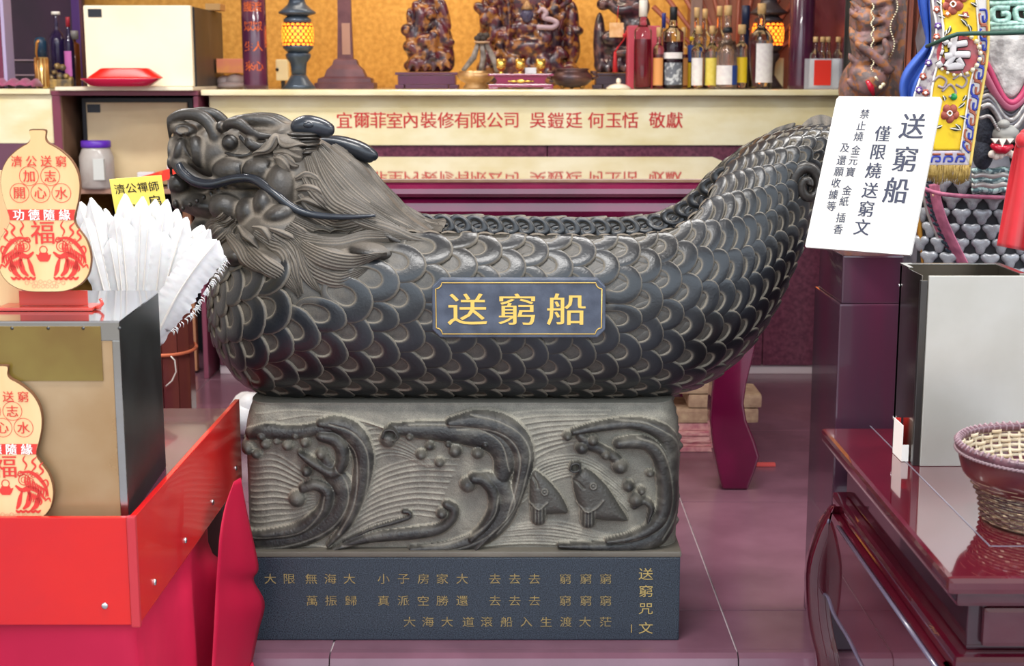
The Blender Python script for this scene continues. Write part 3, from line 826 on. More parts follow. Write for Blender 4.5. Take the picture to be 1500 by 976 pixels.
# chin mass
E(300, 335, .0, 24, 20, .05, rot=40)
me = fd.mesh('dragon_head', mirror=True, dustk=4.5, dust0=.52)
head = link('dragon_head', me, M_HEAD, boat)
hv = [v.co for v in me.vertices]; hf = [tuple(p.vertices) for p in me.polygons]
head_bvh = BVHTree.FromPolygons(hv, hf)
eye0 = Vector((0, 0, H_EYE))
def cast(px, py):
    d = ray(px, py).normalized(); best = None
    for bv in (head_bvh, hull_bvh):
        r = bv.ray_cast(eye0, d)
        if r[0] is not None and (best is None or r[3] < best[2]): best = (r[0], r[1], r[3])
    return best
# ---- locks of the mane: grooved ribbons lying on head and hull
def lock(pts, wid, ridges=4, lift=.006, hgt=.011, name='mane_lock', m_=None, par=None, tipw=.04, rootw=.5, n=30, offs=None, mirror=True, ridge=.0022):
    C = spline(pts, n); Ps = []; last = Yc - .2; Nn = []
    for i, (x, y) in enumerate(C):
        h = cast(x, y)
        if h is None: Ps.append(None); Nn.append(None)
        else: Ps.append(h[0]); Nn.append(h[1] if h[1].y < 0 else -h[1])
    good = [i for i, p in enumerate(Ps) if p is not None]
    if not good: return None
    for i in range(n):
        if Ps[i] is None:
            g = min(good, key=lambda q: abs(q - i)); Ps[i] = at(C[i][0], C[i][1], Ps[g].y); Nn[i] = Nn[g]
    Ys = np.array([p.y for p in Ps])
    for _ in range(3): Ys = np.convolve(np.pad(Ys, 2, 'edge'), np.ones(5) / 5, 'valid')
    N_ = np.array([tuple(q) for q in Nn])
    for _ in range(4): N_ = np.stack([np.convolve(np.pad(N_[:, a], 2, 'edge'), np.ones(5) / 5, 'valid') for a in range(3)], 1)
    N_ /= np.linalg.norm(N_, axis=1)[:, None]
    Q = np.array([tuple(at(C[i][0], C[i][1], Ys[i])) for i in range(n)])
    T = np.gradient(Q, axis=0); T /= np.linalg.norm(T, axis=1)[:, None]
    B = np.cross(N_, T); B /= np.linalg.norm(B, axis=1)[:, None]
    na = ridges * 6 + 1; us = np.linspace(-1, 1, na); V = []; D = []
    for i in range(n):
        t = i / (n - 1); wv = math.sin(PI * min(1, (t * (1 - rootw) + rootw) / 1.0 * 1.0)) if False else (rootw + (1 - rootw) * min(1, t / .35)) * (1 if t < .45 else max(tipw, 1 - ((t - .45) / .55) ** 1.8))
        W = wid * mp * .5 * wv
        for u in us:
            rg = math.cos(u * ridges * PI)
            z = lift * wv + (hgt * math.sqrt(max(0, 1 - u * u)) - .004) * (.35 + .65 * wv) + ridge * rg * (1 - u ** 4)
            if abs(u) > .99: z = -.012
            V.append(Q[i] + B[i] * W * u + N_[i] * z); D.append(.62 - .42 * rg if abs(u) < .95 else .85)
    F = [(i * na + j, i * na + j + 1, (i + 1) * na + j + 1, (i + 1) * na + j) for i in range(n - 1) for j in range(na - 1)]
    me = mesh_from(name, np.array(V), np.array(F), True); set_dust(me, np.array(D))
    ob = link(name, me, m_ or M_HEAD, par or boat)
    if mirror:
        o2 = ob.copy(); COL.objects.link(o2); o2.scale = (1, -1, 1); o2.location = (0, 2 * Yc, 0)
    return ob
LK = [([(470, 214), (490, 236), (518, 270), (548, 300), (584, 326), (620, 346)], 24, 5), ([(468, 218), (495, 250), (528, 286), (562, 312), (600, 336), (640, 349)], 22, 4),
      ([(460, 224), (478, 260), (502, 292), (538, 314), (575, 334), (612, 350)], 24, 5), ([(450, 232), (464, 268), (486, 298), (516, 316), (552, 334), (590, 350)], 24, 5),
      ([(480, 222), (505, 246), (532, 276), (558, 302), (590, 326), (630, 346)], 22, 4),
      ([(436, 305), (465, 322), (500, 326), (535, 322), (570, 334), (620, 351)], 22, 5), ([(430, 322), (465, 338), (500, 340), (540, 330), (580, 338), (632, 352)], 22, 5),
      ([(418, 335), (455, 352), (495, 358), (535, 348), (570, 347), (616, 354)], 24, 5), ([(428, 345), (450, 366), (480, 380), (515, 384), (540, 376), (566, 372)], 27, 6),
      ([(438, 358), (452, 384), (472, 402), (498, 410), (522, 402), (548, 390)], 28, 6), ([(420, 345), (438, 368), (446, 392), (456, 412), (472, 432)], 24, 5),
      ([(375, 340), (398, 354), (420, 374), (430, 400), (441, 434)], 26, 5), ([(350, 345), (366, 370), (388, 388), (412, 402), (428, 418), (438, 436)], 26, 6),
      ([(398, 345), (418, 362), (432, 385), (436, 405), (444, 430)], 22, 4), ([(332, 338), (345, 358), (362, 378), (386, 394), (405, 402)], 22, 5),
      ([(446, 262), (458, 282), (480, 300), (505, 312), (545, 318)], 16, 3), ([(440, 285), (455, 304), (478, 314), (510, 318)], 12, 3),
      ([(470, 235), (490, 262), (515, 290), (548, 312), (585, 332)], 16, 3)]
LK += [([(486, 216), (510, 236), (536, 264), (562, 294), (590, 322), (628, 345)], 26, 5), ([(510, 240), (534, 266), (556, 292), (580, 314), (606, 332), (640, 347)], 24, 5),
       ([(540, 300), (565, 316), (590, 330), (620, 344), (652, 350)], 20, 4), ([(505, 312), (540, 326), (575, 340), (610, 352), (640, 354)], 18, 3)]
for p_, w_, r_ in LK: lock(p_, w_, r_, tipw=.18)
for p_, w_, r_ in [([(432, 262), (446, 258), (462, 262), (470, 270)], 12, 2), ([(436, 278), (450, 276), (466, 280), (474, 290)], 12, 2), ([(436, 296), (450, 292), (466, 298), (476, 306)], 10, 2),
                   ([(372, 334), (388, 338), (396, 350), (394, 362)], 13, 2), ([(396, 336), (414, 342), (430, 350), (428, 360)], 12, 2), ([(425, 328), (440, 338), (452, 346), (466, 344)], 11, 2),
                   ([(352, 332), (362, 344), (372, 352), (380, 366)], 13, 2)]:
    lock(p_, w_, r_, name='cheek_curl', hgt=.012, ridge=.0012)
for p_, w_ in [([(340, 318), (325, 330), (308, 346), (290, 360)], 16), ([(330, 312), (314, 328), (300, 340), (284, 350)], 16), ([(350, 326), (336, 342), (320, 354), (304, 364)], 15)]:
    lock(p_, w_, 4, name='beard_lock')
# ear
lock([(372, 230), (390, 216), (412, 207), (432, 209), (450, 214)], 20, 2, name='ear', hgt=.02, lift=.02, rootw=.3, ridge=.002)
for p_ in [[(400, 222), (420, 220), (436, 224), (446, 218)], [(402, 226), (420, 228), (436, 234), (444, 230)], [(404, 230), (420, 236), (430, 244), (438, 244)], [(404, 232), (414, 242), (424, 252)]]:
    lock(p_, 13, 2, name='ear_fringe', hgt=.014, lift=.012, ridge=.0015)
# whisker
wp = [(261, 240), (268, 253), (285, 266), (310, 270), (345, 262), (372, 263), (398, 280), (425, 302), (455, 314), (500, 318), (550, 316)]
wo = [.09, .105, .12, .135, .15, .158, .165, .185, .205, .222, .235]; wr = [5, 6.5, 7, 7, 6.5, 6.5, 6.5, 6, 5, 4, 2]
M_DARKST = stone_mat('polished_dark_stone', '1c1f26', '2b3038', '7a7264', rough=.26, bump=.12)
for sg in (1, -1):
    Q = spline([(a[0], a[1], b, c) for a, b, c in zip(wp, wo, wr)], 70)
    P = []
    for a, b, c, r in Q:
        h = cast(a, b); Yh = Yc - c
        if h is not None: Yh = min(Yh, h[0].y - r * mp * .4)
        P.append((a, b, Yh, r))
    Yy = np.array([p[2] for p in P])
    for _ in range(4): Yy = np.convolve(np.pad(Yy, 3, 'edge'), np.ones(7) / 7, 'valid')
    pts = [at(p[0], p[1], y) for p, y in zip(P, Yy)]
    if sg < 0: pts = [Vector((p.x, 2 * Yc - p.y, p.z)) for p in pts]
    ob = MB().tube(pts, [p[3] * mp for p in P], 14).build('whisker', M_DARKST, boat)
# horns: short stub near, long one behind
def horn(P, R, offs, name='horn'):
    Q = spline([(a[0], a[1], o_, r) for a, o_, r in zip(P, offs, R)], 26)
    return MB().tube([at(a, b, Yc - c) for a, b, c, _ in Q], [r * mp for *_, r in Q], 20, flat=1).build(name, M_DARKST, boat)
horn([(430, 190), (436, 186), (450, 184), (466, 186), (478, 190), (485, 194), (488, 196)], [4, 12, 15, 14, 12, 9, 3], [.09, .10, .105, .105, .105, .10, .10])
horn([(462, 206), (474, 206), (495, 210), (520, 218), (538, 226), (548, 230), (552, 233)], [5, 7, 12, 14, 13, 9, 3], [-.04, -.045, -.05, -.05, -.05, -.05, -.05])
MB().ball(at(452, 183, Yc - .126), (.013, .008, .008)).build('horn_bump', M_DARKST, boat)

# ---- tail fins and scroll
def fan(outline, base, off, thick=.02, ridges=6, name='tail_fin'):
    """outline: px points along the free edge; base: px points along the root"""
    n = 30; A = spline(outline, n); B = spline(base, n); V = []; D = []
    nr = 9
    for side in (-1, 1):
        for i in range(n):
            for j in range(nr):
                t = j / (nr - 1); x = B[i][0] * (1 - t) + A[i][0] * t; y = B[i][1] * (1 - t) + A[i][1] * t
                e = min(1, i / 3, (n - 1 - i) / 3) * (1 - t ** 3)
                p = at(x, y, Yc - off); p.y += side * (thick * .5 * e * (1 - .5 * t) + .0018 * math.cos(i / (n - 1) * ridges * 2 * PI) * (1 if e > 0 else 0))
                V.append(p); D.append(.5 - .35 * math.cos(i / (n - 1) * ridges * 2 * PI))
    F = []
    for s_i in (0, 1):
        o_ = s_i * n * nr
        for i in range(n - 1):
            for j in range(nr - 1):
                f = (o_ + i * nr + j, o_ + i * nr + j + 1, o_ + (i + 1) * nr + j + 1, o_ + (i + 1) * nr + j); F.append(f if s_i else f[::-1])
    me = bpy.data.meshes.new(name); me.from_pydata([tuple(v) for v in V], [], F); me.polygons.foreach_set('use_smooth', np.ones(len(F), bool)); set_dust(me, np.array(D))
    return link(name, me, M_HEAD, boat)
fan([(1088, 232), (1108, 210), (1132, 190), (1150, 183), (1165, 180), (1162, 192), (1160, 206)], [(1086, 246), (1100, 232), (1115, 222), (1128, 214), (1140, 210), (1150, 208), (1158, 206)], 0)
fan([(1164, 200), (1172, 186), (1186, 173), (1202, 168), (1218, 172), (1232, 182), (1240, 196)], [(1164, 206), (1174, 202), (1188, 198), (1202, 198), (1214, 200), (1226, 206), (1236, 212)], 0, .04)
m = MB(); P = []; R = []
for k in range(46):
    t = k / 45; a = math.radians(200 - 560 * t); rr = (26 * (1 - t) + 3); P.append(at(1184 + rr * .8 * math.cos(a), 272 - rr * 1.1 * math.sin(a), Yc - .125 - .02 * t)); R.append((9 - 4 * t) * mp)
m.tube(P, R, 12); m.build('tail_scroll', M_HEAD, boat)
m = MB(); m.tube([at(x, y, Yc - .10) for x, y in [(1168, 250), (1164, 275), (1170, 300), (1182, 320)]], [.008, .014, .014, .004], 10); m.build('tail_scroll', M_HEAD, boat)

# ================================================================== wave base
YW = 3.225
def R_(x): return x
gx = np.arange(354, 998, 1.15); gz = np.arange(596, 816, 1.15)
GX, GZ = np.meshgrid(gx, gz, indexing='ij')
Hm = np.zeros_like(GX); Dm = np.full_like(GX, .50)
def seg_d(P, R):
    """distance to a polyline whose radius varies; returns d/r and r"""
    best = np.full(GX.shape, 1e3); Rr = np.ones(GX.shape)
    x0, x1, y0, y1 = P[:, 0].min(), P[:, 0].max(), P[:, 1].min(), P[:, 1].max(); m_ = max(R) + 3
    ia, ib = np.searchsorted(gx, [x0 - m_, x1 + m_]); ja, jb = np.searchsorted(gz, [y0 - m_, y1 + m_])
    X = GX[ia:ib, ja:jb]; Z = GZ[ia:ib, ja:jb]; b = np.full(X.shape, 1e3); rr = np.ones(X.shape)
    for i in range(len(P) - 1):
        ax, ay = P[i]; dx, dy = P[i + 1] - P[i]; L = dx * dx + dy * dy + 1e-9
        t = np.clip(((X - ax) * dx + (Z - ay) * dy) / L, 0, 1); r = R[i] + (R[i + 1] - R[i]) * t
        e = np.hypot(X - ax - dx * t, Z - ay - dy * t) / r; u = e < b; b[u] = e[u]; rr[u] = r[u]
    return (slice(ia, ib), slice(ja, jb)), b, rr
def stroke(pts, rad, h, base=None, dust=.0, edge=.85, n=28, flat=.5):
    if not hasattr(rad, '__len__'): rad = [rad] * len(pts)
    Q = spline([(p[0], p[1], r) for p, r in zip(pts, rad)], n)
    sl, e, r = seg_d(Q[:, :2], Q[:, 2]); z = np.where(e < 1, h * np.clip(1 - e ** 2.4, 0, 1) ** .72, 0)
    z = np.where(e < 1, z + (base or 0), 0); cur = Hm[sl]; up = (z > cur) & (e < 1)
    Dm[sl] = np.where(up, np.where(e > .86, edge, dust + .25 * e ** 2), Dm[sl]); Hm[sl] = np.maximum(cur, z)
def ridge(pts, r, h, dust=.5, n=26):
    Q = spline([(p[0], p[1], r) for p in pts], n); sl, e, _ = seg_d(Q[:, :2], Q[:, 2])
    k = np.exp(-(e * 1.4) ** 2); Hm[sl] += h * k; Dm[sl] = np.clip(Dm[sl] + dust * k * .6, 0, 1)
def family(P, Q, n, r=1.7, h=.0032):
    A = spline(P, 26); B = spline(Q, 26)
    for k in range(n):
        t = k / (n - 1); ridge([tuple(a * (1 - t) + b * t) for a, b in zip(A, B)][::3], r, h * (.6 + .8 * ((k * 37) % 5) / 5))
def ball(x, y, r, h=.02, dust=.08): stroke([(x - .1, y), (x + .1, y)], r, h, n=2, dust=dust)
# streaks of water first
Hm += .002 * np.array([[0]])
family([(526, 716), (560, 690), (610, 676), (680, 676)], [(500, 792), (550, 768), (600, 758), (640, 762)], 11)
family([(530, 640), (570, 640), (610, 660), (640, 690)], [(528, 690), (560, 672), (590, 672), (630, 690)], 6, 1.6)
family([(362, 672), (400, 668), (436, 690), (462, 712)], [(362, 782), (396, 776), (430, 768), (462, 750)], 13)
family([(735, 612), (790, 606), (850, 606), (900, 606)], [(772, 682), (800, 666), (830, 656), (850, 652)], 9, 2.2)
family([(770, 694), (800, 676), (850, 670), (890, 690), (925, 722)], [(765, 740), (800, 712), (850, 700), (900, 730), (925, 755)], 8, 1.8)
family([(756, 772), (820, 768), (890, 786), (950, 780)], [(668, 808), (770, 800), (880, 805), (965, 802)], 8, 2.4)
family([(370, 612), (430, 606), (500, 612), (560, 628)], [(520, 640), (540, 632), (560, 630), (570, 632)], 5, 1.8)
family([(362, 800), (400, 796), (440, 800), (480, 806)], [(362, 808), (420, 806), (480, 808), (540, 810)], 3, 2)
# curl A (left)
stroke([(352, 800), (400, 797), (440, 790), (475, 772), (498, 745), (500, 715), (482, 690), (476, 672)], [16, 15, 15, 16, 17, 18, 15, 8], .020)
stroke([(352, 790), (395, 784), (430, 778), (456, 764), (474, 745), (478, 722), (462, 712), (444, 716)], [7, 9, 11, 12, 12, 11, 10, 9], .030)
ball(434, 732, 14, .040)
stroke([(478, 800), (505, 770), (520, 735), (530, 700), (532, 668), (520, 640), (496, 625), (470, 622)], [4, 9, 13, 16, 18, 19, 15, 7], .026)
stroke([(472, 640), (492, 646), (502, 662), (500, 682), (488, 694), (470, 686), (452, 674), (440, 664)], [10, 12, 12, 11, 10, 9, 8, 5], .032)
stroke([(366, 640), (392, 634), (420, 636), (446, 634), (468, 630), (486, 630)], [10, 13, 12, 11, 10, 6], .022)
for b in [(362, 661, 12, .038), (390, 652, 9, .032), (406, 648, 6, .028), (422, 654, 9, .034), (448, 650, 8, .034), (471, 666, 9, .036), (449, 692, 9, .034), (376, 668, 8, .028), (385, 640, 8, .03), (434, 640, 6, .03)]: ball(*b)
# curl B (middle)
stroke([(486, 806), (540, 790), (600, 784), (640, 778), (660, 764), (664, 748), (654, 741)], [4, 9, 11, 10, 9, 9, 8], .024); ball(646, 754, 9, .032)
stroke([(500, 796), (540, 778), (575, 768), (598, 760), (598, 753), (590, 752)], [2, 3, 4, 4, 4, 4], .014)
stroke([(600, 806), (650, 804), (690, 796), (722, 776), (742, 748), (740, 722), (716, 704), (700, 702)], [5, 10, 14, 17, 18, 17, 12, 10], .024)
stroke([(690, 790), (712, 768), (724, 744), (722, 720), (708, 704), (694, 702)], [6, 9, 11, 11, 11, 10], .034); ball(685, 711, 13, .040)
stroke([(690, 812), (722, 780), (748, 748), (760, 715), (767, 680), (760, 650), (738, 628), (700, 618), (660, 622)], [3, 6, 10, 13, 17, 21, 20, 16, 9], .026)
stroke([(575, 630), (612, 632), (650, 634), (690, 640), (725, 650), (740, 672), (735, 700)], [9, 14, 17, 18, 20, 20, 14], .022)
for b in [(569, 645, 14, .028), (601, 641, 7, .034), (617, 667, 9, .036), (644, 679, 8, .034), (667, 662, 11, .036), (657, 652, 6, .03), (700, 665, 10, .036), (630, 655, 8, .03), (711, 652, 6, .03)]: ball(*b)
stroke([(562, 640), (566, 630), (578, 630), (584, 640), (578, 646)], [3, 3, 3, 3, 2], .036)
# curl C (right)
stroke([(840, 634), (880, 626), (930, 622), (970, 636), (984, 668), (984, 710), (984, 750), (968, 786), (930, 800), (880, 802), (820, 800)], [6, 9, 10, 14, 15, 14, 15, 16, 13, 9, 4], .028)
stroke([(906, 650), (928, 648), (950, 652), (966, 672), (972, 704), (974, 740), (962, 768), (930, 786), (890, 792)], [10, 12, 12, 12, 12, 13, 12, 9, 4], .038)
stroke([(850, 640), (862, 652), (880, 660), (900, 672), (912, 684)], [8, 10, 9, 9, 8], .024)
for b in [(831, 640, 8, .036), (852, 657, 11, .038), (868, 646, 9, .038), (887, 667, 9, .038), (908, 684, 13, .044), (952, 694, 7, .034), (921, 713, 10, .040), (932, 732, 12, .042), (940, 720, 7, .034)]: ball(*b)
stroke([(930, 742), (944, 735), (955, 745), (950, 765)], [7, 7, 6, 3], .028)
for pts in ([(352, 806), (420, 800), (478, 778), (506, 745), (508, 712), (492, 684)], [(352, 788), (400, 786), (440, 778), (468, 752), (476, 726)], [(512, 775), (532, 735), (540, 690), (536, 655), (516, 632), (484, 622)], [(495, 782), (516, 745), (524, 705), (522, 665), (508, 646)],
            [(602, 810), (660, 806), (706, 790), (738, 764), (754, 738), (748, 712)], [(600, 800), (650, 798), (690, 784), (722, 756), (730, 726)], [(728, 782), (756, 745), (770, 700), (776, 664), (762, 636), (730, 618), (690, 610)], [(742, 760), (756, 715), (762, 672), (748, 644), (716, 630), (670, 630)],
            [(600, 624), (650, 624), (700, 630), (734, 650), (746, 690)], [(900, 616), (950, 622), (988, 650), (992, 700), (990, 750), (970, 790)], [(932, 640), (962, 652), (978, 690), (982, 740), (966, 776), (920, 792)], [(500, 800), (580, 796), (640, 786), (668, 768)]):
    ridge(pts, 1.5, -.0022, .7, 40)
nzp = np.array([[mnoise.noise(Vector((x * .03, z * .05, 0))) + .5 * mnoise.noise(Vector((x * .11, z * .11, 4))) for z in gz] for x in gx]); Dm = np.clip(Dm + .22 * nzp, 0, 1.2)
# fish
def fishpoly(P, h, dust=.1):
    from math import hypot
    A = np.array(P); inside = np.zeros(GX.shape, bool); j = len(A) - 1; D = np.full(GX.shape, 1e3)
    for i in range(len(A)):
        c = ((A[i][1] > GZ) != (A[j][1] > GZ)) & (GX < (A[j][0] - A[i][0]) * (GZ - A[i][1]) / (A[j][1] - A[i][1] + 1e-9) + A[i][0]); inside ^= c
        dx, dy = A[i] - A[j]; t = np.clip(((GX - A[j][0]) * dx + (GZ - A[j][1]) * dy) / (dx * dx + dy * dy + 1e-9), 0, 1)
        D = np.minimum(D, np.hypot(GX - A[j][0] - dx * t, GZ - A[j][1] - dy * t)); j = i
    z = h * np.sqrt(np.clip(1 - (1 - np.clip(D / 16, 0, 1)) ** 2, 0, 1)); m_ = inside & (z > Hm * .6)
    Hm[m_] = np.maximum(z, .006)[m_]; Dm[m_] = np.where(D < 1.6, .8, dust)[m_]
fp = spline([(783, 689), (790, 692), (806, 706), (824, 728), (834, 753), (815, 756), (795, 756), (778, 752), (774, 728), (774, 704), (778, 694)], 40); fishpoly(fp, .026)
fp = spline([(846, 690), (858, 686), (872, 694), (890, 712), (906, 736), (922, 764), (900, 766), (876, 764), (856, 758), (846, 740), (840, 722), (837, 702)], 40); fishpoly(fp, .030)
stroke([(789, 746), (789, 760)], [14, 13], .034, n=6); stroke([(862, 750), (862, 764)], [14, 13], .036, n=6)
for k in range(5): ridge([(779 + 5 * k, 744), (779 + 5 * k, 770)], 1.2, .002); ridge([(852 + 5 * k, 748), (852 + 5 * k, 774)], 1.2, .002)
stroke([(835, 688), (838, 680), (847, 679), (849, 687), (842, 691), (836, 689)], 3, .03, n=16)
ridge([(838, 704), (846, 706), (855, 714)], 2, -.008); ridge([(782, 700), (786, 706), (788, 714)], 2, -.007)
ridge([(845, 738), (858, 747), (872, 744), (884, 732)], 1.8, .005); ridge([(777, 738), (790, 744), (802, 736)], 1.8, .004)
for (x, y) in ((869, 711), (798, 720)):
    for k in range(9): pass
    ridge([(x + 4.5 * math.cos(a), y + 4.5 * math.sin(a)) for a in np.linspace(0, 2 * PI, 9)], 1.3, .004); ridge([(x - .2, y), (x, y), (x + .2, y)], 2.2, .005)
Hm += .0012 * RNG.standard_normal(Hm.shape) * .25
# border bands top and bottom
# shape the solid: front grid bends round both ends
zt_ = at(768, 600, YW).z; zb_ = at(768, 812, YW).z
Xw = (GX - CX) / FOC * at(768, 700, YW).y * .985 + 0 * GX
front = np.zeros(GX.shape + (3,))
for i in (0,):
    pass
zc = np.array([at(768, y, YW).z for y in gz]); depth = np.array([YW * math.cos(PITCH) + (H_EYE - z) * math.sin(PITCH) for z in zc])
xw = (gx[:, None] - CX) / FOC * depth[None, :]
xw = (gx[:, None] - CX) / FOC * depth.mean() + 0 * depth[None]
xa, xb = xw.min(), xw.max()
v = (zc - zb_) / (zt_ - zb_)
top_in = .022 * np.clip((v - .80) / .2, 0, 1) ** 2
rc = .06
u = np.minimum(xw - xa, xb - xw); er = np.clip(1 - u / rc, 0, 1)
yb_ = rc * (1 - np.sqrt(np.clip(1 - er ** 2, 0, 1)))
Yf = YW + .02 + yb_ + top_in[None] - Hm * np.clip(1 - er ** 6, 0, 1)
Xf = xw + np.sign(xw - (xa + xb) / 2) * Hm * .35 * er - np.sign(xw - (xa + xb) / 2) * top_in[None] * .6 * er
ny = 70
ysd = np.linspace(0, 1, ny)[1:]
D0 = .62     # depth of the block
rows = []; 
nx, nz = Xf.shape
Zf = np.repeat(zc[None], nx, 0)
Vf = np.stack([Xf, Yf, Zf], -1)
def side(i, sg):
    out = []; dd = []
    for t in ysd:
        y = Vf[i, :, 1] * (1 - t) + (YW + D0) * t
        zz_ = zc; amp = math.sin(PI * min(1, t * 1.05)) 
        lump = .010 * np.sin(zz_ * 60 + 9 * np.sin(t * 14)) * np.sin(t * 22 + zz_ * 20) + .018 * np.clip(np.sin(t * 17 + 3) * np.sin(zz_ * 33 + 1.5 * np.sin(t * 10)), 0, 1)
        st = .003 * np.sin(zz_ * 260 + t * 30)
        out.append(np.stack([Vf[i, :, 0] + sg * (lump + st + .004) * amp, y, zz_], -1)); dd.append(.55 - 14 * (lump * amp))
    return out, dd
Ls, Ld = side(0, -1); Rs, Rd = side(nx - 1, 1)
G = np.concatenate([np.array(Ls[::-1]), Vf, np.array(Rs)], 0); GD = np.concatenate([np.array(Ld[::-1]), Dm, np.array(Rd)], 0)
n1, n2 = G.shape[:2]; V = G.reshape(-1, 3)
I, J = np.meshgrid(np.arange(n1 - 1), np.arange(n2 - 1), indexing='ij'); A = (I * n2 + J).ravel()
F = np.stack([A, A + n2, A + n2 + 1, A + 1], 1)
me = mesh_from('wave_block', V, F, True)
bm = bmesh.new(); bm.from_mesh(me); bm.verts.ensure_lookup_table()
j_t, j_b = (0, n2 - 1)
for j_ in (0, n2 - 1): bm.faces.new([bm.verts[i * n2 + j_] for i in range(0, n1, 1)])
bm.faces.new([bm.verts[j] for j in range(n2)] + [bm.verts[(n1 - 1) * n2 + j] for j in reversed(range(n2))])
bmesh.ops.recalc_face_normals(bm, faces=bm.faces); bm.to_mesh(me); bm.free()
set_dust(me, np.clip(GD, 0, 1).reshape(-1))
link('wave_block', me, M_BASE, boat)
# plinth with engraved verse
xpl, xpr = at(352, 870, YW).x, at(995, 870, YW).x
zpl = at(768, 814, YW).z
M_PL = mat('granite_plinth', '1a2027', .24, col2='36414c', scale=380, detail=2, spec=.6)
pl = MB().box((xpl, YW - .012, .0008), (xpr, YW + .64, zpl), .004).build('plinth', M_PL, boat)
MB().box((xpl - .002, YW - .014, zpl + .0005), (xpr + .002, YW + .642, zpl + .014), .004).build('ledge', stone_mat('ledge_stone', '5a544a', '6e675b', '8d8574'), boat)
M_EN = mat('worn_gold_paint', 'a08a55', .5, metal=.2, col2='6e6248', scale=90, ramp=(.4, .7))
yq = YW - .0125; o = at(768, 870, yq); it = []
def xy(px, py): p = at(px, py, yq); return p.x - o.x, p.z - o.z
R1 = dict(zip([396, 424, 456, 484, 512, 562, 591, 620, 648, 677, 725, 754, 783, 828, 858, 887], '大限無海大小子房家大去去去窮窮窮'))
R2 = dict(zip([457, 485, 514, 562, 591, 620, 648, 677, 725, 754, 783, 828, 858, 887], '萬振歸真派空勝還去去去窮窮窮'))
R3 = dict(zip([600, 627, 655, 686, 713, 742, 771, 800, 829, 857, 887], '大海大道滾船入生渡大茫'))
for y, R in ((848, R1), (880, R2), (911, R3)):
    for x, ch in R.items(): a, b = xy(x, y); it.append((ch, a, b, .027, 1.1))
letters('verse_lettering', it, M_EN, pl, o, (1, 0, 0), (0, 0, 1), lift=.0008, bold=0, split='engraved_character')
it = []
for y, ch in zip((841, 866, 892, 920), '送窮咒文'): a, b = xy(946, y); it.append((ch, a, b, .031, 1.15))
a, b = xy(925, 921); it.append(('丨', a, b, .022))
letters('title_lettering', it, mat('gold_title_paint', 'b8a060', .45, metal=.2), pl, o, (1, 0, 0), (0, 0, 1), lift=.0008, bold=0, split='engraved_character')
# ================================================================== LEFT FOREGROUND
M_REDP = mat('red_acrylic', 'cc1812', .24, col2='c0121a', scale=3, coat=.3)
M_REDEDGE = mat('red_acrylic_edge', 'c85a70', .25)
M_SCREW = mat('steel', 'c8c8c8', .25, metal=1)
M_STEEL = mat('brushed_steel', 'b4b4b2', .22, metal=1, col2='a4a29c', scale=6, rvar=.08, bump=.03, bscale=60)
M_STEELDK = mat('dark_steel_side', '3a3d3c', .35, metal=.6, col2='2e302f', scale=12)
M_STEELBR = mat('stained_steel_front', '9a7448', .3, metal=.35, col2='c0a684', scale=3.5, detail=8, rvar=.12, ramp=(.3, .7))
ZT = .55
A = fl(190, 757, ZT); B = fl(349, 585, ZT)
XT = (A.x + B.x) / 2; YA, YBk = A.y, B.y
lt = thing('red_sided_table', (-1.1, 2.9, -.16), 'left table with glossy red side boards, screws and pink cloth skirt', 'table')
MB().box((-2.0, YA + .006, ZT - .05), (XT - .006, YBk, ZT - .022), .002).build('table_top', mat('dark_table_top', '5a3040', .2, coat=.4), lt)
zlo = at(192, 914, YA).z
MB().box((-2.0, YA - .006, zlo), (XT - .008, YA + .005, ZT), .0015).build('front_board', M_REDP, lt)
MB().box((XT - .005, YA + .004, zlo), (XT + .006, YBk, ZT), .0015).build('side_board', M_REDP, lt)
MB().box((XT - .0075, YA - .009, zlo - .004), (XT + .008, YA + .0035, ZT + .002), .003).build('corner_strip', mat('red_strip_dark', 'b83038', .25), lt)
def screw(x, y, z, ax):
    M = Matrix.Rotation(PI / 2, 4, 'X') if ax == 'y' else Matrix.Rotation(PI / 2, 4, 'Y')
    return MB().lathe([(.0062, -.001), (.0062, .001), (.005, .0028), (.002, .0036)], (x, y, z), 14, M=M).build('screw', M_SCREW, lt)
p = at(155, 886, YA); screw(p.x, YA - .006, p.z, 'y')
for px, py in ((226, 853), (271, 792), (311, 736), (345, 686)):
    d = ray(px, py); t = (XT + .006) / d.x; screw(XT + .0065, d.y * t, H_EYE + d.z * t, 'x')
for x, y in ((-1.95, YBk - .06), (XT - .05, YBk - .06), (-1.95, YA + .06), (XT - .05, YA + .06)):
    MB().box((x - .025, y - .025, -.1595 if y < 3.13 else .0005), (x + .025, y + .025, ZT - .051), .003).build('leg', mat('table_leg_brown', '4a2a2a', .5), lt)
# skirt: a hanging cloth with deep folds, flaring to the right at the far corner
M_CLOTH = mat('crimson_satin', 'c21c40', .5, col2='b01438', scale=4, spec=.3)
nU, nV_ = 260, 26; V = []; F = []
path = [(-2.0, YA + .02, 0), (-1.4, YA + .02, 0), (XT - .02, YA + .02, 0), (XT - .016, YA + .05, 1), (XT - .016, 2.75, 1), (XT - .016, 3.02, 1)]
PP = []; seglen = [0]
for a_, b_ in zip(path[:-1], path[1:]): seglen.append(seglen[-1] + math.dist(a_[:2], b_[:2]))
for i in range(nU):
    d_ = seglen[-1] * i / (nU - 1); k = max(j for j in range(len(seglen)) if seglen[j] <= d_ + 1e-9); k = min(k, len(path) - 2)
    t = (d_ - seglen[k]) / (seglen[k + 1] - seglen[k]); a_, b_ = path[k], path[k + 1]
    x, y = a_[0] + (b_[0] - a_[0]) * t, a_[1] + (b_[1] - a_[1]) * t
    PP.append((x, y, d_, 1 if k >= 2 else 0))
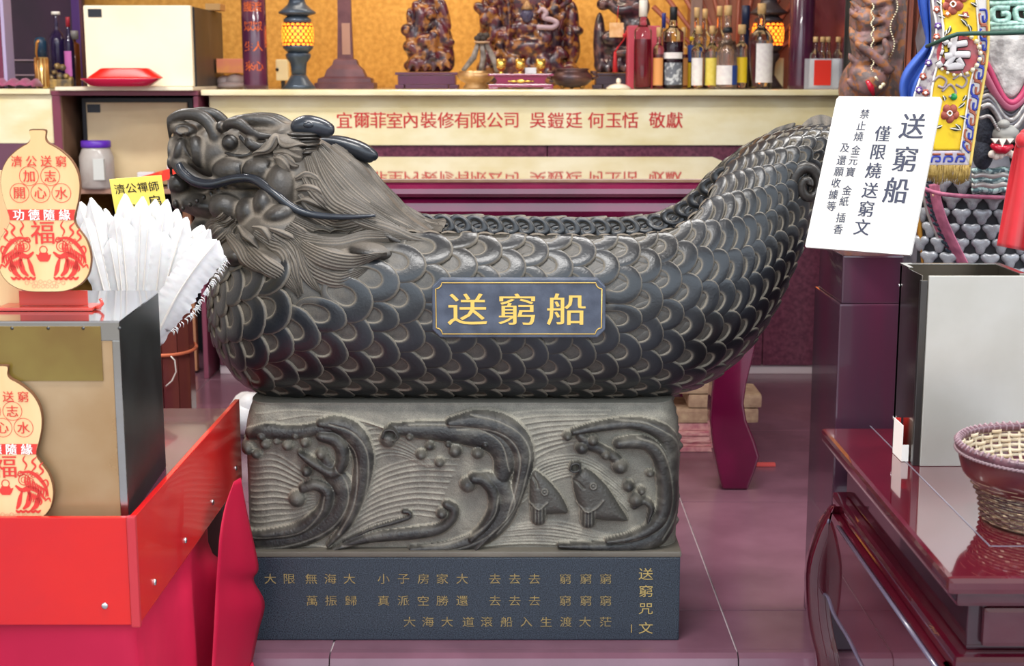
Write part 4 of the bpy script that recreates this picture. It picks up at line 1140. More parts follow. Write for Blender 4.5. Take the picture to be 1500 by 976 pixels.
for i, (x, y, d_, sd) in enumerate(PP):
    for j in range(nV_):
        v_ = j / (nV_ - 1); z = ZT - .035 - v_ * (ZT + .16 - .045)
        fold = (math.sin(d_ * 21 + 1.8 * math.sin(d_ * 7)) * .5 + .5) * .034 * (.25 + v_) + .004 * math.sin(d_ * 57 + v_ * 4) * v_
        if sd:
            q = max(0, (y - 2.75) / .27); flare = .012 * v_ + .055 * v_ * q ** 2
            xx = x + fold * (.5 + .6 * q) + flare; yy = y + .03 * v_ * q
            if xx > XT - .01 and v_ < .40: xx = min(xx, XT - .009 + max(0, v_ - .33) * .3)
        else:
            xx = x; yy = y - fold * .55
            if v_ < .40: yy = max(yy, YA + .006)
        if yy > 2.95 and z < .012: z = .012 + .004 * math.sin(i)
        V.append((xx, yy, z))
for i in range(nU - 1):
    for j in range(nV_ - 1): F.append((i * nV_ + j, i * nV_ + j + 1, (i + 1) * nV_ + j + 1, (i + 1) * nV_ + j))
me = mesh_from('cloth_skirt', np.array(V), np.array(F), True); ob = link('cloth_skirt', me, M_CLOTH, lt)
md = ob.modifiers.new('s', 'SOLIDIFY'); md.thickness = .0015
# loose corner of cloth that sweeps right in front of the plinth
M_CLOTH2 = mat('crimson_satin_inner', 'a80e32', .5, spec=.3)
edge = [(352, 700, 3.02), (360, 745, 3.04), (370, 790, 3.06), (378, 832, 3.07), (371, 850, 3.07), (387, 884, 3.09), (378, 925, 3.08), (368, 976, 3.05), (362, 1010, 3.0)]
root = [(342, 706, 2.99), (330, 740, 2.93), (322, 780, 2.88), (318, 830, 2.86), (316, 860, 2.85), (314, 900, 2.83), (312, 940, 2.81), (310, 976, 2.79), (308, 1010, 2.76)]
n = 40; Ae = spline(edge, n); Be = spline(root, n); V = []
for i in range(n):
    for j in range(14):
        t = j / 13; q = Be[i] * (1 - t) + Ae[i] * t; p = at(q[0], q[1], q[2]); p.y += .02 * math.sin(t * PI * 2) * (i / n); p.x = p.x
        V.append(tuple(p))
F = [(i * 14 + j, i * 14 + j + 1, (i + 1) * 14 + j + 1, (i + 1) * 14 + j) for i in range(n - 1) for j in range(13)]
me = mesh_from('cloth_corner', np.array(V), np.array(F), True); ob = link('cloth_corner', me, M_CLOTH2, lt); md = ob.modifiers.new('s', 'SOLIDIFY'); md.thickness = .0015

# ---- left steel box
FR = fl(198, 746, ZT); BR = fl(250, 690, ZT); ztop = at(186, 470, FR.y).z
TR = at(186, 470, FR.y - .0); TBr = fl(235, 426, ztop)
bx = thing('steel_donation_box', (-.95, 2.6, ZT), 'big steel box on the left table with stained brown front and dark side', 'box')
yb2 = TBr.y; xf, xb = FR.x - .012, (TBr.x + BR.x) / 2
xf = -.700; 
def quadbox(x0, x1a, x1b, y0, y1, z0_, z1_): return [(x0, y0, z0_), (x1a, y0, z0_), (x1b, y1, z0_), (x0, y1, z0_), (x0, y0, z1_), (x1a, y0, z1_), (x1b, y1, z1_), (x0, y1, z1_)]
y0b = FR.y
MB().hexa(quadbox(-1.35, xf, xf - .022, y0b, yb2, ZT - .021, ztop - .003)).build('box_side', M_STEELDK, bx)
m = MB(); m.box((-1.352, y0b - .006, ztop - .034), (xf + .001, y0b, ztop), .001); m.box((xf - .012, y0b - .006, ZT - .021), (xf + .001, y0b, ztop - .034), .001); m.build('front_frame', M_STEEL, bx)
MB().box((-1.352, y0b - .005, ZT - .021), (xf - .0125, y0b - .0005, ztop - .0345), .0005).build('front_door', M_STEELBR, bx)
p1 = at(0, 477, y0b); p2 = at(153, 557, y0b)
MB().box((-1.3, y0b - .0075, p2.z), (p2.x, y0b - .0055, p1.z), .0005).build('door_window', mat('brown_glass_window', '6a4c20', .12, col2='7e6a30', scale=5, coat=.5), bx)
MB().hexa(quadbox(-1.354, xf + .002, xf - .020, y0b - .007, yb2 + .002, ztop - .0025, ztop)).build('top_plate', mat('mirror_steel', 'c4c6cc', .10, metal=1), bx)
for px in (19, 72, 123, 176):
    p = at(px, 467 if px < 150 else 466, y0b)
    MB().lathe([(.003, 0), (.003, .0015), (.001, .0025)], (p.x, y0b - .006, ztop - .012), 10, M=Matrix.Rotation(PI / 2, 4, 'X')).build('rivet', mat('dark_rivet', '5a5a5a', .4, metal=1), bx)

# ---- gourd boards
M_PLY = mat('plywood_face', 'e6bd8a', .55, col2='dbae78', scale=14, stretch=(1, 1, .15))
M_PLYE = mat('burnt_plywood_edge', '6a4428', .7)
M_REDINK = mat('red_ink', 'd2362c', .6)
M_WHITEINK = mat('white_ink', 'f6efe6', .6)
def gourd(cx_px, bot_px, Y, H, group_lab, tilt=0):
    """outline in units of board height"""
    base = at(cx_px, bot_px, Y)
    base.z = max(base.z, (ZT - .020) if base.z < .7 else ztop + .0012)
    
    prof = [(0, 0), (.11, .004), (.20, .035), (.262, .095), (.288, .175), (.288, .25), (.266, .325), (.226, .385), (.200, .43), (.200, .465), (.216, .52), (.236, .60), (.242, .68), (.228, .755), (.192, .82), (.142, .868), (.095, .90), (.066, .915), (.048, .935), (.045, .958), (.050, .985), (.046, .996), (.03, 1.0)]
    R = spline(prof, 70); poly = [(a * H, b * H) for a, b in R] + [(-a * H, b * H) for a, b in R[::-1]][:-1]
    # flat top of the stalk
    t = thing('gourd_board', base, group_lab, 'sign board', 'gourd shaped boards')
    u, v_ = Vector((1, 0, 0)), Vector((0, math.sin(tilt), math.cos(tilt))); nrm = u.cross(v_)  # towards camera
    inn = [(a * .988, .004 * H + b * .988) for a, b in poly]
    bd = MB().prism(poly, base, u, v_, -nrm * .010).build('board', M_PLYE, t)
    fc = MB().prism(inn, base + nrm * .0006, u, v_, -nrm * .0008).build('printed_face', M_PLY, t)
    o = base + nrm * .0012
    def W(z):   # half width of the board at height z
        return float(np.interp(z, [p_[1] for p_ in prof], [p_[0] for p_ in prof]))
    zb0, zb1 = .445, .510
    band = [(-W(zb0) * .985, zb0), (W(zb0) * .985, zb0), (W((zb0 + zb1) / 2) * .985, (zb0 + zb1) / 2), (W(zb1) * .985, zb1), (-W(zb1) * .985, zb1), (-W((zb0 + zb1) / 2) * .985, (zb0 + zb1) / 2)]
    MB().add([o + u * a * H + v_ * b * H for a, b in band], [tuple(range(6))]).build('red_band', M_REDINK, t, fix=False)
    ch = []
    for i, c in enumerate('濟公送窮'): ch.append((c, (-.135 + .09 * i) * H, .805 * H, .072 * H))
    for i, c in enumerate('加志'): ch.append((c, (-.065 + .13 * i) * H, .715 * H, .078 * H))
    for i, c in enumerate('開心水'): ch.append((c, (-.128 + .128 * i) * H, .612 * H, .080 * H))
    ch.append(('福', 0, .37 * H, .155 * H))
    letters('red_lettering', ch, M_REDINK, t, o, u, v_, lift=.0003, bold=.012, split='red_character')
    letters('white_lettering', [(c, (-.14 + .094 * i) * H, .478 * H, .072 * H) for i, c in enumerate('功德隨緣')], M_WHITEINK, t, o, u, v_, lift=.0008, bold=.02, split='white_character')
    m = MB()
    def ring(a, b, r, w_, n=28, a0=0, a1=2 * PI):
        Vv = []; 
        for k in range(n + 1):
            q = a0 + (a1 - a0) * k / n
            for rr in (r - w_, r): Vv.append(o + u * (a + rr * math.cos(q)) * H + v_ * (b + rr * math.sin(q)) * H)
        m.add(Vv, [(2 * k, 2 * k + 1, 2 * k + 3, 2 * k + 2) for k in range(n)])
    def strk(P, w_, n=14):
        Q = spline(P, n); T = np.gradient(Q, axis=0); T /= np.linalg.norm(T, axis=1)[:, None] + 1e-9; Vv = []
        for k in range(n):
            ww = w_ * 1.35 * (.35 + .65 * math.sin(PI * k / (n - 1))); nx_, ny_ = -T[k][1], T[k][0]
            for s_ in (-1, 1): Vv.append(o + u * (Q[k][0] + s_ * nx_ * ww) * H + v_ * (Q[k][1] + s_ * ny_ * ww) * H + nrm * .0002)
        m.add(Vv, [(2 * k, 2 * k + 1, 2 * k + 3, 2 * k + 2) for k in range(n - 1)])
    for a, b in [(-.065, .715), (.065, .715), (-.128, .612), (0, .612), (.128, .612)]: ring(a, b, .060, .0035)
    # two facing tigers in paper-cut style, flames, ingot and a row of coins
    rr = random.Random(3)
    for sg in (-1, 1):
        S_ = lambda P: [(sg * x, y) for x, y in P]
        ring(sg * .115, .285, .036, .006); ring(sg * .115, .285, .020, .004); ring(sg * .155, .275, .022, .005); ring(sg * .095, .325, .018, .006)
        for k in range(6): ring(sg * (.085 + .022 * k), .318 + .012 * math.sin(k * 1.3), .011, .004, 12)
        strk(S_([(.06, .25), (.10, .22), (.15, .235), (.20, .21), (.24, .16)]), .012); strk(S_([(.09, .33), (.15, .335), (.205, .30), (.245, .24), (.258, .18)]), .009)
        strk(S_([(.10, .215), (.085, .17), (.075, .13), (.06, .10)]), .010); strk(S_([(.145, .22), (.14, .17), (.13, .13), (.10, .10)]), .012); strk(S_([(.20, .20), (.195, .16), (.18, .12), (.15, .095)]), .012)
        for k in range(9): strk(S_([(.125 + .013 * k, .315 - .010 * k), (.12 + .016 * k, .275 - .008 * k), (.13 + .014 * k, .24 - .008 * k)]), .0045)
        for k in range(7): strk(S_([(.13 + .012 * k, .215 - .004 * k), (.145 + .012 * k, .185 - .006 * k), (.14 + .011 * k, .15 - .004 * k)]), .004)
        strk(S_([(.16, .335), (.19, .37), (.17, .40), (.20, .43)]), .005); strk(S_([(.205, .31), (.235, .34), (.215, .37), (.235, .395)]), .005); strk(S_([(.12, .345), (.135, .38), (.115, .41), (.13, .44)]), .004)
        strk(S_([(.22, .27), (.25, .285), (.262, .26), (.25, .235)]), .004); strk(S_([(.235, .15), (.262, .17), (.272, .145)]), .004)
        for k in range(5): strk(S_([(.055 + .03 * k, .095), (.07 + .03 * k, .082), (.09 + .03 * k, .095)]), .006)
    ing = [(-.048, .235), (-.03, .232), (-.026, .245), (.026, .245), (.03, .232), (.048, .235), (.036, .205), (.024, .19), (-.024, .19), (-.036, .205)]
    m.add([o + u * a * H + v_ * b * H + nrm * .0002 for a, b in ing], [tuple(range(len(ing)))]); ring(0, .262, .026, .006)
    m.build('red_tiger_print', M_REDINK, t, fix=False)
    m = MB()
    for k in range(9): ring(-.112 + .028 * k, .058 + .008 * (k % 2), .013, .003, 14)
    for k in range(6): ring(-.07 + .028 * k, .036, .012, .003, 14)
    m.build('faint_coin_print', mat('faint_red_ink', 'dc8a6a', .6), t, fix=False)
    return t, base, u, v_, nrm
s1 = mpp(2.58)
gourd(67, 428, 2.545, .245 / mpp(2.5) * mpp(2.5) * 1.175, 'pale plywood gourd board standing on top of the steel box', .02)
st = thing('red_board_stand', at(64, 430, 2.57), 'small red stand holding the upper gourd board', 'stand')
b0 = at(64, 429, 2.57); b0.z = ztop + .0005
MB().box((b0.x - .084, b0.y - .008, b0.z), (b0.x + .088, b0.y + .05, b0.z + .006), .002).build('base_plate', mat('red_acrylic_stand', 'c23a2a', .2, coat=.4), st)
MB().box((b0.x - .05, b0.y + .014, b0.z + .0065), (b0.x + .074, b0.y + .018, b0.z + .034), .001).build('back_plate', MATS['red_acrylic_stand'], st)
m = MB(); m.tube([Vector((b0.x + .088, b0.y + .01, b0.z + z_)) + Vector((x_, 0, 0)) for x_, z_ in ((0, .003), (.008, .004), (.014, .010), (.010, .02))], .003, 8, flat=1); m.build('curled_end', MATS['red_acrylic_stand'], st)
gourd(12, 775, 2.432, .284, 'plywood gourd board leaning against the stained front of the steel box', .03)

# things at the left frame edge
o_ = MB().box(at(-30, 432, 2.62) * 1, at(-30, 432, 2.62) + Vector((.03, .01, .13)), .001)
o_ = MB(); a = at(-14, 432, 2.60); a.z = ztop + .001; b = at(13, 251, 2.60)
o_.box((a.x - .05, 2.62, a.z), (b.x, 2.63, b.z), .001); ob = o_.build('wooden_board', M_PLY); tag(ob, 'edge of a plain plywood board at the left frame behind the gourd', 'board')

# ---- feather fan in a dark holder behind the box
hold = thing('dark_holder_chest', (-1.0, 3.0, .53), 'dark chest hidden behind the steel box that carries the fan', 'chest')
MB().box((-1.25, 2.90, ZT - .021), (-.835, 3.13, .70), .006).build('chest_body', mat('dark_chest', '2a1a1e', .5), hold)
vase = thing('fan_vase', (-.885, 2.99, .70), 'dark pot behind the steel box holding the white feathers', 'pot')
MB().lathe([(.03, .7012), (.042, .72), (.045, .77), (.036, .80), (.04, .81), (.034, .81), (.03, .78)], (-.885, 2.99, 0), 24).build('pot_body', mat('dark_glaze', '1c1a1c', .25), vase)
M_FEA = mat('white_feather', 'e6e4e2', .75, sheen=.2, sss=.1, col2='dcd8d6', scale=30)
fan_t = thing('feather_fan', (-.86, 2.98, .8), 'fan of long white feathers in front of the dragon chin', 'fan')
def feather(bx_, by_, tx, ty, wpx, Y0, Y1, bend=0, fray=.0, ms=0):
    n = 46; a_ = np.array([bx_, by_], float); b_ = np.array([tx, ty], float); d_ = b_ - a_; L = np.linalg.norm(d_); d_ /= L; nn_ = np.array([-d_[1], d_[0]])
    m = MB(); rg = random.Random(int(tx * 7 + ty)); V = []; 
    for i in range(n):
        t = i / (n - 1); c = a_ + d_ * L * t + nn_ * bend * math.sin(PI * t) ; Y = Y0 + (Y1 - Y0) * t
        wv = wpx * (min(1, .25 + t * 2.2)) * (1 - max(0, (t - .86) / .14) ** 2 * .92)
        for sd in (-1, 1):
            for q in (0, .35, .7, 1.0):
                jag = 1 + (rg.uniform(-.10, .10) if q == 1 else 0) + (rg.uniform(0, fray) if q == 1 else 0)
                e = c + nn_ * sd * wv * q * jag - d_ * (wv * .5 * q if t > .1 else 0) + d_ * (wv * .35 * q)
                p = at(e[0], e[1], Y); p.y += .010 * q * q + .0016 * math.sin(i * 1.9 + q * 5) * q
                V.append(p)
    o8 = 8
    F = []
    for i in range(n - 1):
        for sd in (0, 1):
            for q in range(3):
                k = i * 8 + sd * 4 + q; F.append((k, k + 1, k + 9, k + 8))
    m.add(V, F, True)
    if ms:
        for k in range(ms):   # loose barbs along one edge
            t = rg.uniform(.12, .93); c = a_ + d_ * L * t + nn_ * wpx * (.97 * min(1, .25 + t * 2.2)) * (1 - max(0, (t - .86) / .14) ** 2 * .9); Y = Y0 + (Y1 - Y0) * t + .008
            ln = rg.uniform(5, 12); an = rg.uniform(-.5, .9)
            e1 = c + (nn_ * math.cos(an) + d_ * math.sin(an)) * ln * .5; e2 = c + (nn_ * math.cos(an - .5) + d_ * math.sin(an - .5)) * ln
            m.tube([at(*c, Y), at(*e1, Y), at(*e2, Y)], [.0011, .0009, .0003], 4)
    ob = m.build('feather', M_FEA, fan_t, fix=False)
    q = MB(); q.tube([at(*(a_ + d_ * L * t + nn_ * bend * math.sin(PI * t)), Y0 + (Y1 - Y0) * t - .0025) for t in np.linspace(0, .96, 12)], np.linspace(.0028, .0007, 12), 6)
    q.build('quill', mat('feather_quill', 'efe6dc', .5), ob); return ob
fl_ = [(178, 522, 124, 320, 20, 0, 0), (186, 522, 146, 330, 20, 0, 0), (192, 522, 176, 320, 21, 0, 0), (200, 522, 196, 312, 21, 0, 0), (206, 522, 218, 316, 21, 0, 0), (210, 522, 248, 326, 22, 0, 0), (216, 522, 282, 350, 21, 0, 0), (176, 520, 116, 296, 15, 0, 0), (180, 522, 131, 290, 14, 0, 0), (186, 524, 152, 306, 15, 0, 0), (190, 524, 168, 314, 14, 0, 0), (194, 524, 181, 284, 14, 0, 0), (200, 524, 207, 288, 15, 0, 0), (204, 524, 226, 292, 15, 0, 0),
       (206, 524, 243, 292, 14, 0, 0), (210, 524, 258, 306, 15, .1, 0), (212, 522, 272, 318, 15, .1, 0), (216, 522, 296, 330, 15, .3, 0), (220, 522, 306, 336, 14, .3, 0), (205, 520, 192, 330, 20, 0, 0), (215, 520, 238, 340, 20, 0, 0), (222, 520, 268, 356, 20, 0, 0), (190, 520, 160, 350, 18, 0, 0)]
for i, (a, b, c, d_, w_, fr, ms) in enumerate(fl_): feather(a, b, c, d_, w_, 2.985 + .002 * (i % 5), 2.95 + .006 * ((i * 3) % 6), fray=fr, bend=2 * math.sin(i))
feather(228, 496, 318, 352, 25, 2.93, 2.90, bend=-7, ms=90, fray=.1)
feather(222, 500, 300, 378, 22, 2.94, 2.925, bend=-5)

# ---- yellow price card behind the feathers
yc_t = thing('yellow_price_card', at(205, 320, 3.06), 'yellow card with handwritten characters behind the feather fan', 'card')
P = [at(160, 263, 3.05), at(236, 257, 3.05), at(252, 330, 3.07), at(182, 345, 3.07)]
u_ = (P[1] - P[0]).normalized(); v_ = (P[0] - P[3]); v_ = (v_ - u_ * v_.dot(u_)).normalized(); wd = (P[1] - P[0]).length; hh = .22
nr = u_.cross(v_)
m = MB(); m.prism([(0, 0), (wd, 0), (wd, -hh), (0, -hh)], P[0], u_, v_, -nr * .003); card = m.build('card', mat('yellow_paper', 'f3dd6c', .6, col2='efd660', scale=10), yc_t)
M_INK = mat('black_ink', '2a2420', .6)
ci = [(c, wd * (.17 + .22 * i), -.022, .023) for i, c in enumerate('濟公禪師')] + [('扇', wd * .80, -.055, .030), ('￥', wd * .46, -.068, .030), ('二', wd * .30, -.055, .001), ('·', wd * .85, -.10, .02)]
letters('handwriting', ci, M_INK, yc_t, P[0], u_, v_, lift=.0006, bold=.01, shear=-.08, split='ink_character')
MB().box((-.93, 3.075, .702), (-.86, 3.10, P[3].z - .02), .002).build('card_post', mat('dark_glaze', '1c1a1c', .25), yc_t)

# ---- wooden barrel bound with hoops
yb_ = 4.9; c0 = at(234, 600, yb_); r0 = at(286, 600, yb_).x - c0.x; ztb = at(260, 452, yb_).z
br = thing('wooden_barrel', (c0.x, yb_, 0), 'tall dark red wooden stave barrel behind the steel box', 'barrel')
M_STAVE = mat('stave_wood', '5e2430', .3, col2='7a4030', scale=7, stretch=(1, 1, .12), coat=.3)
NSv = 14
for k in range(NSv):
    a0_, a1_ = 2 * PI * (k + .03) / NSv - 1.2, 2 * PI * (k + .97) / NSv - 1.2; m = MB(); pts = []
    for z in (0.001, ztb * .5, ztb):
        rr = r0 * (1 + .02 * math.sin(PI * z / ztb))
        for rad in (rr, rr - .016):
            for a_ in (a0_, a1_): pts.append((c0.x + rad * math.cos(a_), yb_ + rad * math.sin(a_), z))
    F = []
    for l in (0, 1):
        o8 = l * 4
        for (i1, i2) in ((0, 1), (1, 3), (3, 2), (2, 0)): F.append((o8 + i1, o8 + i2, o8 + 4 + i2, o8 + 4 + i1))
    F += [(0, 1, 3, 2), (8, 10, 11, 9)]
    m.add(pts, F); m.build('stave', M_STAVE, br)
for zz_, mm in ((at(260, 520, yb_ - r0).z, mat('orange_rope', 'c86a48', .7)), (at(260, 634, yb_ - r0).z, mat('pinkish_rope', 'b0606a', .7))):
    MB().tube([(c0.x + (r0 + .009) * math.cos(a), yb_ + (r0 + .009) * math.sin(a), zz_ + .004 * math.sin(a * 2)) for a in np.linspace(0, 2 * PI, 41)], .006, 8).build('hoop', mm, br)
MB().tube([at(x, y, yb_ - r0 - .01) for x, y in ((250, 522), (256, 528), (258, 545), (252, 558), (243, 566))], .0022, 6).build('loose_string', mat('white_string', 'ddd6cc', .7), br)
MB().lathe([(r0 - .02, .02), (r0 - .02, .03)], (c0.x, yb_, 0), 28).build('barrel_bottom', M_STAVE, br)
# white bag on the floor behind the hull
wb = 0; m = MB()
o_ = MB(); o_.ball((-1.01, 5.2, .08), (.085, .12, .078), 20); o_.ball((-1.0, 5.15, .12), (.05, .05, .05), 14); o_.ball((-1.04, 5.26, .10), (.05, .06, .05), 14)
ob = o_.build('plastic_bag', mat('white_plastic', 'f0eeee', .35, bump=.8, bscale=40)); tag(ob, 'white crumpled bag on the floor behind the front of the hull', 'bag')

# ================================================================== RIGHT FOREGROUND: low lacquer table
M_LAC = mat('red_brown_lacquer', '4e0c1a', .10, col2='3e0a18', scale=3, detail=6, coat=1.0, coatr=.02)
M_LACT = mat('red_lacquer_top', '5c1220', .08, col2='4e0e1c', scale=4, coat=1.0, coatr=.02)
C1 = fl(1386, 847, .54); C2 = fl(1205, 627, .54); X0 = (C1.x + C2.x) / 2; YN, YFa = C1.y, C2.y; X1 = 1.55
rt = thing('low_lacquer_table', ((X0 + X1) / 2, 2.6, -.16), 'low red-brown lacquered table with curved legs under the steel box and basket', 'table')
m = MB(); m.box((X0, YN, .512), (X1, YFa, .54), .009); m.build('table_top', M_LACT, rt)
# inlaid line on the top
q0, q1, q2 = fl(1288, 640, .5405), fl(1450, 800, .5405), fl(1520, 802, .5405)
MB().box((q1.x - .0015, q1.y, .5396), (q1.x + .0015, q0.y + .1, .5406)).build('inlay_line', mat('grey_inlay', '8a8490', .3, metal=.5), rt)
MB().box((q1.x + .002, q1.y - .0015, .5396), (X1 - .02, q1.y + .0015, .5406)).build('inlay_line', MATS['grey_inlay'], rt)
MB().box((X0 + .022, YN + .022, .485), (X1 - .02, YFa - .02, .5115), .006).build('waist_moulding', M_LAC, rt)
MB().box((X0 + .050, YN + .052, .402), (X1 - .05, YFa - .05, .4845), .004).build('waist', mat('dark_lacquer', '33121c', .15, coat=.8), rt)
# front waist drawer panel with raised frame
px1, px2 = X0 + .075, X0 + .45
for k in range(3):
    a_ = X0 + .07 + k * .29
    MB().box((a_, YN + .036, .412), (a_ + .27, YN + .0515, .478), .008).build('waist_panel', M_LAC, rt)
MB().box((X0 + .025, YN + .024, .372), (X1 - .02, YFa - .02, .4015), .010).build('shoulder_moulding', M_LAC, rt)
# side apron with scalloped lower edge; sloped outward
sx = X0 + .012
def onX(px, py, Xp):
    d = ray(px, py); t = Xp / d.x; return (d.y * t, H_EYE + d.z * t)
bead = [onX(x, y, sx) for x, y in ((1222, 742), (1211, 775), (1205, 810), (1202, 845), (1204, 866), (1213, 876), (1222, 901), (1243, 936), (1263, 976), (1300, 1040), (1350, 1130))]
Bd = spline(bead, 50); Bd = [(max(y, YN + .03), z) for y, z in Bd]
poly = [(YN + .03, .371), (min(YFa - .02, bead[0][0] + .03), .371)] + [(y, z) for y, z in Bd] + [(YN + .03, Bd[-1][1])]
pp_ = []; 
for q in poly:
    if not pp_ or math.dist(q, pp_[-1]) > 1e-4: pp_.append(q)
m = MB(); m.prism(pp_, (sx, 0, 0), (0, 1, 0), (0, 0, 1), (.025, 0, 0)); m.build('side_apron', M_LAC, rt)
poly = [(x, .371) for x in np.linspace(X0 + .05, X1 - .05, 20)] + [(x, .20) for x in np.linspace(X1 - .05, X0 + .05, 20)]
m = MB(); m.prism(poly, (0, YN + .012, 0), (1, 0, 0), (0, 0, 1), (0, .03, 0)); m.build('front_apron', M_LAC, rt)
m = MB(); m.tube([(sx - .001, y, z) for y, z in Bd[3:]], .0035, 8); m.build('apron_bead', mat('steel_blue_bead', '5a5264', .25, coat=.5), rt)
a_, b_ = onX(1229, 726, sx - .004), onX(1399, 934, sx - .004)
m = MB(); m.tube([(sx - .004, a_[0], .366), (sx - .004, b_[0], .366)], .004, 8); m.build('shoulder_bead', MATS['steel_blue_bead'], rt)
for (lx, ly, sgx, sgy) in ((X0, YFa - .035, -1, 1), (X0, YN + .045, -1, -1), (X1, YFa - .035, 1, 1), (X1, YN + .045, 1, -1)):
    prof = [(.020, .371), (.0, .335), (-.014, .29), (-.026, .227), (-.023, .14), (-.012, .07), (.0, .02), (.007, -.06), (.004, -.11), (-.004, -.1595)]
    Q = spline(prof, 26); m = MB(); V = []; r = .025
    for o_, z in Q:
        cx_ = lx - sgx * (o_ + r); cy_ = ly - sgy * (o_ * .5)
        for p_, q_ in ((-1, -.7), (-.7, -1), (.7, -1), (1, -.7), (1, .7), (.7, 1), (-.7, 1), (-1, .7)): V.append((cx_ + p_ * r, cy_ + q_ * r, z))
    F = [(i * 8 + k, i * 8 + (k + 1) % 8, (i + 1) * 8 + (k + 1) % 8, (i + 1) * 8 + k) for i in range(25) for k in range(8)] + [tuple(range(8)), tuple(25 * 8 + k for k in range(8))]
    m.add(V, F, True); m.build('leg', M_LAC, rt)

# ---- right steel box with front plate
g0 = fl(1338, 682, .541); g1 = fl(1300, 645, .541); zt2 = at(1348, 404, g0.y).z
sb = thing('steel_offering_bin', (1.1, 2.9, .54), 'open steel bin on the low lacquer table with white front plate', 'bin')
bxl, bxr, byf, byb = g0.x + .000, at(1505, 404, g0.y).x, g0.y, at(1310, 388, 1).y * 0 + fl(1311, 388, zt2).y
byb = min(byb, 3.02)
T_ = .002; M_ST2 = mat('bin_steel', 'a8a49e', .16, metal=1, col2='8a8680', scale=5, rvar=.06)
MB().box((bxl, byf + .004, .5405), (bxl + T_, byb, zt2), .0005).build('left_wall', M_ST2, sb)
MB().box((bxr - T_, byf + .004, .5405), (bxr, byb, zt2), .0005).build('right_wall', M_ST2, sb)
MB().box((bxl + T_, byb - T_, .5405), (bxr - T_, byb, zt2), .0005).build('back_wall', M_ST2, sb)
MB().box((bxl + T_, byf + .004, .5405), (bxr - T_, byb - T_, .544)).build('bin_floor', M_ST2, sb)
m = MB(); w_ = .014
m.box((bxl, byb - w_, .5405), (bxl + w_, byb + .002, zt2 + .003), .001); m.build('corner_angle', M_ST2, sb)
m = MB(); m.box((bxl - .001, byb - w_, zt2), (bxr, byb + .002, zt2 + .004), .001); m.build('rim_strip', M_ST2, sb)
m = MB(); m.box((bxr - w_, byf + .004, zt2), (bxr, byb - w_ - .001, zt2 + .004), .001); m.build('rim_strip', M_ST2, sb)
m = MB(); m.box((bxl - .001, byf + .1, zt2), (bxl + w_ * .6, byb - w_ - .001, zt2 + .004), .001); m.build('rim_strip', M_ST2, sb)
MB().box((bxl + .012, byf - .004, .5405), (bxr + .02, byf + .0035, zt2 - .0), .0015).build('front_plate', mat('pale_steel_plate', 'cfccc4', .38, metal=.55, col2='bdb9ae', scale=4, detail=7), sb)
MB().box((bxl - .002, byf + .0, .5405), (bxl + .011, byf + .012, zt2 - .01), .001).build('front_post', mat('dark_bin_edge', '5c5a58', .3, metal=.9), sb)
m = MB()
for z in (.60, .88): m.lathe([(.004, 0), (.004, .002), (.002, .003)], (bxl - .001, byb - .006, z), 10, M=Matrix.Rotation(-PI / 2, 4, 'Y'))
m.build('bin_bolt', M_SCREW, sb)
# small white box with red inside
w0 = fl(1320, 662, .541)
wbx = thing('white_paper_box', (w0.x, w0.y, .541), 'small open white paper box, red inside, left of the steel bin', 'box')
xa_, ya_ = bxl - .030, byf + .012
xa_ = at(1316, 640, byf + .06).x
MB().box((xa_, byf + .03, .541), (xa_ + .0015, byf + .10, .615)).build('box_side', mat('white_card', 'f2ece4', .6), wbx)
MB().box((xa_ + .0016, byf + .0985, .541), (bxl - .0025, byf + .10, .615)).build('box_back', mat('red_card', 'd82c22', .5), wbx)
MB().box((xa_ + .0016, byf + .03, .541), (bxl - .0025, byf + .0315, .575)).build('box_front', MATS['white_card'], wbx)

# ---- woven basket
bc = Vector((.905, 2.42, .541))
bk = thing('woven_basket', bc, 'round woven bamboo basket with dark red outside on the low table', 'basket')
RB, RT_, HB = .108, .150, .137
def brad(z): 
    t = z / HB; return float(np.interp(t, [0, .12, .3, .5, .62, .8, 1], [.106, .108, .112, .126, .142, .149, .152]))
M_BK = mat('dark_red_basket', '4a1824', .35, col2='64302c', scale=12, coat=.3)
M_BAM = mat('pale_bamboo', 'd8c6aa', .5, col2='c0a888', scale=20)
M_BAMD = mat('dark_bamboo', '3a1c20', .45, col2='5a3430', scale=20)
prof = [(brad(z), z) for z in np.linspace(.062, HB - .01, 10)]
MB().lathe([(r, bc.z + z) for r, z in prof] + [(r - .002, bc.z + z) for r, z in prof[::-1]], (bc.x, bc.y, 0), 72, caps=False).build('painted_band', M_BK, bk)
def strand_ring(z0_, r_off, amp, nw, ph, rad, name, mm, n=240, flat=.5):
    P = [(bc.x + (brad(z0_) + r_off + amp * math.sin(nw * a + ph)) * math.cos(a), bc.y + (brad(z0_) + r_off + amp * math.sin(nw * a + ph)) * math.sin(a), bc.z + z0_) for a in np.linspace(0, 2 * PI, n + 1)]
    return MB().tube(P, rad, 5, flat=flat).build(name, mm, bk)
for k in range(13):
    z = .006 + .0048 * k; strand_ring(z, -.001, .0018, 24, PI * (k % 2), .0030, 'weft_strand', M_BAMD if k % 3 else mat('worn_bamboo', '8a6a52', .5, col2='4a2a28', scale=60), n=144)
NST = 48
m_in = []
for k in range(NST):
    a = 2 * PI * k / NST; P = [(bc.x + (brad(z) - .003) * math.cos(a), bc.y + (brad(z) - .003) * math.sin(a), bc.z + z) for z in np.linspace(.003, HB - .008, 9)]
    MB().tube(P, .0034, 5, flat=.35, up=(math.cos(a), math.sin(a), 0)).build('stake', M_BAM, bk)
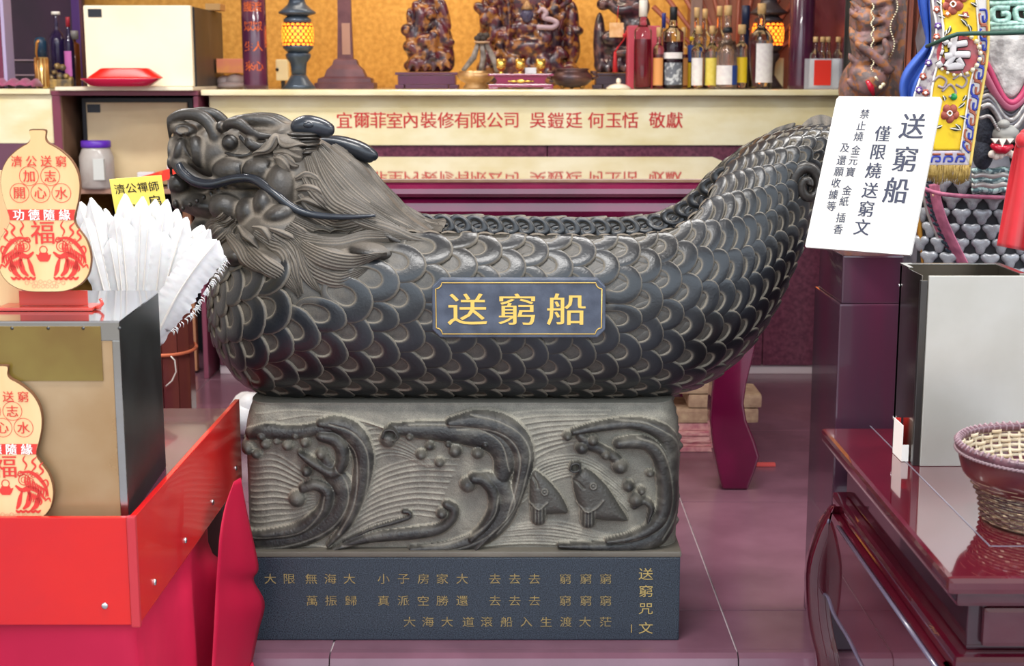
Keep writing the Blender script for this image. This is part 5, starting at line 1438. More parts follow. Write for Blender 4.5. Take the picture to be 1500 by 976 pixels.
# inside: pale plaited strips in a twill
for k in range(14):
    z = .012 + .0088 * k
    P = [(bc.x + (brad(z) - .0065 + .0030 * (1 if ((j // 4) + k) % 3 else -1)) * math.cos(a), bc.y + (brad(z) - .0065 + .0030 * (1 if ((j // 4) + k) % 3 else -1)) * math.sin(a), bc.z + z) for j, a in enumerate(np.linspace(0, 2 * PI, 193))]
    Vv = []; 
    for p_ in P: Vv += [(p_[0], p_[1], p_[2] - .0033), (p_[0], p_[1], p_[2] + .0033)]
    me = mesh_from('inner_strip', np.array(Vv), np.array([(2 * i, 2 * i + 1, 2 * i + 3, 2 * i + 2) for i in range(192)])); ob = link('inner_strip', me, M_BAM, bk); md = ob.modifiers.new('s', 'SOLIDIFY'); md.thickness = .0012
m = MB(); m.lathe([(.10, bc.z + .001), (.104, bc.z + .005)], (bc.x, bc.y, 0), 48); m.build('basket_floor', M_BAM, bk)
def rope(z, r, rad, tw, name, mm, n=300):
    m = MB()
    for ph in (0, PI):
        m.tube([(bc.x + (r + rad * .6 * math.cos(tw * a + ph)) * math.cos(a), bc.y + (r + rad * .6 * math.cos(tw * a + ph)) * math.sin(a), bc.z + z + rad * .6 * math.sin(tw * a + ph)) for a in np.linspace(0, 2 * PI, n + 1)], rad, 6)
    return m.build(name, mm, bk)
MB().lathe([(.146, bc.z + HB - .012), (.1545, bc.z + HB - .012), (.156, bc.z + HB - .004), (.154, bc.z + HB + .002), (.147, bc.z + HB + .002), (.145, bc.z + HB - .004), (.146, bc.z + HB - .012)], (bc.x, bc.y, 0), 72, caps=False).build('rim_hoop', mat('rim_bamboo', '6a444c', .35, col2='4c2c34', scale=30, coat=.4), bk)
rope(HB - .013, .154, .0022, 60, 'rim_cord', mat('rim_cord_bamboo', '8a7276', .35), 360)
for k in range(72):
    a = 2 * PI * k / 72; c_, s_ = math.cos(a), math.sin(a); a2 = a + .03
    MB().tube([(bc.x + .1475 * math.cos(a), bc.y + .1475 * math.sin(a), bc.z + HB - .012), (bc.x + .1455 * c_, bc.y + .1455 * s_, bc.z + HB - .002), (bc.x + .151 * math.cos(a2), bc.y + .151 * math.sin(a2), bc.z + HB + .004), (bc.x + .1565 * math.cos(a2), bc.y + .1565 * math.sin(a2), bc.z + HB - .002)], .0024, 5).build('rim_lashing', mat('lashing', '8e7278', .4), bk)

# ---- dark post with step carrying the sign
YP0 = 3.15
po = thing('sign_pedestal', (.8, 3.28, 0), 'dark purple stepped post under the white notice behind the low table', 'pedestal')
xl_, xr_ = at(1228, 500, YP0).x, at(1325, 500, YP0).x
M_POST = mat('dark_purple_lacquer', '3c2c38', .22, col2='522438', scale=3, stretch=(3, 3, .4), coat=.5)
zs_ = at(1228, 446, YP0).z; ztp = at(1230, 375, YP0 + .01).z
MB().box((xl_, YP0, .0008), (xr_, YP0 + .28, zs_), .004).build('lower_shaft', M_POST, po)
MB().box((xl_ + .006, YP0 + .012, zs_ + .0003), (xr_ - .006, YP0 + .265, ztp), .004).build('upper_block', M_POST, po)
# ---- white notice
SIGNY = 3.33
crn = [(1226, 141), (1380, 142), (1334, 374), (1179, 362)]      # TL TR BR BL
rays = [ray(*c) for c in crn]
Mx = np.array([[r[k] for r in rays] for k in range(3)], float)   # l0 r0 - l1 r1 + l2 r2 - l3 r3 = 0
Asys = np.stack([Mx[:, 0], -Mx[:, 1], Mx[:, 2], -Mx[:, 3]], 1); _, _, vt = np.linalg.svd(Asys); l = vt[-1]; l = l / l[3]
Pn = [Vector((0, 0, H_EYE)) + rays[k] * float(l[k]) for k in range(4)]
k_ = SIGNY / max(q.y for q in Pn); Pn = [Vector((0, 0, H_EYE)) + (q - Vector((0, 0, H_EYE))) * (k_) for q in Pn]
#print('sign', [tuple(round(c, 3) for c in q) for q in Pn])
sg_ = thing('white_notice_board', Pn[3], 'white notice with black vertical characters standing on the dark stepped post', 'sign')
u_ = (Pn[1] - Pn[0]); wS = u_.length; u_.normalize(); v0 = (Pn[0] - Pn[3]); hS = v0.length; v_ = v0.normalized(); nS = u_.cross(v_).normalized()
def bilin(a, b): return Pn[0] + (Pn[1] - Pn[0]) * a + (Pn[3] - Pn[0]) * b      # a right, b down, 0..1
V = [bilin(a, b) for a, b in ((0.02, 0), (.98, 0), (1, .02), (1, .99), (.99, 1), (0.01, 1), (0, .99), (0, .02))]
m = MB(); m.add([p for p in V] + [p - nS * .006 for p in V], [tuple(range(8)), tuple(range(8, 16))[::-1]] + [((k + 1) % 8, k, 8 + k, 8 + (k + 1) % 8) for k in range(8)])
m.build('board', mat('white_board', 'd6d4cf', .5, col2='ccc9c2', scale=6), sg_)
m = MB(); 
for a, b, a2, b2 in ((0, -.002, 1, .004), (.992, .0, 1.003, 1.0)):
    pass
def sign_text(name, items, mm, bold=.006):
    mb = MB()
    for ch, a, b, sz, wx in items:
        Vg, Fg = glyph(ch)
        for q2_, dx in enumerate((0, -bold, bold)): mb.add([bilin(a + (x + dx) * sz * wx / wS, b - y * sz / hS) + nS * (.0009 + .00012 * q2_) for x, y in Vg], Fg)
    return mb.build(name, mm, sg_, fix=False)
# px positions -> board coordinates
def inv(px, py):
    d = ray(px, py); o = Vector((0, 0, H_EYE)); t = (Pn[0] - o).dot(nS) / d.dot(nS); q = o + d * t - Pn[0]
    U = Pn[1] - Pn[0]; W = Pn[3] - Pn[0]; a = np.linalg.solve(np.array([[U.dot(U), U.dot(W)], [U.dot(W), W.dot(W)]]), np.array([q.dot(U), q.dot(W)])); return float(a[0]), float(a[1])
s0_ = mpp(Pn[0].y)
M_NB = mat('navy_ink', '262c44', .55)
it = []
for ch, x, y in zip('送窮船', (1337, 1326, 1313), (185, 233, 279)): a, b = inv(x, y); it.append((ch, a, b, 40 * s0_, .92))
for ch, x, y in zip('僅限燒送窮文', (1293, 1287, 1280, 1275, 1269, 1263), (196, 223, 250, 279, 306, 333)): a, b = inv(x, y); it.append((ch, a, b, 25 * s0_, .95))
for ch, x, y in zip('禁止燒金元寶金紙插香', (1267, 1262, 1258, 1254, 1250, 1246, 1241, 1237, 1232, 1228), (167, 184, 200, 220, 236, 252, 279, 295, 319, 336)): a, b = inv(x, y); it.append((ch, a, b, 15.5 * s0_, .95))
for ch, x, y in zip('及還願收據等', (1238, 1233, 1229, 1225, 1221, 1218), (217, 235, 252, 268, 285, 302)): a, b = inv(x, y); it.append((ch, a, b, 15.5 * s0_, .95))
for q_ in it: sign_text('printed_character', [q_], M_NB, .018 if q_[3] > .03 else .008)
mb = MB(); a0, b0_ = inv(1299, 168)
for r_, w_ in ((10.5, .7), (6.2, .7)):
    Vv = []
    for k in range(33):
        q = 2 * PI * k / 32
        for rr in (r_ - w_, r_): Vv.append(bilin(a0 + rr * s0_ * math.cos(q) / wS, b0_ + rr * s0_ * math.sin(q) / hS) + nS * .0009)
    mb.add(Vv, [(2 * k, 2 * k + 1, 2 * k + 3, 2 * k + 2) for k in range(32)])
mb.build('double_ring_mark', mat('grey_ink', 'b4b4b8', .6), sg_, fix=False)
# ================================================================== LEFT COUNTER AND WHAT STANDS ON IT
YL = 6.22
def X(px, Y=YL, z=1.2): return (px - CX) / FOC * (Y * math.cos(PITCH) + (H_EYE - z) * math.sin(PITCH))
def Z(py, Y=YL): return at(768, py, Y).z
lc = thing('left_counter', (-2.1, 6.5, 0), 'left counter with cream panel, open bay and a lower brown shelf', 'counter')
M_MARF = mat('maroon_frame', '7a3a4e', .3); M_BRNP = mat('brown_bay_lining', '8a6a54', .5, col2='75563f', scale=5)
def P_(x0, x1, y0_, y1_, Ya, Yb, name, m, par, bev=.003): return MB().box((X(x0), Ya, Z(y1_)), (X(x1), Yb, Z(y0_)), bev).build(name, m, par)
xl0 = -3.35
MB().box((xl0, YL - .02, Z(138)), (X(76), 7.2, Z(130)), .005).build('cream_top', M_CREAM, lc)
MB().box((X(76) + .001, YL - .01, Z(140)), (X(291), 7.2, Z(133)), .003).build('bay_top', M_MARF, lc)
MB().box((xl0, YL, Z(210)), (X(76), YL + .03, Z(138) - .001), .002).build('cream_panel', M_CREAM, lc)
MB().box((xl0, YL + .002, .04), (X(76), YL + .03, Z(210) - .001), .002).build('maroon_panel', mat('dull_purple_panel', '6a4458', .35), lc)
P_(77, 90, 140.5, 283, YL, 7.19, 'bay_post', M_BRNP, lc); MB().box((X(77), YL - .008, .0008), (X(89), YL - .001, Z(140.5)), .002).build('post_face', M_MARF, lc)
MB().box((X(284), YL - .008, .0008), (X(291), 7.19, Z(141)), .002).build('bay_post', M_MARF, lc)
MB().box((X(90) + .001, YL - .006, Z(284)), (X(284) - .001, 7.13, Z(277)), .003).build('bay_shelf', mat('brown_shelf', 'a07a68', .45), lc)
MB().box((X(90) + .001, 7.14, Z(276.5)), (X(284) - .001, 7.19, Z(141)), .002).build('bay_back', M_BRNP, lc)
MB().box((X(90) + .001, 6.9, .0008), (X(284) - .001, 6.95, Z(285)), .002).build('lower_back', mat('painted_void_shade', '17141a', .8), lc)  # near-black colour stands in for the shade of the open bay below the shelf
# lower cabinet inside the bay
zsh = Z(277) + .0005
lf = thing('small_cabinet', ((X(118) + X(275)) / 2, 6.6, zsh), 'beige door cabinet with black frame inside the bay of the left counter', 'cabinet')
MB().box((X(117, 6.34), 6.36, zsh), (X(281, 6.34), 6.9, at(200, 143, 6.34).z), .004).build('body', mat('black_plastic', '1c1e26', .4), lf)
MB().box((X(124, 6.33), 6.345, zsh + .01), (X(273, 6.33), 6.359, at(200, 150, 6.34).z), .004).build('door', mat('beige_door', 'd8c49c', .35, col2='c4ac84', scale=3), lf)
MB().box((X(126, 6.33), 6.341, at(0, 165, 6.33).z), (X(145, 6.33), 6.3445, at(0, 153, 6.33).z), .001).build('nameplate', mat('dark_label', '20242e', .4), lf)
# jar with purple lid
YJ = 6.255; c = at(143, 262, YJ); rj_ = X(168, YJ) - X(143, YJ); zc_ = zsh
jr = thing('plastic_jar', (c.x, YJ, zc_), 'clear plastic jar with purple lid on the brown shelf', 'jar')
zt_j = at(0, 206, YJ).z
MB().lathe([(rj_ * .9, zc_), (rj_, zc_ + .01), (rj_, zt_j - .07), (rj_ * .85, zt_j - .04), (rj_ * .8, zt_j - .03)], (c.x, YJ, 0), 32).build('jar_body', mat('cloudy_plastic', 'd8d2cc', .15, trans=.35, col2='c0b4ac', scale=9), jr)
MB().lathe([(rj_ * .84, zt_j - .029), (rj_ * .86, zt_j - .027), (rj_ * .86, zt_j - .003), (rj_ * .8, zt_j)], (c.x, YJ, 0), 32).build('lid', mat('purple_plastic', '5a2aa8', .35), jr)
MB().box((c.x + .005, YJ - rj_ - .003, zc_ + .04), (c.x + rj_ * .7, YJ - rj_ * .72, zt_j - .075), .001).build('label', mat('grey_paper_label', 'c9ccc8', .6), jr)
# red booklet, white pack on the shelf
ob = MB().add([tuple(at(*q)) for q in ((196, 262, 6.20), (262, 243, 6.20), (266, 258, 6.20), (200, 276, 6.20), (196, 262, 6.24), (262, 243, 6.24), (266, 258, 6.24), (200, 276, 6.24))], [(0, 1, 2, 3), (7, 6, 5, 4), (0, 4, 5, 1), (1, 5, 6, 2), (2, 6, 7, 3), (3, 7, 4, 0)]).build('red_booklet', mat('bright_red_paper', 'e83a26', .5, col2='f0a040', scale=30, ramp=(.55, .7))); tag(ob, 'red and gold booklet tilted on the brown shelf behind the dragon snout', 'booklet')
ob = MB().box((X(190), 6.285, zsh), (X(215), 6.325, Z(252, 6.3)), .004).build('white_packet', mat('white_packet_paper', 'd8d8dc', .5)); tag(ob, 'white packet leaning behind the red booklet on the shelf', 'packet')
ob = MB().box((X(238), 6.245, zsh), (X(252), 6.28, Z(243, 6.2)), .003).build('grey_packet', mat('grey_packet_paper', 'c9ccd2', .5)); tag(ob, 'narrow grey-white packet beside the red booklet under the dragon snout', 'packet')

# ---- on the left counter
zct = Z(130) + .001; zbt = Z(133) + .001
ob = MB(); ob.box((X(88), YL - .06, zbt), (X(288), 6.85, zbt + .016), .004); tr = ob.build('cream_tray', mat('cream_board', 'ece2c8', .4)); tag(tr, 'cream board lying on the bay top under the white refrigerator', 'board')
zf = zbt + .0165
fr = thing('white_refrigerator', (X(200), 6.5, zf), 'small white door refrigerator with dark side on the left counter', 'refrigerator')
xa, xb = at(124, 60, 6.22).x, at(281, 60, 6.22).x; zt_f = at(200, 9, 6.22).z
MB().box((xa, 6.262, zf), (xb + .004, 6.84, zt_f), .004).build('body', mat('dark_brown_side', '3a3430', .45, col2='4a423a', scale=6), fr)
MB().box((xa, 6.22, zf), (xb, 6.258, zt_f + .004), .008).build('door', mat('white_door', 'f4ead0', .3, col2='efe2c2', scale=3), fr)
MB().box((xb - .006, 6.2585, zf), (xb + .006, 6.2615, zt_f), .001).build('door_gasket', mat('black_plastic', '1c1e26', .4), fr)
MB().box((at(128, 0, 6.22).x, 6.217, at(0, 25, 6.22).z), (at(148, 0, 6.22).x, 6.2195, at(0, 13, 6.22).z), .001).build('nameplate', mat('dark_label', '20242e', .4), fr)
ob = MB().box((at(300, 0, 6.6).x, 6.60, zt_f + .0005), (at(322, 0, 6.6).x, 6.72, zt_f + .03), .003).build('cardboard_box', mat('cardboard', 'b08a58', .7)); tag(ob, 'brown cardboard box on top of the white refrigerator', 'box')
c = at(180, 118, 6.16); 
def plate(name, prof, cx, cy, z0_, m_, lab, sx=1.0, sy=.6, n=4):
    M = Matrix.Diagonal((sx, sy, 1, 1)) ; mb = MB(); V = []
    k = 40
    for r, z in prof:
        for i in range(k):
            a = 2 * PI * i / k; e = (abs(math.cos(a)) ** 4 + abs(math.sin(a)) ** 4) ** -.25
            V.append((cx + r * e * math.cos(a) * sx, cy + r * e * math.sin(a) * sy, z0_ + z))
    F = [(j * k + i, j * k + (i + 1) % k, (j + 1) * k + (i + 1) % k, (j + 1) * k + i) for j in range(len(prof) - 1) for i in range(k)] + [tuple(range(k))[::-1], tuple((len(prof) - 1) * k + i for i in range(k))]
    mb.add(V, F, True); ob = mb.build(name, m_); tag(ob, lab, 'tray'); return ob
hw = (X(238, 6.16) - X(122, 6.16)) / 2
plate('serving_tray', [(hw * .6, 0), (hw * .75, .004), (hw * .98, .030), (hw, .034), (hw * .9, .034), (hw * .7, .03)], c.x, 6.13, zf, mat('crimson_plastic', 'c41c44', .15, coat=.5), 'crimson glossy tray under the red tray on the left counter', sy=.32)
plate('serving_tray', [(hw * .93, 0), (hw * .9, .006), (hw * .62, .038), (hw * .58, .042), (hw * .2, .042)], c.x + .02, 6.13, zf + .0345, mat('bright_red_plastic', 'ea1c10', .3), 'bright red tray upside down on the crimson tray', sy=.32)
# dark back panel and left column
lb = thing('dark_back_panel', (X(65, 6.9), 6.9, zct), 'dark purple panel with two pale ledges behind the left bottles', 'panel')
MB().box((X(-60, 6.9), 6.92, zct), (X(126, 6.9), 6.96, 2.3), .003).build('panel_board', mat('dark_purple_panel', '38203a', .35, col2='2a1a30', scale=5), lb)
for y in (88, 110): MB().box((X(18, 6.9), 6.905, at(0, y + 1, 6.9).z), (X(60, 6.9), 6.9195, at(0, y - 1, 6.9).z), .001).build('ledge', mat('pale_ledge', 'a890a0', .4), lb)
MB().box((X(112, 6.88), 6.87, zct), (X(124, 6.88), 6.915, 2.3), .003).build('side_post', mat('violet_lacquer', '4a2a6a', .3), lb)
cl = thing('corner_column', (X(0, 6.3), 6.35, zct), 'maroon column with pale edge at the left frame', 'column')
MB().box((X(-18, 6.3), 6.30, zct), (X(8, 6.3), 6.40, 3.0), .004).build('shaft', mat('maroon_column', '6c2444', .2, coat=.5), cl)
MB().box((X(8, 6.3) + .0005, 6.30, zct), (X(13, 6.3), 6.40, 3.0), .002).build('pale_edge', mat('lilac_edge', 'b0a4c8', .3), cl)
m = MB(); n = 24; V = []
for i in range(n):
    for j in range(10):
        x = X(-5 + 56 * i / (n - 1), 6.25); y = 6.23 + .14 * j / 9; z = zct + .004 + .038 * math.sin(PI * min(1, max(0, (j + .2) / 9.4))) ** .5 * (.75 + .25 * math.sin(i * .9)) * (1 if 0 < i < n - 1 else .1); V.append((x, y, z))
m.add(V, [(i * 10 + j, i * 10 + j + 1, (i + 1) * 10 + j + 1, (i + 1) * 10 + j) for i in range(n - 1) for j in range(9)], True); ob = m.build('folded_cloth', mat('dusty_pink_cloth', '9a4a6a', .8, sheen=.3), fix=False); md = ob.modifiers.new('s', 'SOLIDIFY'); md.thickness = .003; tag(ob, 'folded dusty pink cloth on the cream counter edge at the left frame', 'cloth')

M_GLASS = mat('clear_glass', 'f4f6f4', .03, trans=1, ior=1.45)
M_GLASSV = mat('violet_dark_glass', '3a2a5a', .06, trans=.6, ior=1.45)
M_CORK = mat('cork_cap', 'e0c08a', .6, col2='d0a870', scale=40)
BOT = 'bottles on the altar counter'
def bottle(px, hw, ytop, ysh, Y, lab, cap=M_CORK, ycap=None, ncap=None, glass=M_GLASS, liquid=None, yliq=None, labels=(), ybase=132, z0_=None, group=BOT, collar=None, neck=None, cat='bottle'):
    z0_ = z1 + .0008 if z0_ is None else z0_; c = at(px, 120, Y); s = mpp(Y); r = hw * s; zt_ = at(0, ytop, Y).z; zs2 = at(0, ysh, Y).z; rn = (neck or hw * .34) * s
    ycap = ycap or ytop + 14; zc_ = at(0, ycap, Y).z
    t = thing('bottle', (c.x, Y, z0_), lab, cat, group)
    hS = zs2 - z0_; nk = zs2 + (zc_ - zs2) * .45
    out = [(r * .9, z0_), (r, z0_ + .006), (r, zs2), (r * .93, zs2 + (nk - zs2) * .25), (r * .62, zs2 + (nk - zs2) * .7), (rn * 1.15, nk), (rn, nk + (zc_ - nk) * .3), (rn, zc_), (rn * .9, zc_ + .001)]
    MB().lathe(out, (c.x, Y, 0), 24).build('glass', glass, t)
    if liquid:
        zl = at(0, yliq, Y).z; k_ = .93
        MB().lathe([(r * .88, z0_ + .008), (r * k_, z0_ + .012), (r * k_, min(zl, zs2)), (r * k_, min(zl, zs2) + .0005)] if zl <= zs2 else [(r * .88, z0_ + .008), (r * k_, z0_ + .012), (r * k_, zs2), (r * k_ * .9, zl)], (c.x, Y, 0), 24).build('liquid', liquid, t)
    rc = (ncap or hw * .42) * s
    MB().lathe([(rc, zc_ + .0012), (rc, zt_ - .002), (rc * .9, zt_)], (c.x, Y, 0), 18).build('cap', cap, t)
    if collar:
        y1_, y2_, cm = collar; MB().lathe([(rn * 1.5, at(0, y2_, Y).z), (rn * 1.2, at(0, y1_, Y).z)], (c.x, Y, 0), 18).build('neck_band', cm, t)
    for (ya, yb__, lm, a0_, a1_) in labels:       # a0..a1 in units of the bottle's width, -1..1
        za, zb2 = at(0, yb__, Y).z, at(0, ya, Y).z; V = []; n = 14; za = max(za, z0_ + .004)
        q0_, q1_ = math.asin(max(-1, a0_)), math.asin(min(1, a1_))
        for i in range(n):
            q = q0_ + (q1_ - q0_) * i / (n - 1)
            for zz in (za, zb2): V.append((c.x + (r + .0012) * math.sin(q), Y - (r + .0012) * math.cos(q), zz))
        MB().add(V, [(2 * i, 2 * i + 2, 2 * i + 3, 2 * i + 1) for i in range(n - 1)], True).build('label', lm, t, fix=False)
    return t
L_W = mat('label_white', 'f0ece8', .5, col2='e4dcdc', scale=60); L_Y = mat('label_yellow', 'ecd868', .5, col2='e4cc50', scale=60); L_YB = mat('label_bright_yellow', 'f0cc28', .5)
L_O = mat('label_orange', 'e09a58', .5); L_G = mat('label_grey', '6a6e78', .5, col2='c8ccd0', scale=55, ramp=(.5, .6)); L_B = mat('label_blue', '2c4a94', .5); L_S = mat('label_silver', 'c8ccd4', .4); L_R = mat('label_red', 'e03020', .5)
L_P = mat('label_pink', 'd070b8', .5)
M_BLK = mat('black_cap', '1e2228', .4); M_NAVY = mat('navy_cap', '1e2a48', .35); M_WCAP = mat('white_cap', 'f2ede2', .5)
LQ_R = mat('red_liquid', 'a82440', .08, trans=.55, ior=1.34); LQ_D = mat('dark_purple_liquid', '3c1228', .08, trans=.3, ior=1.34); LQ_C = mat('clear_liquid', 'eef0ee', .03, trans=1, ior=1.34); G_PK = mat('pinkish_glass', 'e0c0b0', .05, trans=.85, ior=1.45)
# left group
bottle(87, 13, 17, 62, 6.55, 'tall clear violet bottle with thin neck and white stopper on the left counter', cap=M_WCAP, ycap=22, ncap=6, glass=M_GLASSV, z0_=zct, group='bottles on the left counter', neck=3)
bottle(104, 7, 25, 62, 6.50, 'slim dark bottle with pink label left of the white refrigerator', cap=mat('red_cap', 'a02838', .4), ycap=40, glass=M_GLASSV, z0_=zct, group='bottles on the left counter', labels=[(75, 112, L_P, -.9, .6)], neck=3)
bottle(112, 7, 45, 65, 6.62, 'brown bottle with grey rounded top behind the pink labelled bottle', cap=mat('grey_cap', '8a8684', .4), ycap=58, ncap=6, glass=mat('brown_glass', '8a4a24', .1, trans=.4), z0_=zct, group='bottles on the left counter')
ca = thing('gold_canister', (X(64, 6.4), 6.4, zct), 'gold ribbed canister with dark blue cap on the left counter', 'canister')
cc = (X(64, 6.4), 6.4, 0); r_ = 9 * mpp(6.4)
MB().lathe([(r_ * (1 if k % 2 else .93), zct + .0005 + 0 * k) for k in (0,)] + [(r_, zct + .004), (r_, at(0, 84, 6.4).z)], cc, 20).build('canister_body', mat('gold_metal', 'e8c884', .3, metal=.7), ca)
for k in range(12):
    a = 2 * PI * k / 12; MB().tube([(cc[0] + r_ * math.cos(a), cc[1] + r_ * math.sin(a), zct + .006), (cc[0] + r_ * math.cos(a), cc[1] + r_ * math.sin(a), at(0, 85, 6.4).z)], .0035, 6).build('rib', mat('bronze_rib', 'b47a3c', .35, metal=.6), ca)
MB().lathe([(r_ * 1.0, at(0, 83, 6.4).z), (r_ * 1.0, at(0, 62, 6.4).z), (r_ * .85, at(0, 56, 6.4).z), (r_ * .5, at(0, 54, 6.4).z)], cc, 20).build('cap', mat('blue_black_cap', '203a50', .25), ca)
m = MB(); m.tube([at(57, 59, 6.33), at(54, 63, 6.33), at(53, 78, 6.33), at(55, 88, 6.34)], [.007, .007, .005, .004], 8); m.build('side_handle', mat('bronze_rib', 'b47a3c', .35, metal=.6), ca)
fg = MB(); 
for x, y, r in ((84, 97, 5), (92, 99, 5), (80, 106, 4), (88, 112, 6), (97, 112, 5), (76, 114, 5), (70, 112, 4), (104, 116, 4)): fg.ball(at(x, y, 6.42), (r * .0029, .018, r * .0029), 12)
fg.box((X(72, 6.42), 6.40, zct + .0005), (X(108, 6.42), 6.44, at(0, 116, 6.42).z), .006)
ob = fg.build('small_figurine', mat('gilded_figurine', 'b89858', .4, metal=.3, col2='5a5048', scale=30)); tag(ob, 'small gilded figurine lying between the gold canister and the bottles', 'figurine')

# ---- between refrigerator and first column
c = at(336, 120, 6.7)
m = MB(); m.ball(at(330, 120, 6.70), (.04, .05, .03), 14); m.ball(at(346, 119, 6.68), (.05, .05, .035), 14); m.ball(at(340, 126, 6.66), (.07, .05, .02), 14)
m.v = [(a, b, max(c_, z1 + .001)) for a, b, c_ in m.v]
ob = m.build('plastic_bundle', mat('crumpled_plastic', 'b8a8a8', .3, bump=.8, bscale=50, trans=.2)); tag(ob, 'crumpled plastic bundle under the pink box left of the column', 'bundle')
zpb = at(0, 107, 6.7).z
ob = MB().box((at(316, 0, 6.68).x, 6.64, zpb), (at(362, 0, 6.68).x, 6.76, at(0, 86, 6.66).z), .004).build('pink_box', mat('salmon_box', 'e88a70', .5, col2='f0a060', scale=14)); tag(ob, 'salmon pink box with orange print lying on the plastic bundle', 'box')
ob = MB().box((at(402, 0, 7.0).x, 6.98, at(0, 118, 7.0).z), (at(420, 0, 7.0).x, 7.03, at(0, 87, 7.0).z), .006).build('socket_box', mat('ivory_plastic', 'e8dcb0', .4)); tag(ob, 'ivory socket box with one dark hole behind the left lantern', 'socket')
o2 = MB().lathe([(.008, 0), (.008, .004)], (at(406, 102, 6.98).x, 6.979, at(406, 102, 6.98).z), 12, M=Matrix.Rotation(PI / 2, 4, 'X')).build('socket_hole', M_BLK, ob)
m = MB().box((at(402, 0, 7.0).x + .02, 7.0, z1 + .0005), (at(420, 0, 7.0).x - .02, 7.02, at(0, 118, 7.0).z - .0005)).build('socket_stem', M_BLK, ob)

# ---- lanterns
M_LAN = mat('blue_grey_enamel', '3a4654', .28, metal=.3, col2='566270', scale=8)
M_GLOW = mat('lit_amber', 'ff7a20', .5, emit=2.4)
def lantern(pcx, Y, lab, dy=0, m_=M_LAN, sc=1.0):
    c = at(pcx, 120, Y); s = mpp(Y) * sc; t = thing('lantern', (c.x, Y, z1), lab, 'lantern', 'lit lanterns on the counter'); O = (c.x, Y, 0)
    zz = lambda y: at(0, y + dy, Y).z
    def LT(P, name, mm, n=28): return MB().lathe([(r * s, max(zz(y), z1 + .0006)) for r, y in P], O, n).build(name, mm, t)
    LT([(24, 133), (24, 130), (20, 124), (15, 117), (11, 110)], 'foot', m_); LT([(10.5, 109.8), (11, 100), (12, 92), (17, 85), (18, 81), (17, 78)], 'stem', m_)
    LT([(14, 77.8), (21, 71), (22, 67)], 'cup', m_)
    R = [(20, 66.8), (22, 60), (22.5, 50), (22, 40), (19, 34)]; LT(R, 'globe', mat('dark_lattice', '4a2414', .4))
    LT([(19, 33.8), (20, 29), (17, 26), (14, 24)], 'neck', m_); LT([(15, 23.8), (26, 20), (26.5, 18), (20, 13), (13, 6), (11, 0), (14, -4), (8, -12), (3, -22), (.5, -30)], 'roof', m_)
    m = MB()
    for j in range(7):
        y = 64.5 - 4.6 * j; r = float(np.interp(y, [40, 50, 60, 67], [22, 22.5, 22, 20])) * s + .0006; r = float(np.interp(y, [34, 40], [19.2, 22])) * s + .0006 if y < 40 else r
        for k in range(18):
            a = 2 * PI * (k + .5 * (j % 2)) / 18; V = []
            for q in range(6):
                b = PI / 3 * q + PI / 6; da = math.cos(b) * 3.1 * s / r; V.append((c.x + r * math.cos(a + da), Y + r * math.sin(a + da), zz(y) + math.sin(b) * 2.6 * s))
            m.add(V, [tuple(range(6))])
    tag(m.build('lit_openings', M_GLOW, t, fix=False), kind='stuff')
    return t
lantern(438, 6.62, 'blue-grey lantern with glowing amber lattice left of the narrow tower')
lantern(1123, 6.88, 'dark lantern glowing behind the bottles beside the right column', m_=mat('grey_brown_enamel', '4a4448', .35, metal=.2))
ob = MB().box((at(1132, 0, 7.0).x, 6.98, z1 + .0008), (at(1150, 0, 7.0).x, 7.03, at(0, 85, 7.0).z), .004).build('socket_box', MATS['ivory_plastic']); tag(ob, 'ivory socket box at the foot of the right lantern', 'socket')

# ---- narrow carved tower
def sqbox(px, Y, parts, t, m_):
    c = at(px, 120, Y); s = mpp(Y)
    for nm, P in parts:
        V = []; F = []
        for hw_, y in P:
            for a, b in ((-1, -1), (1, -1), (1, 1), (-1, 1)): V.append((c.x + a * hw_ * s, Y + b * hw_ * s * .6, max(at(0, y, Y).z, z1 + .0006)))
        for j in range(len(P) - 1):
            for k in range(4): F.append((j * 4 + k, j * 4 + (k + 1) % 4, (j + 1) * 4 + (k + 1) % 4, (j + 1) * 4 + k))
        F += [(3, 2, 1, 0), tuple((len(P) - 1) * 4 + k for k in range(4))]
        MB().add(V, F).build(nm, m_, t)
tw = thing('carved_tower', (at(507, 120, 6.82).x, 6.82, z1), 'narrow brown carved tower on a flared foot right of the left lantern', 'ornament')
M_TW = mat('brown_carving', '6a4248', .45, col2='52303a', scale=14)
sqbox(507, 6.82, [('foot_slab', [(42, 133), (42, 122), (39, 121)]), ('flared_foot', [(38, 120.8), (37, 115), (29, 112), (25, 102), (18, 95), (16, 88), (12, 86)]), ('shaft', [(11, 85.8), (9.5, 30), (9, -40)])], tw, M_TW)
c = at(507, 60, 6.80)
MB().box((c.x - 6 * mpp(6.7), 6.82 - .0225, at(0, 80, 6.8).z), (c.x + 6 * mpp(6.7), 6.82 - .017, at(0, 34, 6.8).z), .001).build('inset_panel', mat('tan_inset', 'a07c6c', .5), tw)

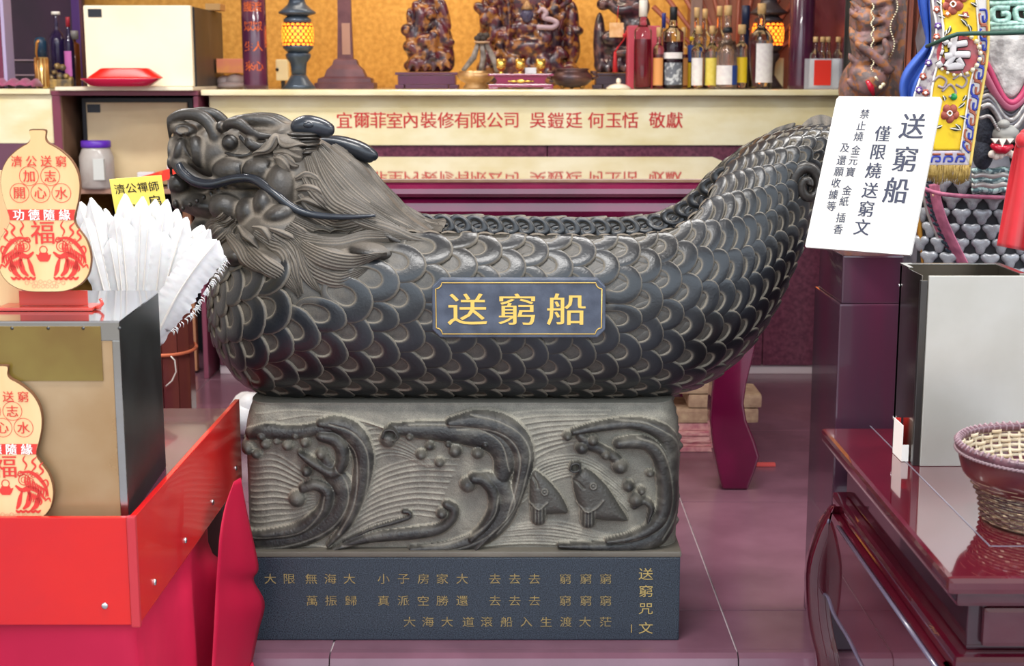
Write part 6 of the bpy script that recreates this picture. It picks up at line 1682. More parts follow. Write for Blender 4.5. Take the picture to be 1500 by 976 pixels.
# ---- carved figures
def wood_mat(name, d, m_, g):
    mt = mat(name, d, .28, col2=m_, scale=22, detail=3, coat=.5, ramp=(.4, .6)); nt = mt.node_tree; b = nt.nodes['Principled BSDF']
    at_ = nt.nodes.new('ShaderNodeAttribute'); at_.attribute_name = 'dust'; mx = nt.nodes.new('ShaderNodeMix'); mx.data_type = 'RGBA'
    nz = nt.nodes.new('ShaderNodeTexNoise'); nz.inputs['Scale'].default_value = 34; tc = nt.nodes.new('ShaderNodeTexCoord'); nt.links.new(tc.outputs['Object'], nz.inputs['Vector'])
    mm = nt.nodes.new('ShaderNodeMapRange'); mm.inputs[1].default_value = .5; mm.inputs[2].default_value = .62; nt.links.new(nz.outputs[0], mm.inputs[0])
    old = b.inputs['Base Color'].links[0].from_socket; nt.links.new(old, mx.inputs[6]); mx.inputs[7].default_value = (*lin(g), 1); nt.links.new(mm.outputs[0], mx.inputs[0]); nt.links.new(mx.outputs[2], b.inputs['Base Color']); return mt
M_FIG = wood_mat('red_gilt_wood', '2a1826', '5a202c', '94602f'); M_FIGD = wood_mat('dark_carved_wood', '241c24', '3a2a34', '6a4a48'); M_ROCK = mat('carved_rock', '3c3a3c', .5, col2='5a5654', scale=25)
def stand(x0, x1, y0_, Y, lab, m_=None):
    m_ = m_ or mat('plum_stand', '5a2a4c', .35, coat=.3, col2='4a2442', scale=8)
    a, b = at(x0, 130, Y), at(x1, 130, Y); zt_ = at(0, y0_, Y).z; t = thing('wooden_stand', ((a.x + b.x) / 2, Y, z1), lab, 'stand', 'wooden stands under the figures')
    d_ = .08
    MB().box((a.x, Y - d_, zt_ - .012), (b.x, Y + d_, zt_), .003).build('stand_top', m_, t)
    MB().box((a.x + .012, Y - d_ + .006, z1 + .018), (b.x - .012, Y + d_ - .006, zt_ - .0125), .004).build('stand_waist', m_, t)
    w_ = b.x - a.x; MB().box((a.x + .045, Y - d_ + .008, z1 + .001), (b.x - .045, Y + d_ - .008, z1 + .0175), .002).build('stand_skirt', m_, t)
    for sx_ in (a.x, b.x - .04):
        for yy_ in (Y - d_, Y + d_ - .03): MB().box((sx_, yy_, z1 + .0006), (sx_ + .04, yy_ + .03, z1 + .0178), .003).build('foot', m_, t)
    return t, zt_
def figure(lab, x0, x1, ytop, ybot, Y, prims, m_, cat='statue', vox=.0062, half=.11, k=.012):
    lo, hi = at(x0, ybot, Y), at(x1, ytop, Y); f_ = SDF((lo.x - .02, Y - half - .02, lo.z - .02), (hi.x + .02, Y + half + .02, hi.z + .02), vox); s = mpp(Y)
    for p in prims:
        if p[0] == 'e':
            _, x, y, rx, ry, dep, off = p[:7]; c = at(x, y, Y - off); f_.ell(tuple(c), (rx * s, dep, ry * s), k if len(p) < 8 else p[7], rot=math.radians(p[8]) if len(p) > 8 else 0)
        elif p[0] == 's': _, x, y, rx, ry, dep, off = p[:7]; c = at(x, y, Y - off); f_.ell(tuple(c), (rx * s, dep, ry * s), .008, sub=True)
        else:
            _, P, R, off = p; Q = spline([(a, b, r) for (a, b), r in zip(P, R)], 14); f_.chain([tuple(at(a, b, Y - off)) for a, b, _ in Q], [r * s for *_, r in Q], .008)
    lz = max(at(0, ybot, Y).z, z1 + .0004)
    me = f_.mesh('figure'); co = np.empty(len(me.vertices) * 3); me.vertices.foreach_get('co', co); co = co.reshape(-1, 3); co[:, 2] = np.maximum(co[:, 2], lz + .0006); me.vertices.foreach_set('co', co.ravel())
    return me
def figthing(lab, me, m_, loc, extra=None, nm='carved_figure'):
    t = thing(nm, loc, lab, 'statue', 'carved figures in the shrine'); link('body', me, m_, t); return t
rg = random.Random(11)
t, zz = stand(581, 672, 106, 6.72, 'plum wooden stand under the seated figure on rock')
me = figure('', 588, 668, -40, 105.6, 6.72, [('e', 628, 96, 36, 14, .07, 0), ('e', 612, 90, 14, 14, .06, .02), ('e', 650, 88, 16, 18, .06, 0), ('e', 630, 78, 34, 14, .07, 0), ('e', 602, 68, 12, 10, .05, .03), ('e', 640, 62, 22, 14, .06, 0), ('e', 655, 70, 9, 30, .05, -.02),
    ('c', [(604, 56), (612, 40), (616, 22), (610, 8)], [9, 8, 9, 7], .03), ('e', 596, 44, 9, 9, .04, .03), ('e', 628, 26, 18, 26, .06, 0), ('c', [(642, 34), (648, 50), (654, 62), (662, 62)], [8, 8, 7, 4], .035), ('e', 630, 22, 8, 8, .03, .055), ('e', 622, 60, 14, 11, .04, .05),
    ('c', [(636, 50), (634, 66), (634, 84)], [7, 5, 5], .06), ('e', 634, 86, 7, 3, .03, .07), ('e', 612, 74, 9, 9, .03, .05), ('c', [(645, 4), (650, 20), (656, 40)], [7, 7, 5], .03), ('e', 628, -4, 16, 14, .05, 0), ('e', 628, -24, 9, 11, .04, 0), ('e', 600, 24, 5, 12, .03, .02)]
    + [('c', [(598 + 12 * k, 104), (604 + 12 * k, 90), (612 + 12 * k, 100)], [2, 3, 2], .075) for k in range(5)], M_FIG)
tt_ = figthing('seated carved figure in red and gold wood on a rock, left of the group', me, M_FIG, (at(628, 100, 6.72).x, 6.72, zz))
# large group
t, zz = None, z1
prims = [('e', 768, 60, 66, 62, .07, -.03), ('e', 770, 0, 60, 50, .06, -.03), ('e', 765, 115, 60, 16, .08, 0), ('e', 838, 70, 12, 26, .05, 0), ('e', 845, 45, 10, 7, .04, .0), ('e', 716, 25, 14, 34, .05, 0), ('e', 836, 30, 12, 28, .04, .0),
    ('e', 772, 40, 24, 18, .05, .05), ('e', 772, 68, 34, 16, .05, .06), ('c', [(752, 40), (742, 56), (756, 66), (770, 62)], [6, 6, 5, 4], .08), ('c', [(792, 40), (804, 52), (794, 64), (780, 64)], [6, 6, 5, 4], .08), ('e', 795, 92, 18, 22, .05, .05, .01, 20), ('e', 748, 92, 18, 20, .05, .05, .01, -20),
    ('c', [(700, 10), (714, 22), (724, 44), (712, 60), (722, 84)], [7, 8, 8, 7, 9], .05), ('e', 720, 18, 9, 9, .03, .07), ('e', 734, 52, 9, 8, .04, .07), ('c', [(820, 76), (812, 92), (826, 108)], [8, 9, 7], .06), ('c', [(744, 0), (746, 30), (742, 70)], [2.5, 2.5, 2], .10), ('e', 712, 100, 14, 12, .05, .03), ('e', 832, 104, 16, 14, .05, .03)]
for k in range(46):
    a, b = rg.uniform(704, 838), rg.uniform(-20, 112)
    if abs(a - 772) < 16 and b < 48: continue
    prims.append(('c', [(a, b), (a + rg.uniform(-9, 9), b + rg.uniform(4, 12)), (a + rg.uniform(-12, 12), b + rg.uniform(10, 22))], [rg.uniform(3, 6), rg.uniform(3, 6), rg.uniform(1.5, 4)], rg.uniform(.045, .085)))
me = figure('', 690, 858, -50, 131.5, 6.84, prims, M_FIG, half=.12)
tt_ = figthing('large carved wooden group of deities with a blue face and pale snake', me, M_FIG, (at(770, 100, 6.84).x, 6.84, z1))
m = MB(); c = at(772, 22, 6.84 - .12); m.ball(c, (.027, .025, .036), 18); m.ball(c + Vector((0, -.024, -.002)), (.005, .006, .009), 8)
for sx_ in (-1, 1): m.ball(c + Vector((sx_ * .010, -.022, .006)), (.005, .004, .002), 8); m.ball(c + Vector((sx_ * .027, 0, 0)), (.004, .008, .013), 8)
m.ball(c + Vector((0, -.022, -.015)), (.007, .004, .002), 8); m.build('face', mat('blue_grey_face', '4a4660', .35), tt_)
m = MB(); m.lathe([(.026, 0), (.028, .008), (.020, .02), (.012, .034), (.004, .046)], c + Vector((0, 0, .022)), 16); m.build('crown', mat('gilt_crown', '8a6a48', .4, metal=.3), tt_)
m = MB(); m.tube([at(x, y, 6.84 - .13) for x, y in spline([(786, 40), (800, 40), (810, 40), (816, 34), (808, 29), (797, 26), (800, 19), (794, 13), (788, 19)], 40)], [.012] * 30 + list(np.linspace(.012, .006, 10)), 10); m.build('snake', mat('pale_violet_wood', 'a8909a', .4), tt_)
t, zz = stand(868, 942, 107, 6.72, 'dark wooden stand under the carved figure beside the pink box', mat('dark_stand', '3a2c3c', .4))
me = figure('', 866, 950, -30, 106.6, 6.72, [('e', 905, 96, 34, 16, .07, 0), ('e', 878, 62, 9, 42, .05, 0), ('e', 908, 66, 28, 26, .06, 0), ('e', 925, 10, 26, 22, .06, 0), ('e', 884, 6, 10, 9, .04, .03), ('e', 930, 38, 22, 20, .05, 0), ('e', 897, 56, 16, 12, .04, .05), ('c', [(892, 2), (905, 14), (922, 12)], [6, 7, 8], .04), ('e', 915, -10, 14, 14, .05, 0), ('e', 915, 78, 18, 8, .05, .05)]
    + [('c', [(878 + 13 * k, 104), (882 + 13 * k, 88), (889 + 13 * k, 104)], [3, 2, 3], .07) for k in range(5)], M_FIG)
tt_ = figthing('dark carved figure on rock behind the pink box, right of the group', me, M_FIGD, (at(905, 100, 6.72).x, 6.72, zz))
hg = thing('hanging_charm', at(903, 34, 6.60), 'square cream charm with red tassel hanging on the right carved figure', 'charm')
c = at(903, 44, 6.62); MB().box((c.x - .032, c.y - .004, c.z - .032), (c.x + .032, c.y + .001, c.z + .032), .002, M=None).build('charm_plate', mat('cream_charm', 'f0cc98', .5, col2='e0a868', scale=30), hg)
m = MB(); m.tube([at(918, 44, 6.60), at(914, 58, 6.60), at(906, 68, 6.60)], .003, 6); m.tube([at(901, 76, 6.60), at(901, 90, 6.60), at(901, 106, 6.60)], [.006, .009, .012], 8); m.tube([at(906, 68, 6.60), at(901, 76, 6.60)], .004, 6); m.ball(at(915, 52, 6.60), .010, 10); m.build('tassel', mat('red_silk', 'b8242c', .6), hg)
m = MB(); m.tube([at(903, 36, 6.617), at(905, 20, 6.63), at(906, 8, 6.64)], .0015, 5); m.build('cord', mat('red_silk', 'b8242c', .6), hg)

# ---- driftwood tripod, bowls, cup stand, cups
tp = thing('driftwood_tripod', (at(704, 100, 6.60).x, 6.60, z1), 'grey driftwood tripod with a shallow dish left of the cup stand', 'ornament')
for P in ([(700, 64), (692, 84), (678, 104)], [(706, 64), (706, 84), (704, 104)], [(712, 64), (720, 84), (728, 106)]):
    MB().tube([at(P[0][0], P[0][1], 6.62), at(P[1][0] + 2, P[1][1], 6.61), at(P[2][0], P[2][1], 6.60)], [.010, .014, .010], 8).build('leg', mat('driftwood', '9a928c', .7, col2='5e5652', scale=30), tp)
MB().lathe([(.012, 0), (.034, .004), (.036, .010), (.03, .010)], at(706, 64, 6.62), 20).build('dish', mat('tan_dish', 'c8a88c', .5), tp)
m = MB(); [m.ball(at(700 + 4 * k, 56 - 4 * (k % 2), 6.62), (.018, .02, .014), 8) for k in range(4)]; m.build('dried_top', mat('dark_driftwood', '3c3430', .7), tp)
def bowl(px, Y, P, m_, lab, nm='incense_bowl', cat='bowl', n=32):
    c = at(px, 120, Y); s = mpp(Y); t = thing(nm, (c.x, Y, z1), lab, cat, 'incense bowls on the counter')
    return t, c, s
t, c, s = bowl(697, 6.47, None, None, 'small bronze incense bowl left of the cup stand'); M_BRZ = mat('worn_bronze', 'a07848', .35, metal=.5, col2='d0a878', scale=14)
zz = lambda y, Y: max(at(0, y, Y).z, z1 + .0008)
MB().lathe([(r * s, zz(y, 6.47)) for r, y in [(17, 133), (18, 128), (14, 122), (22, 118), (27, 112), (26, 108), (23, 106), (25, 104), (22, 104), (20, 110), (3, 114)]], (c.x, 6.47, 0), 32).build('bowl_body', M_BRZ, t)
t, c, s = bowl(838, 6.45, None, None, 'dark round censer with two handles right of the cup stand'); M_IR = mat('dark_iron', '4a3e44', .35, metal=.5, col2='6a4a44', scale=12)
MB().lathe([(r * s, zz(y, 6.45)) for r, y in [(14, 128), (22, 124), (29, 117), (29, 111), (24, 106), (22, 103), (26, 101), (22, 100), (20, 106), (3, 110)]], (c.x, 6.45, 0), 32).build('bowl_body', M_IR, t)
for a in (90, 210, 330): MB().ball((c.x + 16 * s * math.cos(math.radians(a)), 6.45 + 16 * s * math.sin(math.radians(a)), z1 + .011), (.012, .012, .0105), 10).build('foot', mat('gilt_foot', 'b08040', .4, metal=.5), t)
for sx_ in (-1, 1): MB().tube([(c.x + sx_ * 28 * s, 6.45, zz(116, 6.45)), (c.x + sx_ * 36 * s, 6.45, zz(112, 6.45)), (c.x + sx_ * 35 * s, 6.45, zz(106, 6.45)), (c.x + sx_ * 26 * s, 6.45, zz(106, 6.45))], .007, 8).build('handle', M_IR, t)
YC_ = 6.34; cs = thing('cup_stand', (at(762, 120, YC_).x, YC_, z1), 'red lacquer cup stand with gold ornament in the middle of the counter', 'stand')
M_CS = mat('plum_red_lacquer', '84204a', .2, coat=.5); zt_c = at(0, 108, YC_).z
a, b = at(715, 120, YC_).x, at(811, 120, YC_).x
MB().box((a, YC_ - .03, zt_c - .010), (b, YC_ + .05, zt_c), .004).build('stand_top', M_CS, cs)
m = MB(); m.prism([(a + .025, zt_c - .0105), (b - .025, zt_c - .0105), (b - .04, zt_c - .03), (b - .03, zt_c - .045), (b - .012, z1 + .022), (a + .012, z1 + .022), (a + .03, zt_c - .045), (a + .04, zt_c - .03)], (0, YC_ - .022, 0), (1, 0, 0), (0, 0, 1), (0, .064, 0)); m.build('stand_waist', M_CS, cs)
MB().box((a + .002, YC_ - .03, z1 + .008), (b - .002, YC_ + .05, z1 + .0215), .003).build('stand_foot_rail', M_CS, cs)
for x in (a + .003, b - .043): MB().box((x, YC_ - .028, z1 + .0006), (x + .04, YC_ + .048, z1 + .0078), .002).build('foot', M_CS, cs)
M_GM = mat('gold_cup_metal', 'e6bc60', .25, metal=.9)
m = MB(); cc = at(763, 119, YC_ - .026); [m.ball(cc + Vector((dx, 0, 0)), (rx, .004, rz), 10) for dx, rx, rz in ((0, .02, .009), (-.03, .014, .006), (.03, .014, .006), (-.05, .007, .004), (.05, .007, .004))]; m.build('gold_ornament', M_GM, cs)
for i, px in enumerate((734, 762, 792)):
    c = at(px, 108, YC_ + .005); s = mpp(YC_); t = thing('gold_cup', (c.x, YC_ + .005, zt_c), ['leftmost of the three gold cups on the red cup stand', 'middle one of the three gold cups on the red cup stand', 'rightmost of the three gold cups on the red cup stand'][i], 'cup', 'gold cups on the cup stand')
    z0c = zt_c + .0006; MB().lathe([(r * s, z0c + h * s) for r, h in [(4.5, 0), (4.5, .8), (2, 2), (2, 3), (5.5, 6), (6.8, 10), (7, 20.5), (6.3, 20.5), (6, 11), (1, 7)]], (c.x, YC_ + .005, 0), 24).build('cup_body', M_GM, t)
ob = MB().box((at(769, 0, YC_).x, YC_ + .012, zt_c + .0006), (at(786, 0, YC_).x, YC_ + .035, zt_c + .026), .003).build('white_block', mat('pale_block', 'd8dce0', .4)); tag(ob, 'small white block between the middle and right gold cups', 'block')
c = at(906, 128, 6.36); s = mpp(6.36); ld = thing('porcelain_lid', (c.x, 6.36, z1), 'white porcelain lid with knob lying on the counter before the pink box', 'lid'); M_PO = mat('cream_porcelain', 'f0e4d0', .2, coat=.5)
MB().lathe([(17 * s, z1 + .0006), (18 * s, z1 + .006), (12 * s, z1 + .018), (5 * s, z1 + .024)], (c.x, 6.36, 0), 28).build('lid_dome', M_PO, ld); MB().ball((c.x, 6.36, z1 + .035), (.011, .011, .013), 14).build('knob', M_PO, ld)
ob = MB().box((at(918, 0, 6.62).x, 6.52, z1 + .0006), (at(965, 0, 6.62).x, 6.615, at(0, 38, 6.56).z), .004).build('pink_carton', mat('rose_carton', 'c84a5c', .4)); tag(ob, 'tall rose pink carton behind the bottle of red liquid', 'carton')

# ---- bottles
bottle(941, 12.5, 0, 46, 6.40, 'tallest clear bottle of red liquid with white cap', cap=M_WCAP, ycap=25, ncap=6, liquid=LQ_R, yliq=58, neck=5.5)
bottle(985, 15, 10, 48, 6.42, 'dark purple liquid bottle with black cap and silver grey label', cap=M_BLK, ycap=30, ncap=5.5, liquid=LQ_D, yliq=62, labels=[(92, 124, L_G, -.8, .8), (77, 86, L_W, -.9, .8)], neck=6)
bottle(971, 7, 19, 50, 6.62, 'bottle with white and blue cap behind the dark purple one', cap=mat('blue_white_cap', '2a3c88', .4), ycap=42, neck=4, glass=M_GLASS)
bottle(964, 8, 40, 72, 6.40, 'small bottle with cork and orange label left of the dark purple one', ycap=54, liquid=mat('amber_red_liquid', '8a2c30', .1, trans=.4), yliq=80, labels=[(85, 125, L_O, -.95, .7)])
bottle(1000, 7, 40, 72, 6.50, 'small bottle with cork and orange label right of the dark purple one', ycap=54, liquid=mat('amber_red_liquid', '8a2c30', .1, trans=.4), yliq=80, labels=[(85, 125, L_O, -.9, .9)])
bottle(1012, 7, 54, 74, 6.55, 'short bottle with yellow cap and blue and yellow label', cap=L_YB, ycap=60, labels=[(66, 90, L_B, -.8, .8), (92, 128, L_YB, -.95, .95)])
bottle(1019, 9, 11, 58, 6.62, 'corked clear bottle in the back row, first from the left', ycap=26, liquid=LQ_C, yliq=60)
bottle(1031, 9, 13, 58, 6.70, 'corked clear bottle in the back row, second from the left', ycap=27, liquid=LQ_C, yliq=60)
bottle(1052, 10, 9, 58, 6.64, 'corked clear bottle in the back row with a pink label', ycap=23, liquid=LQ_C, yliq=60, labels=[(66, 90, mat('label_salmon', 'dc8878', .5), -.8, .8)])
bottle(1022, 10, 38, 74, 6.40, 'corked bottle with tall white label in the front row', ycap=50, labels=[(85, 125, L_W, -.92, .5)], liquid=LQ_C, yliq=76)
bottle(1042, 10, 38, 74, 6.40, 'corked bottle with pale yellow label in the front row', ycap=50, labels=[(85, 125, L_Y, -.92, .92)], liquid=LQ_C, yliq=76)
bottle(1064, 15, 8, 80, 6.33, 'corked bottle with dark neck band and white and blue label', ycap=23, ncap=5.5, glass=G_PK, neck=5, collar=(40, 48, M_BLK), labels=[(96, 124, L_W, -.97, .38), (96, 124, L_B, .40, .99)], liquid=LQ_C, yliq=60)
bottle(1085, 9, 36, 70, 6.40, 'corked bottle with bright yellow label in the front row', ycap=50, ncap=5.5, labels=[(84, 121, L_YB, -.95, .8)], liquid=LQ_C, yliq=72)
bottle(1090, 6.5, 8, 44, 6.66, 'slim navy bottle with navy cap behind the bright yellow label', cap=M_NAVY, ycap=42, ncap=6, glass=mat('navy_glass', '1c2440', .1, trans=.3), neck=5)
bottle(1113, 17, 5, 56, 6.40, 'big corked bottle with large white label at the right end of the row', ycap=21, ncap=6, neck=5.5, labels=[(64, 121, L_W, -.5, .98)], liquid=LQ_C, yliq=60)
for i, (px, Y) in enumerate(((1193, 6.36), (1203, 6.40), (1211, 6.43), (1226, 6.38))):
    bottle(px, [8, 6, 6, 8][i], 54, 82, Y, ['leftmost small corked bottle of the red labelled set by the right column', 'second small corked bottle from the left in the red labelled set', 'third small corked bottle from the left in the red labelled set', 'rightmost small corked bottle with silver label in the red labelled set'][i], ycap=62, ncap=3.6, neck=3, labels=[(86, 128, L_S, -.95, .95)], group='small bottles of the red labelled set')
ob = MB().box((at(1196, 0, 6.325).x, 6.323, at(0, 125, 6.325).z), (at(1221, 0, 6.325).x, 6.325, at(0, 88, 6.325).z), .0005).build('red_label_card', L_R)
ob2 = MB().box((at(1182, 0, 6.325).x, 6.3255, z1 + .0008), (at(1233, 0, 6.325).x, 6.327, at(0, 86, 6.325).z), .0005).build('bottle_wrap', mat('translucent_wrap', 'e8ecf2', .15, alpha=.30)); tag(ob2, 'clear wrap with a red label around the small corked bottles', 'package')
ob.parent = ob2; ob['label'] = 'bright red label'
# ================================================================== DEITIES ON THE RIGHT
def blobfig(x0, x1, ytop, Y, prims, half=.2, vox=.008, zbot=.0):
    lo, hi = at(x0, 400, Y), at(x1, ytop, Y); f_ = SDF((lo.x - .03, Y - half - .03, zbot - .02), (hi.x + .03, Y + half + .03, hi.z + .03), vox); s = mpp(Y)
    for p in prims:
        if p[0] == 'e': _, x, y, rx, ry, dep, off = p[:7]; f_.ell(tuple(at(x, y, Y - off)), (rx * s, dep, ry * s), .014, rot=math.radians(p[7]) if len(p) > 7 else 0)
        elif p[0] == 'g': _, P, R, off = p; Q = spline([(a, b, r) for (a, b), r in zip(P, R)], 18); f_.chain([tuple(at(a, b, Y - off)) for a, b, _ in Q], [r * s for *_, r in Q], .006, sub=True)
        elif p[0] == 'z': _, x, y1, y2, rx, dep = p; a, b = at(x, y1, Y), at(x, y2, Y); f_.cap((a.x, Y, max(b.z, .1)), (a.x, Y, a.z), rx * s, rx * s, .02)
        else: _, P, R, off = p; Q = spline([(a, b, r) for (a, b), r in zip(P, R)], 18); f_.chain([tuple(at(a, b, Y - off)) for a, b, _ in Q], [r * s for *_, r in Q], .006)
    me = f_.mesh('robe', dustk=5, dust0=.4); co = np.empty(len(me.vertices) * 3); me.vertices.foreach_get('co', co); co = co.reshape(-1, 3); co[:, 2] = np.maximum(co[:, 2], zbot + .0008); me.vertices.foreach_set('co', co.ravel()); return me
def robe_mat(name, a, b, c, sc=9):
    mt = mat(name, a, .5, col2=b, scale=sc, detail=5, ramp=(.42, .58), bump=.6, bscale=60); nt = mt.node_tree; B = nt.nodes['Principled BSDF']; nz = nt.nodes.new('ShaderNodeTexNoise'); nz.inputs['Scale'].default_value = sc * 1.7
    tc = nt.nodes.new('ShaderNodeTexCoord'); mp_ = nt.nodes.new('ShaderNodeMapping'); mp_.inputs['Location'].default_value = (3, 5, 1); nt.links.new(tc.outputs['Object'], mp_.inputs[0]); nt.links.new(mp_.outputs[0], nz.inputs['Vector'])
    mm = nt.nodes.new('ShaderNodeMapRange'); mm.inputs[1].default_value = .52; mm.inputs[2].default_value = .60; nt.links.new(nz.outputs[0], mm.inputs[0]); mx = nt.nodes.new('ShaderNodeMix'); mx.data_type = 'RGBA'
    old = B.inputs['Base Color'].links[0].from_socket; nt.links.new(old, mx.inputs[6]); mx.inputs[7].default_value = (*lin(c), 1); nt.links.new(mm.outputs[0], mx.inputs[0]); nt.links.new(mx.outputs[2], B.inputs['Base Color']); return mt
YD = 4.95
d1 = thing('robed_deity', (at(1285, 100, YD).x, YD, 0), 'deity figure in brown, pink and gold relief robe behind the white notice', 'statue')
rg = random.Random(5)
pr = [('z', 1288, 60, 700, 34, .1), ('e', 1285, 30, 38, 90, .12, 0), ('e', 1275, 130, 44, 50, .14, 0), ('e', 1290, -60, 36, 50, .12, 0), ('e', 1280, 200, 52, 70, .15, 0), ('e', 1290, 330, 50, 120, .15, 0),
      ('e', 1268, 30, 14, 20, .05, .10), ('e', 1300, 28, 12, 32, .05, .10, 8), ('e', 1275, 120, 24, 24, .06, .12), ('e', 1256, 104, 14, 16, .05, .10)]
for k in range(16):
    y = -10 + 9.5 * k; x = 1262 + 10 * math.sin(k * 1.7); pr.append(('c', [(x - 12, y - 6), (x + 4, y + 6), (x + 24, y + 2), (x + 40 + 4 * math.sin(k), y - 4)], [3, 4.5, 4.5, 3], .125 + .01 * math.sin(k * 2.1)))
pr += [('c', [(1256, 64), (1276, 78), (1292, 92), (1304, 104)], [5, 6, 6, 5], .16), ('c', [(1318, -20), (1322, 30), (1318, 80), (1312, 120)], [7, 7, 6, 5], .06), ('c', [(1296, 60), (1300, 74), (1296, 90)], [4, 4, 3], .16)]
link('robe', blobfig(1228, 1345, -110, YD, pr, half=.22), robe_mat('embroidered_brown_robe', '5c4e4c', '80605f', '94603c', 26), d1)
m = MB(); m.tube([at(x, y, YD - .20) for x, y in [(1270, 118), (1276, 128), (1280, 140)]], [.006, .011, .005], 8); m.build('tongue', mat('glossy_red', 'b01830', .2), d1)
m = MB(); [m.ball(at(x, y, YD - .21), .007, 10) for x, y in ((1294, 124), (1290, 128))]; m.tube([at(1282, 112, YD - .2), at(1286, 118, YD - .2)], .004, 6); m.build('pearl_trim', mat('pearl', 'e8e0c0', .2, metal=.2), d1)
m = MB()
for k in range(40): m.ball(at(1278 + 2 * math.sin(k), 6 + 2.6 * k, YD - .165), .003, 6)
for k in range(26): m.ball(at(1312 - .3 * k + 4 * math.sin(k * .4), -4 + 3.6 * k, YD - .15), .003, 6)
tag(m.build('bead_trim', MATS['pearl'], d1), kind='stuff')
# dark silvery drape at the left of it
dd = thing('dark_drape', (at(1225, 60, 5.3).x, 5.3, 0), 'dark olive curtain beside the right column behind the small bottles', 'curtain')
def drape(x0, x1, yt, zb, Y, name, m_, par, amp=.02, fr=9, n=50, nz_=16, px_bot=None):
    V = []
    for i in range(n):
        for j in range(nz_):
            t = i / (n - 1); q = j / (nz_ - 1); xa_ = x0 + (x1 - x0) * t
            if px_bot: xa_ = xa_ * (1 - q) + (px_bot[0] + (px_bot[1] - px_bot[0]) * t) * q
            p = at(xa_, 100, Y); z = at(0, yt, Y).z * (1 - q) + zb * q; V.append((p.x, Y + amp * math.sin(t * fr * 2 * PI + q * .8) * (.5 + .5 * q) + amp * .4 * math.sin(t * fr * 4.7 * PI), z))
    me = mesh_from(name, np.array(V), np.array([(i * nz_ + j, i * nz_ + j + 1, (i + 1) * nz_ + j + 1, (i + 1) * nz_ + j) for i in range(n - 1) for j in range(nz_ - 1)]), True)
    ob = link(name, me, m_, par); md = ob.modifiers.new('s', 'SOLIDIFY'); md.thickness = .002; return ob
drape(1236, 1345, -260, .002, 5.3, 'curtain', mat('olive_curtain', '34302a', .8, col2='26221f', scale=5), dd, .02, 5)
d2 = thing('orange_brown_drape', (at(1335, 60, 4.6).x, 4.62, .9), 'hanging orange-brown cloth between the robed deity and the blue sash', 'drape')
drape(1326, 1356, -200, .9, 4.71, 'cloth', mat('orange_brown_cloth', '8a4a34', .6, col2='4a2a28', scale=6, stretch=(1, 1, .4)), d2, .012, 3, px_bot=(1326, 1346))
# plinths carrying the tall figures
for nm, a_, b_, Y0_, Y1_, lab in (('temple_plinth', 1330, 1560, 4.15, 4.6, 'dark plinth hidden under the armoured deity'),):
    pass

# ---- armoured deity
YA_ = 4.15; sA = mpp(YA_)
ad = thing('armoured_deity', (at(1450, 200, YA_).x, YA_ + .15, 0), 'silver armoured deity with scale skirt and lion buckle at the right frame', 'statue')
pr = [('e', 1475, -20, 70, 60, .16, 0), ('e', 1480, 90, 60, 70, .17, 0), ('e', 1475, 200, 70, 60, .18, 0)]
lo = at(1380, 300, YA_); hi = at(1600, -90, YA_)
me = MB(); cx_ = at(1480, 200, YA_).x
prof_b = [(.20, .0008), (.20, .30), (.20, .60), (.22, .80), (.24, 1.0), (.15, 1.03), (.14, 1.10), (.16, 1.25), (.19, 1.42), (.17, 1.55), (.08, 1.62)]
me.lathe([(r, z) for r, z in prof_b], (cx_, YA_ + .33, 0), 40); me.build('body', mat('dark_silver_cloth', '6a6870', .5, col2='3e3c44', scale=14), ad)
M_AS = mat('silver_padded_scale', '9fa1a6', .3, metal=.25, col2='7e8086', scale=20); M_ASE = mat('black_scale_edge', '17181e', .6)
def sk(px, py): # skirt surface: a broad drum around the body
    d = ray(px, py); o = Vector((0, 0, H_EYE)); R_ = .315; cxx, cyy = cx_, YA_ + .33
    # intersect with cylinder
    a = d.x ** 2 + d.y ** 2; b = 2 * (d.x * (-cxx) + d.y * (-cyy)); c = cxx ** 2 + cyy ** 2 - R_ ** 2; disc = b * b - 4 * a * c
    if disc < 0: return None
    t = (-b - math.sqrt(disc)) / (2 * a); p = o + d * t; return p, (Vector((p.x - cxx, p.y - cyy, 0))).normalized()
lobe = []
for k in range(3):
    a0_ = math.radians([90 + 62, 90 - 62, 270][k])
for q in range(36):
    a = 2 * PI * q / 36; r = .62 + .30 * max(0, math.cos(1.5 * (a - PI / 2 - PI / 3) * 2 / 2 * 2 / 1)) if False else .80 + .20 * math.cos(3 * (a + PI / 2)) ; lobe.append((r * math.cos(a), r * math.sin(a)))
lm = bpy.data.meshes.new('armor_scale'); V = []; F = []
rings = [(1.0, 0), (.97, .35), (.82, .75), (.55, .95), (.2, 1.0)]
for sc_, z in rings: V += [(x * sc_, y * sc_, z) for x, y in lobe]
n = 36
for j in range(4): F += [(j * n + k, j * n + (k + 1) % n, (j + 1) * n + (k + 1) % n, (j + 1) * n + k) for k in range(n)]
F.append(tuple(4 * n + k for k in range(n)))
lm.from_pydata(V, [], F); lm.polygons.foreach_set('use_smooth', np.ones(len(F), bool)); lm.materials.append(M_AS)
m = MB(); V = []; nI, nJ = 40, 20
for i in range(nI):
    a = math.radians(225) + math.radians(120) * (i / (nI - 1)); 
    for z in np.linspace(.55, 1.005, nJ): V.append((cx_ + .312 * math.cos(a), YA_ + .33 + .312 * math.sin(a), z))
m.add(V, [(i * nJ + j, i * nJ + j + 1, (i + 1) * nJ + j + 1, (i + 1) * nJ + j) for i in range(nI - 1) for j in range(nJ - 1)], True); ob = m.build('skirt_backing', M_ASE, ad, fix=False)
row = 0; z = .995
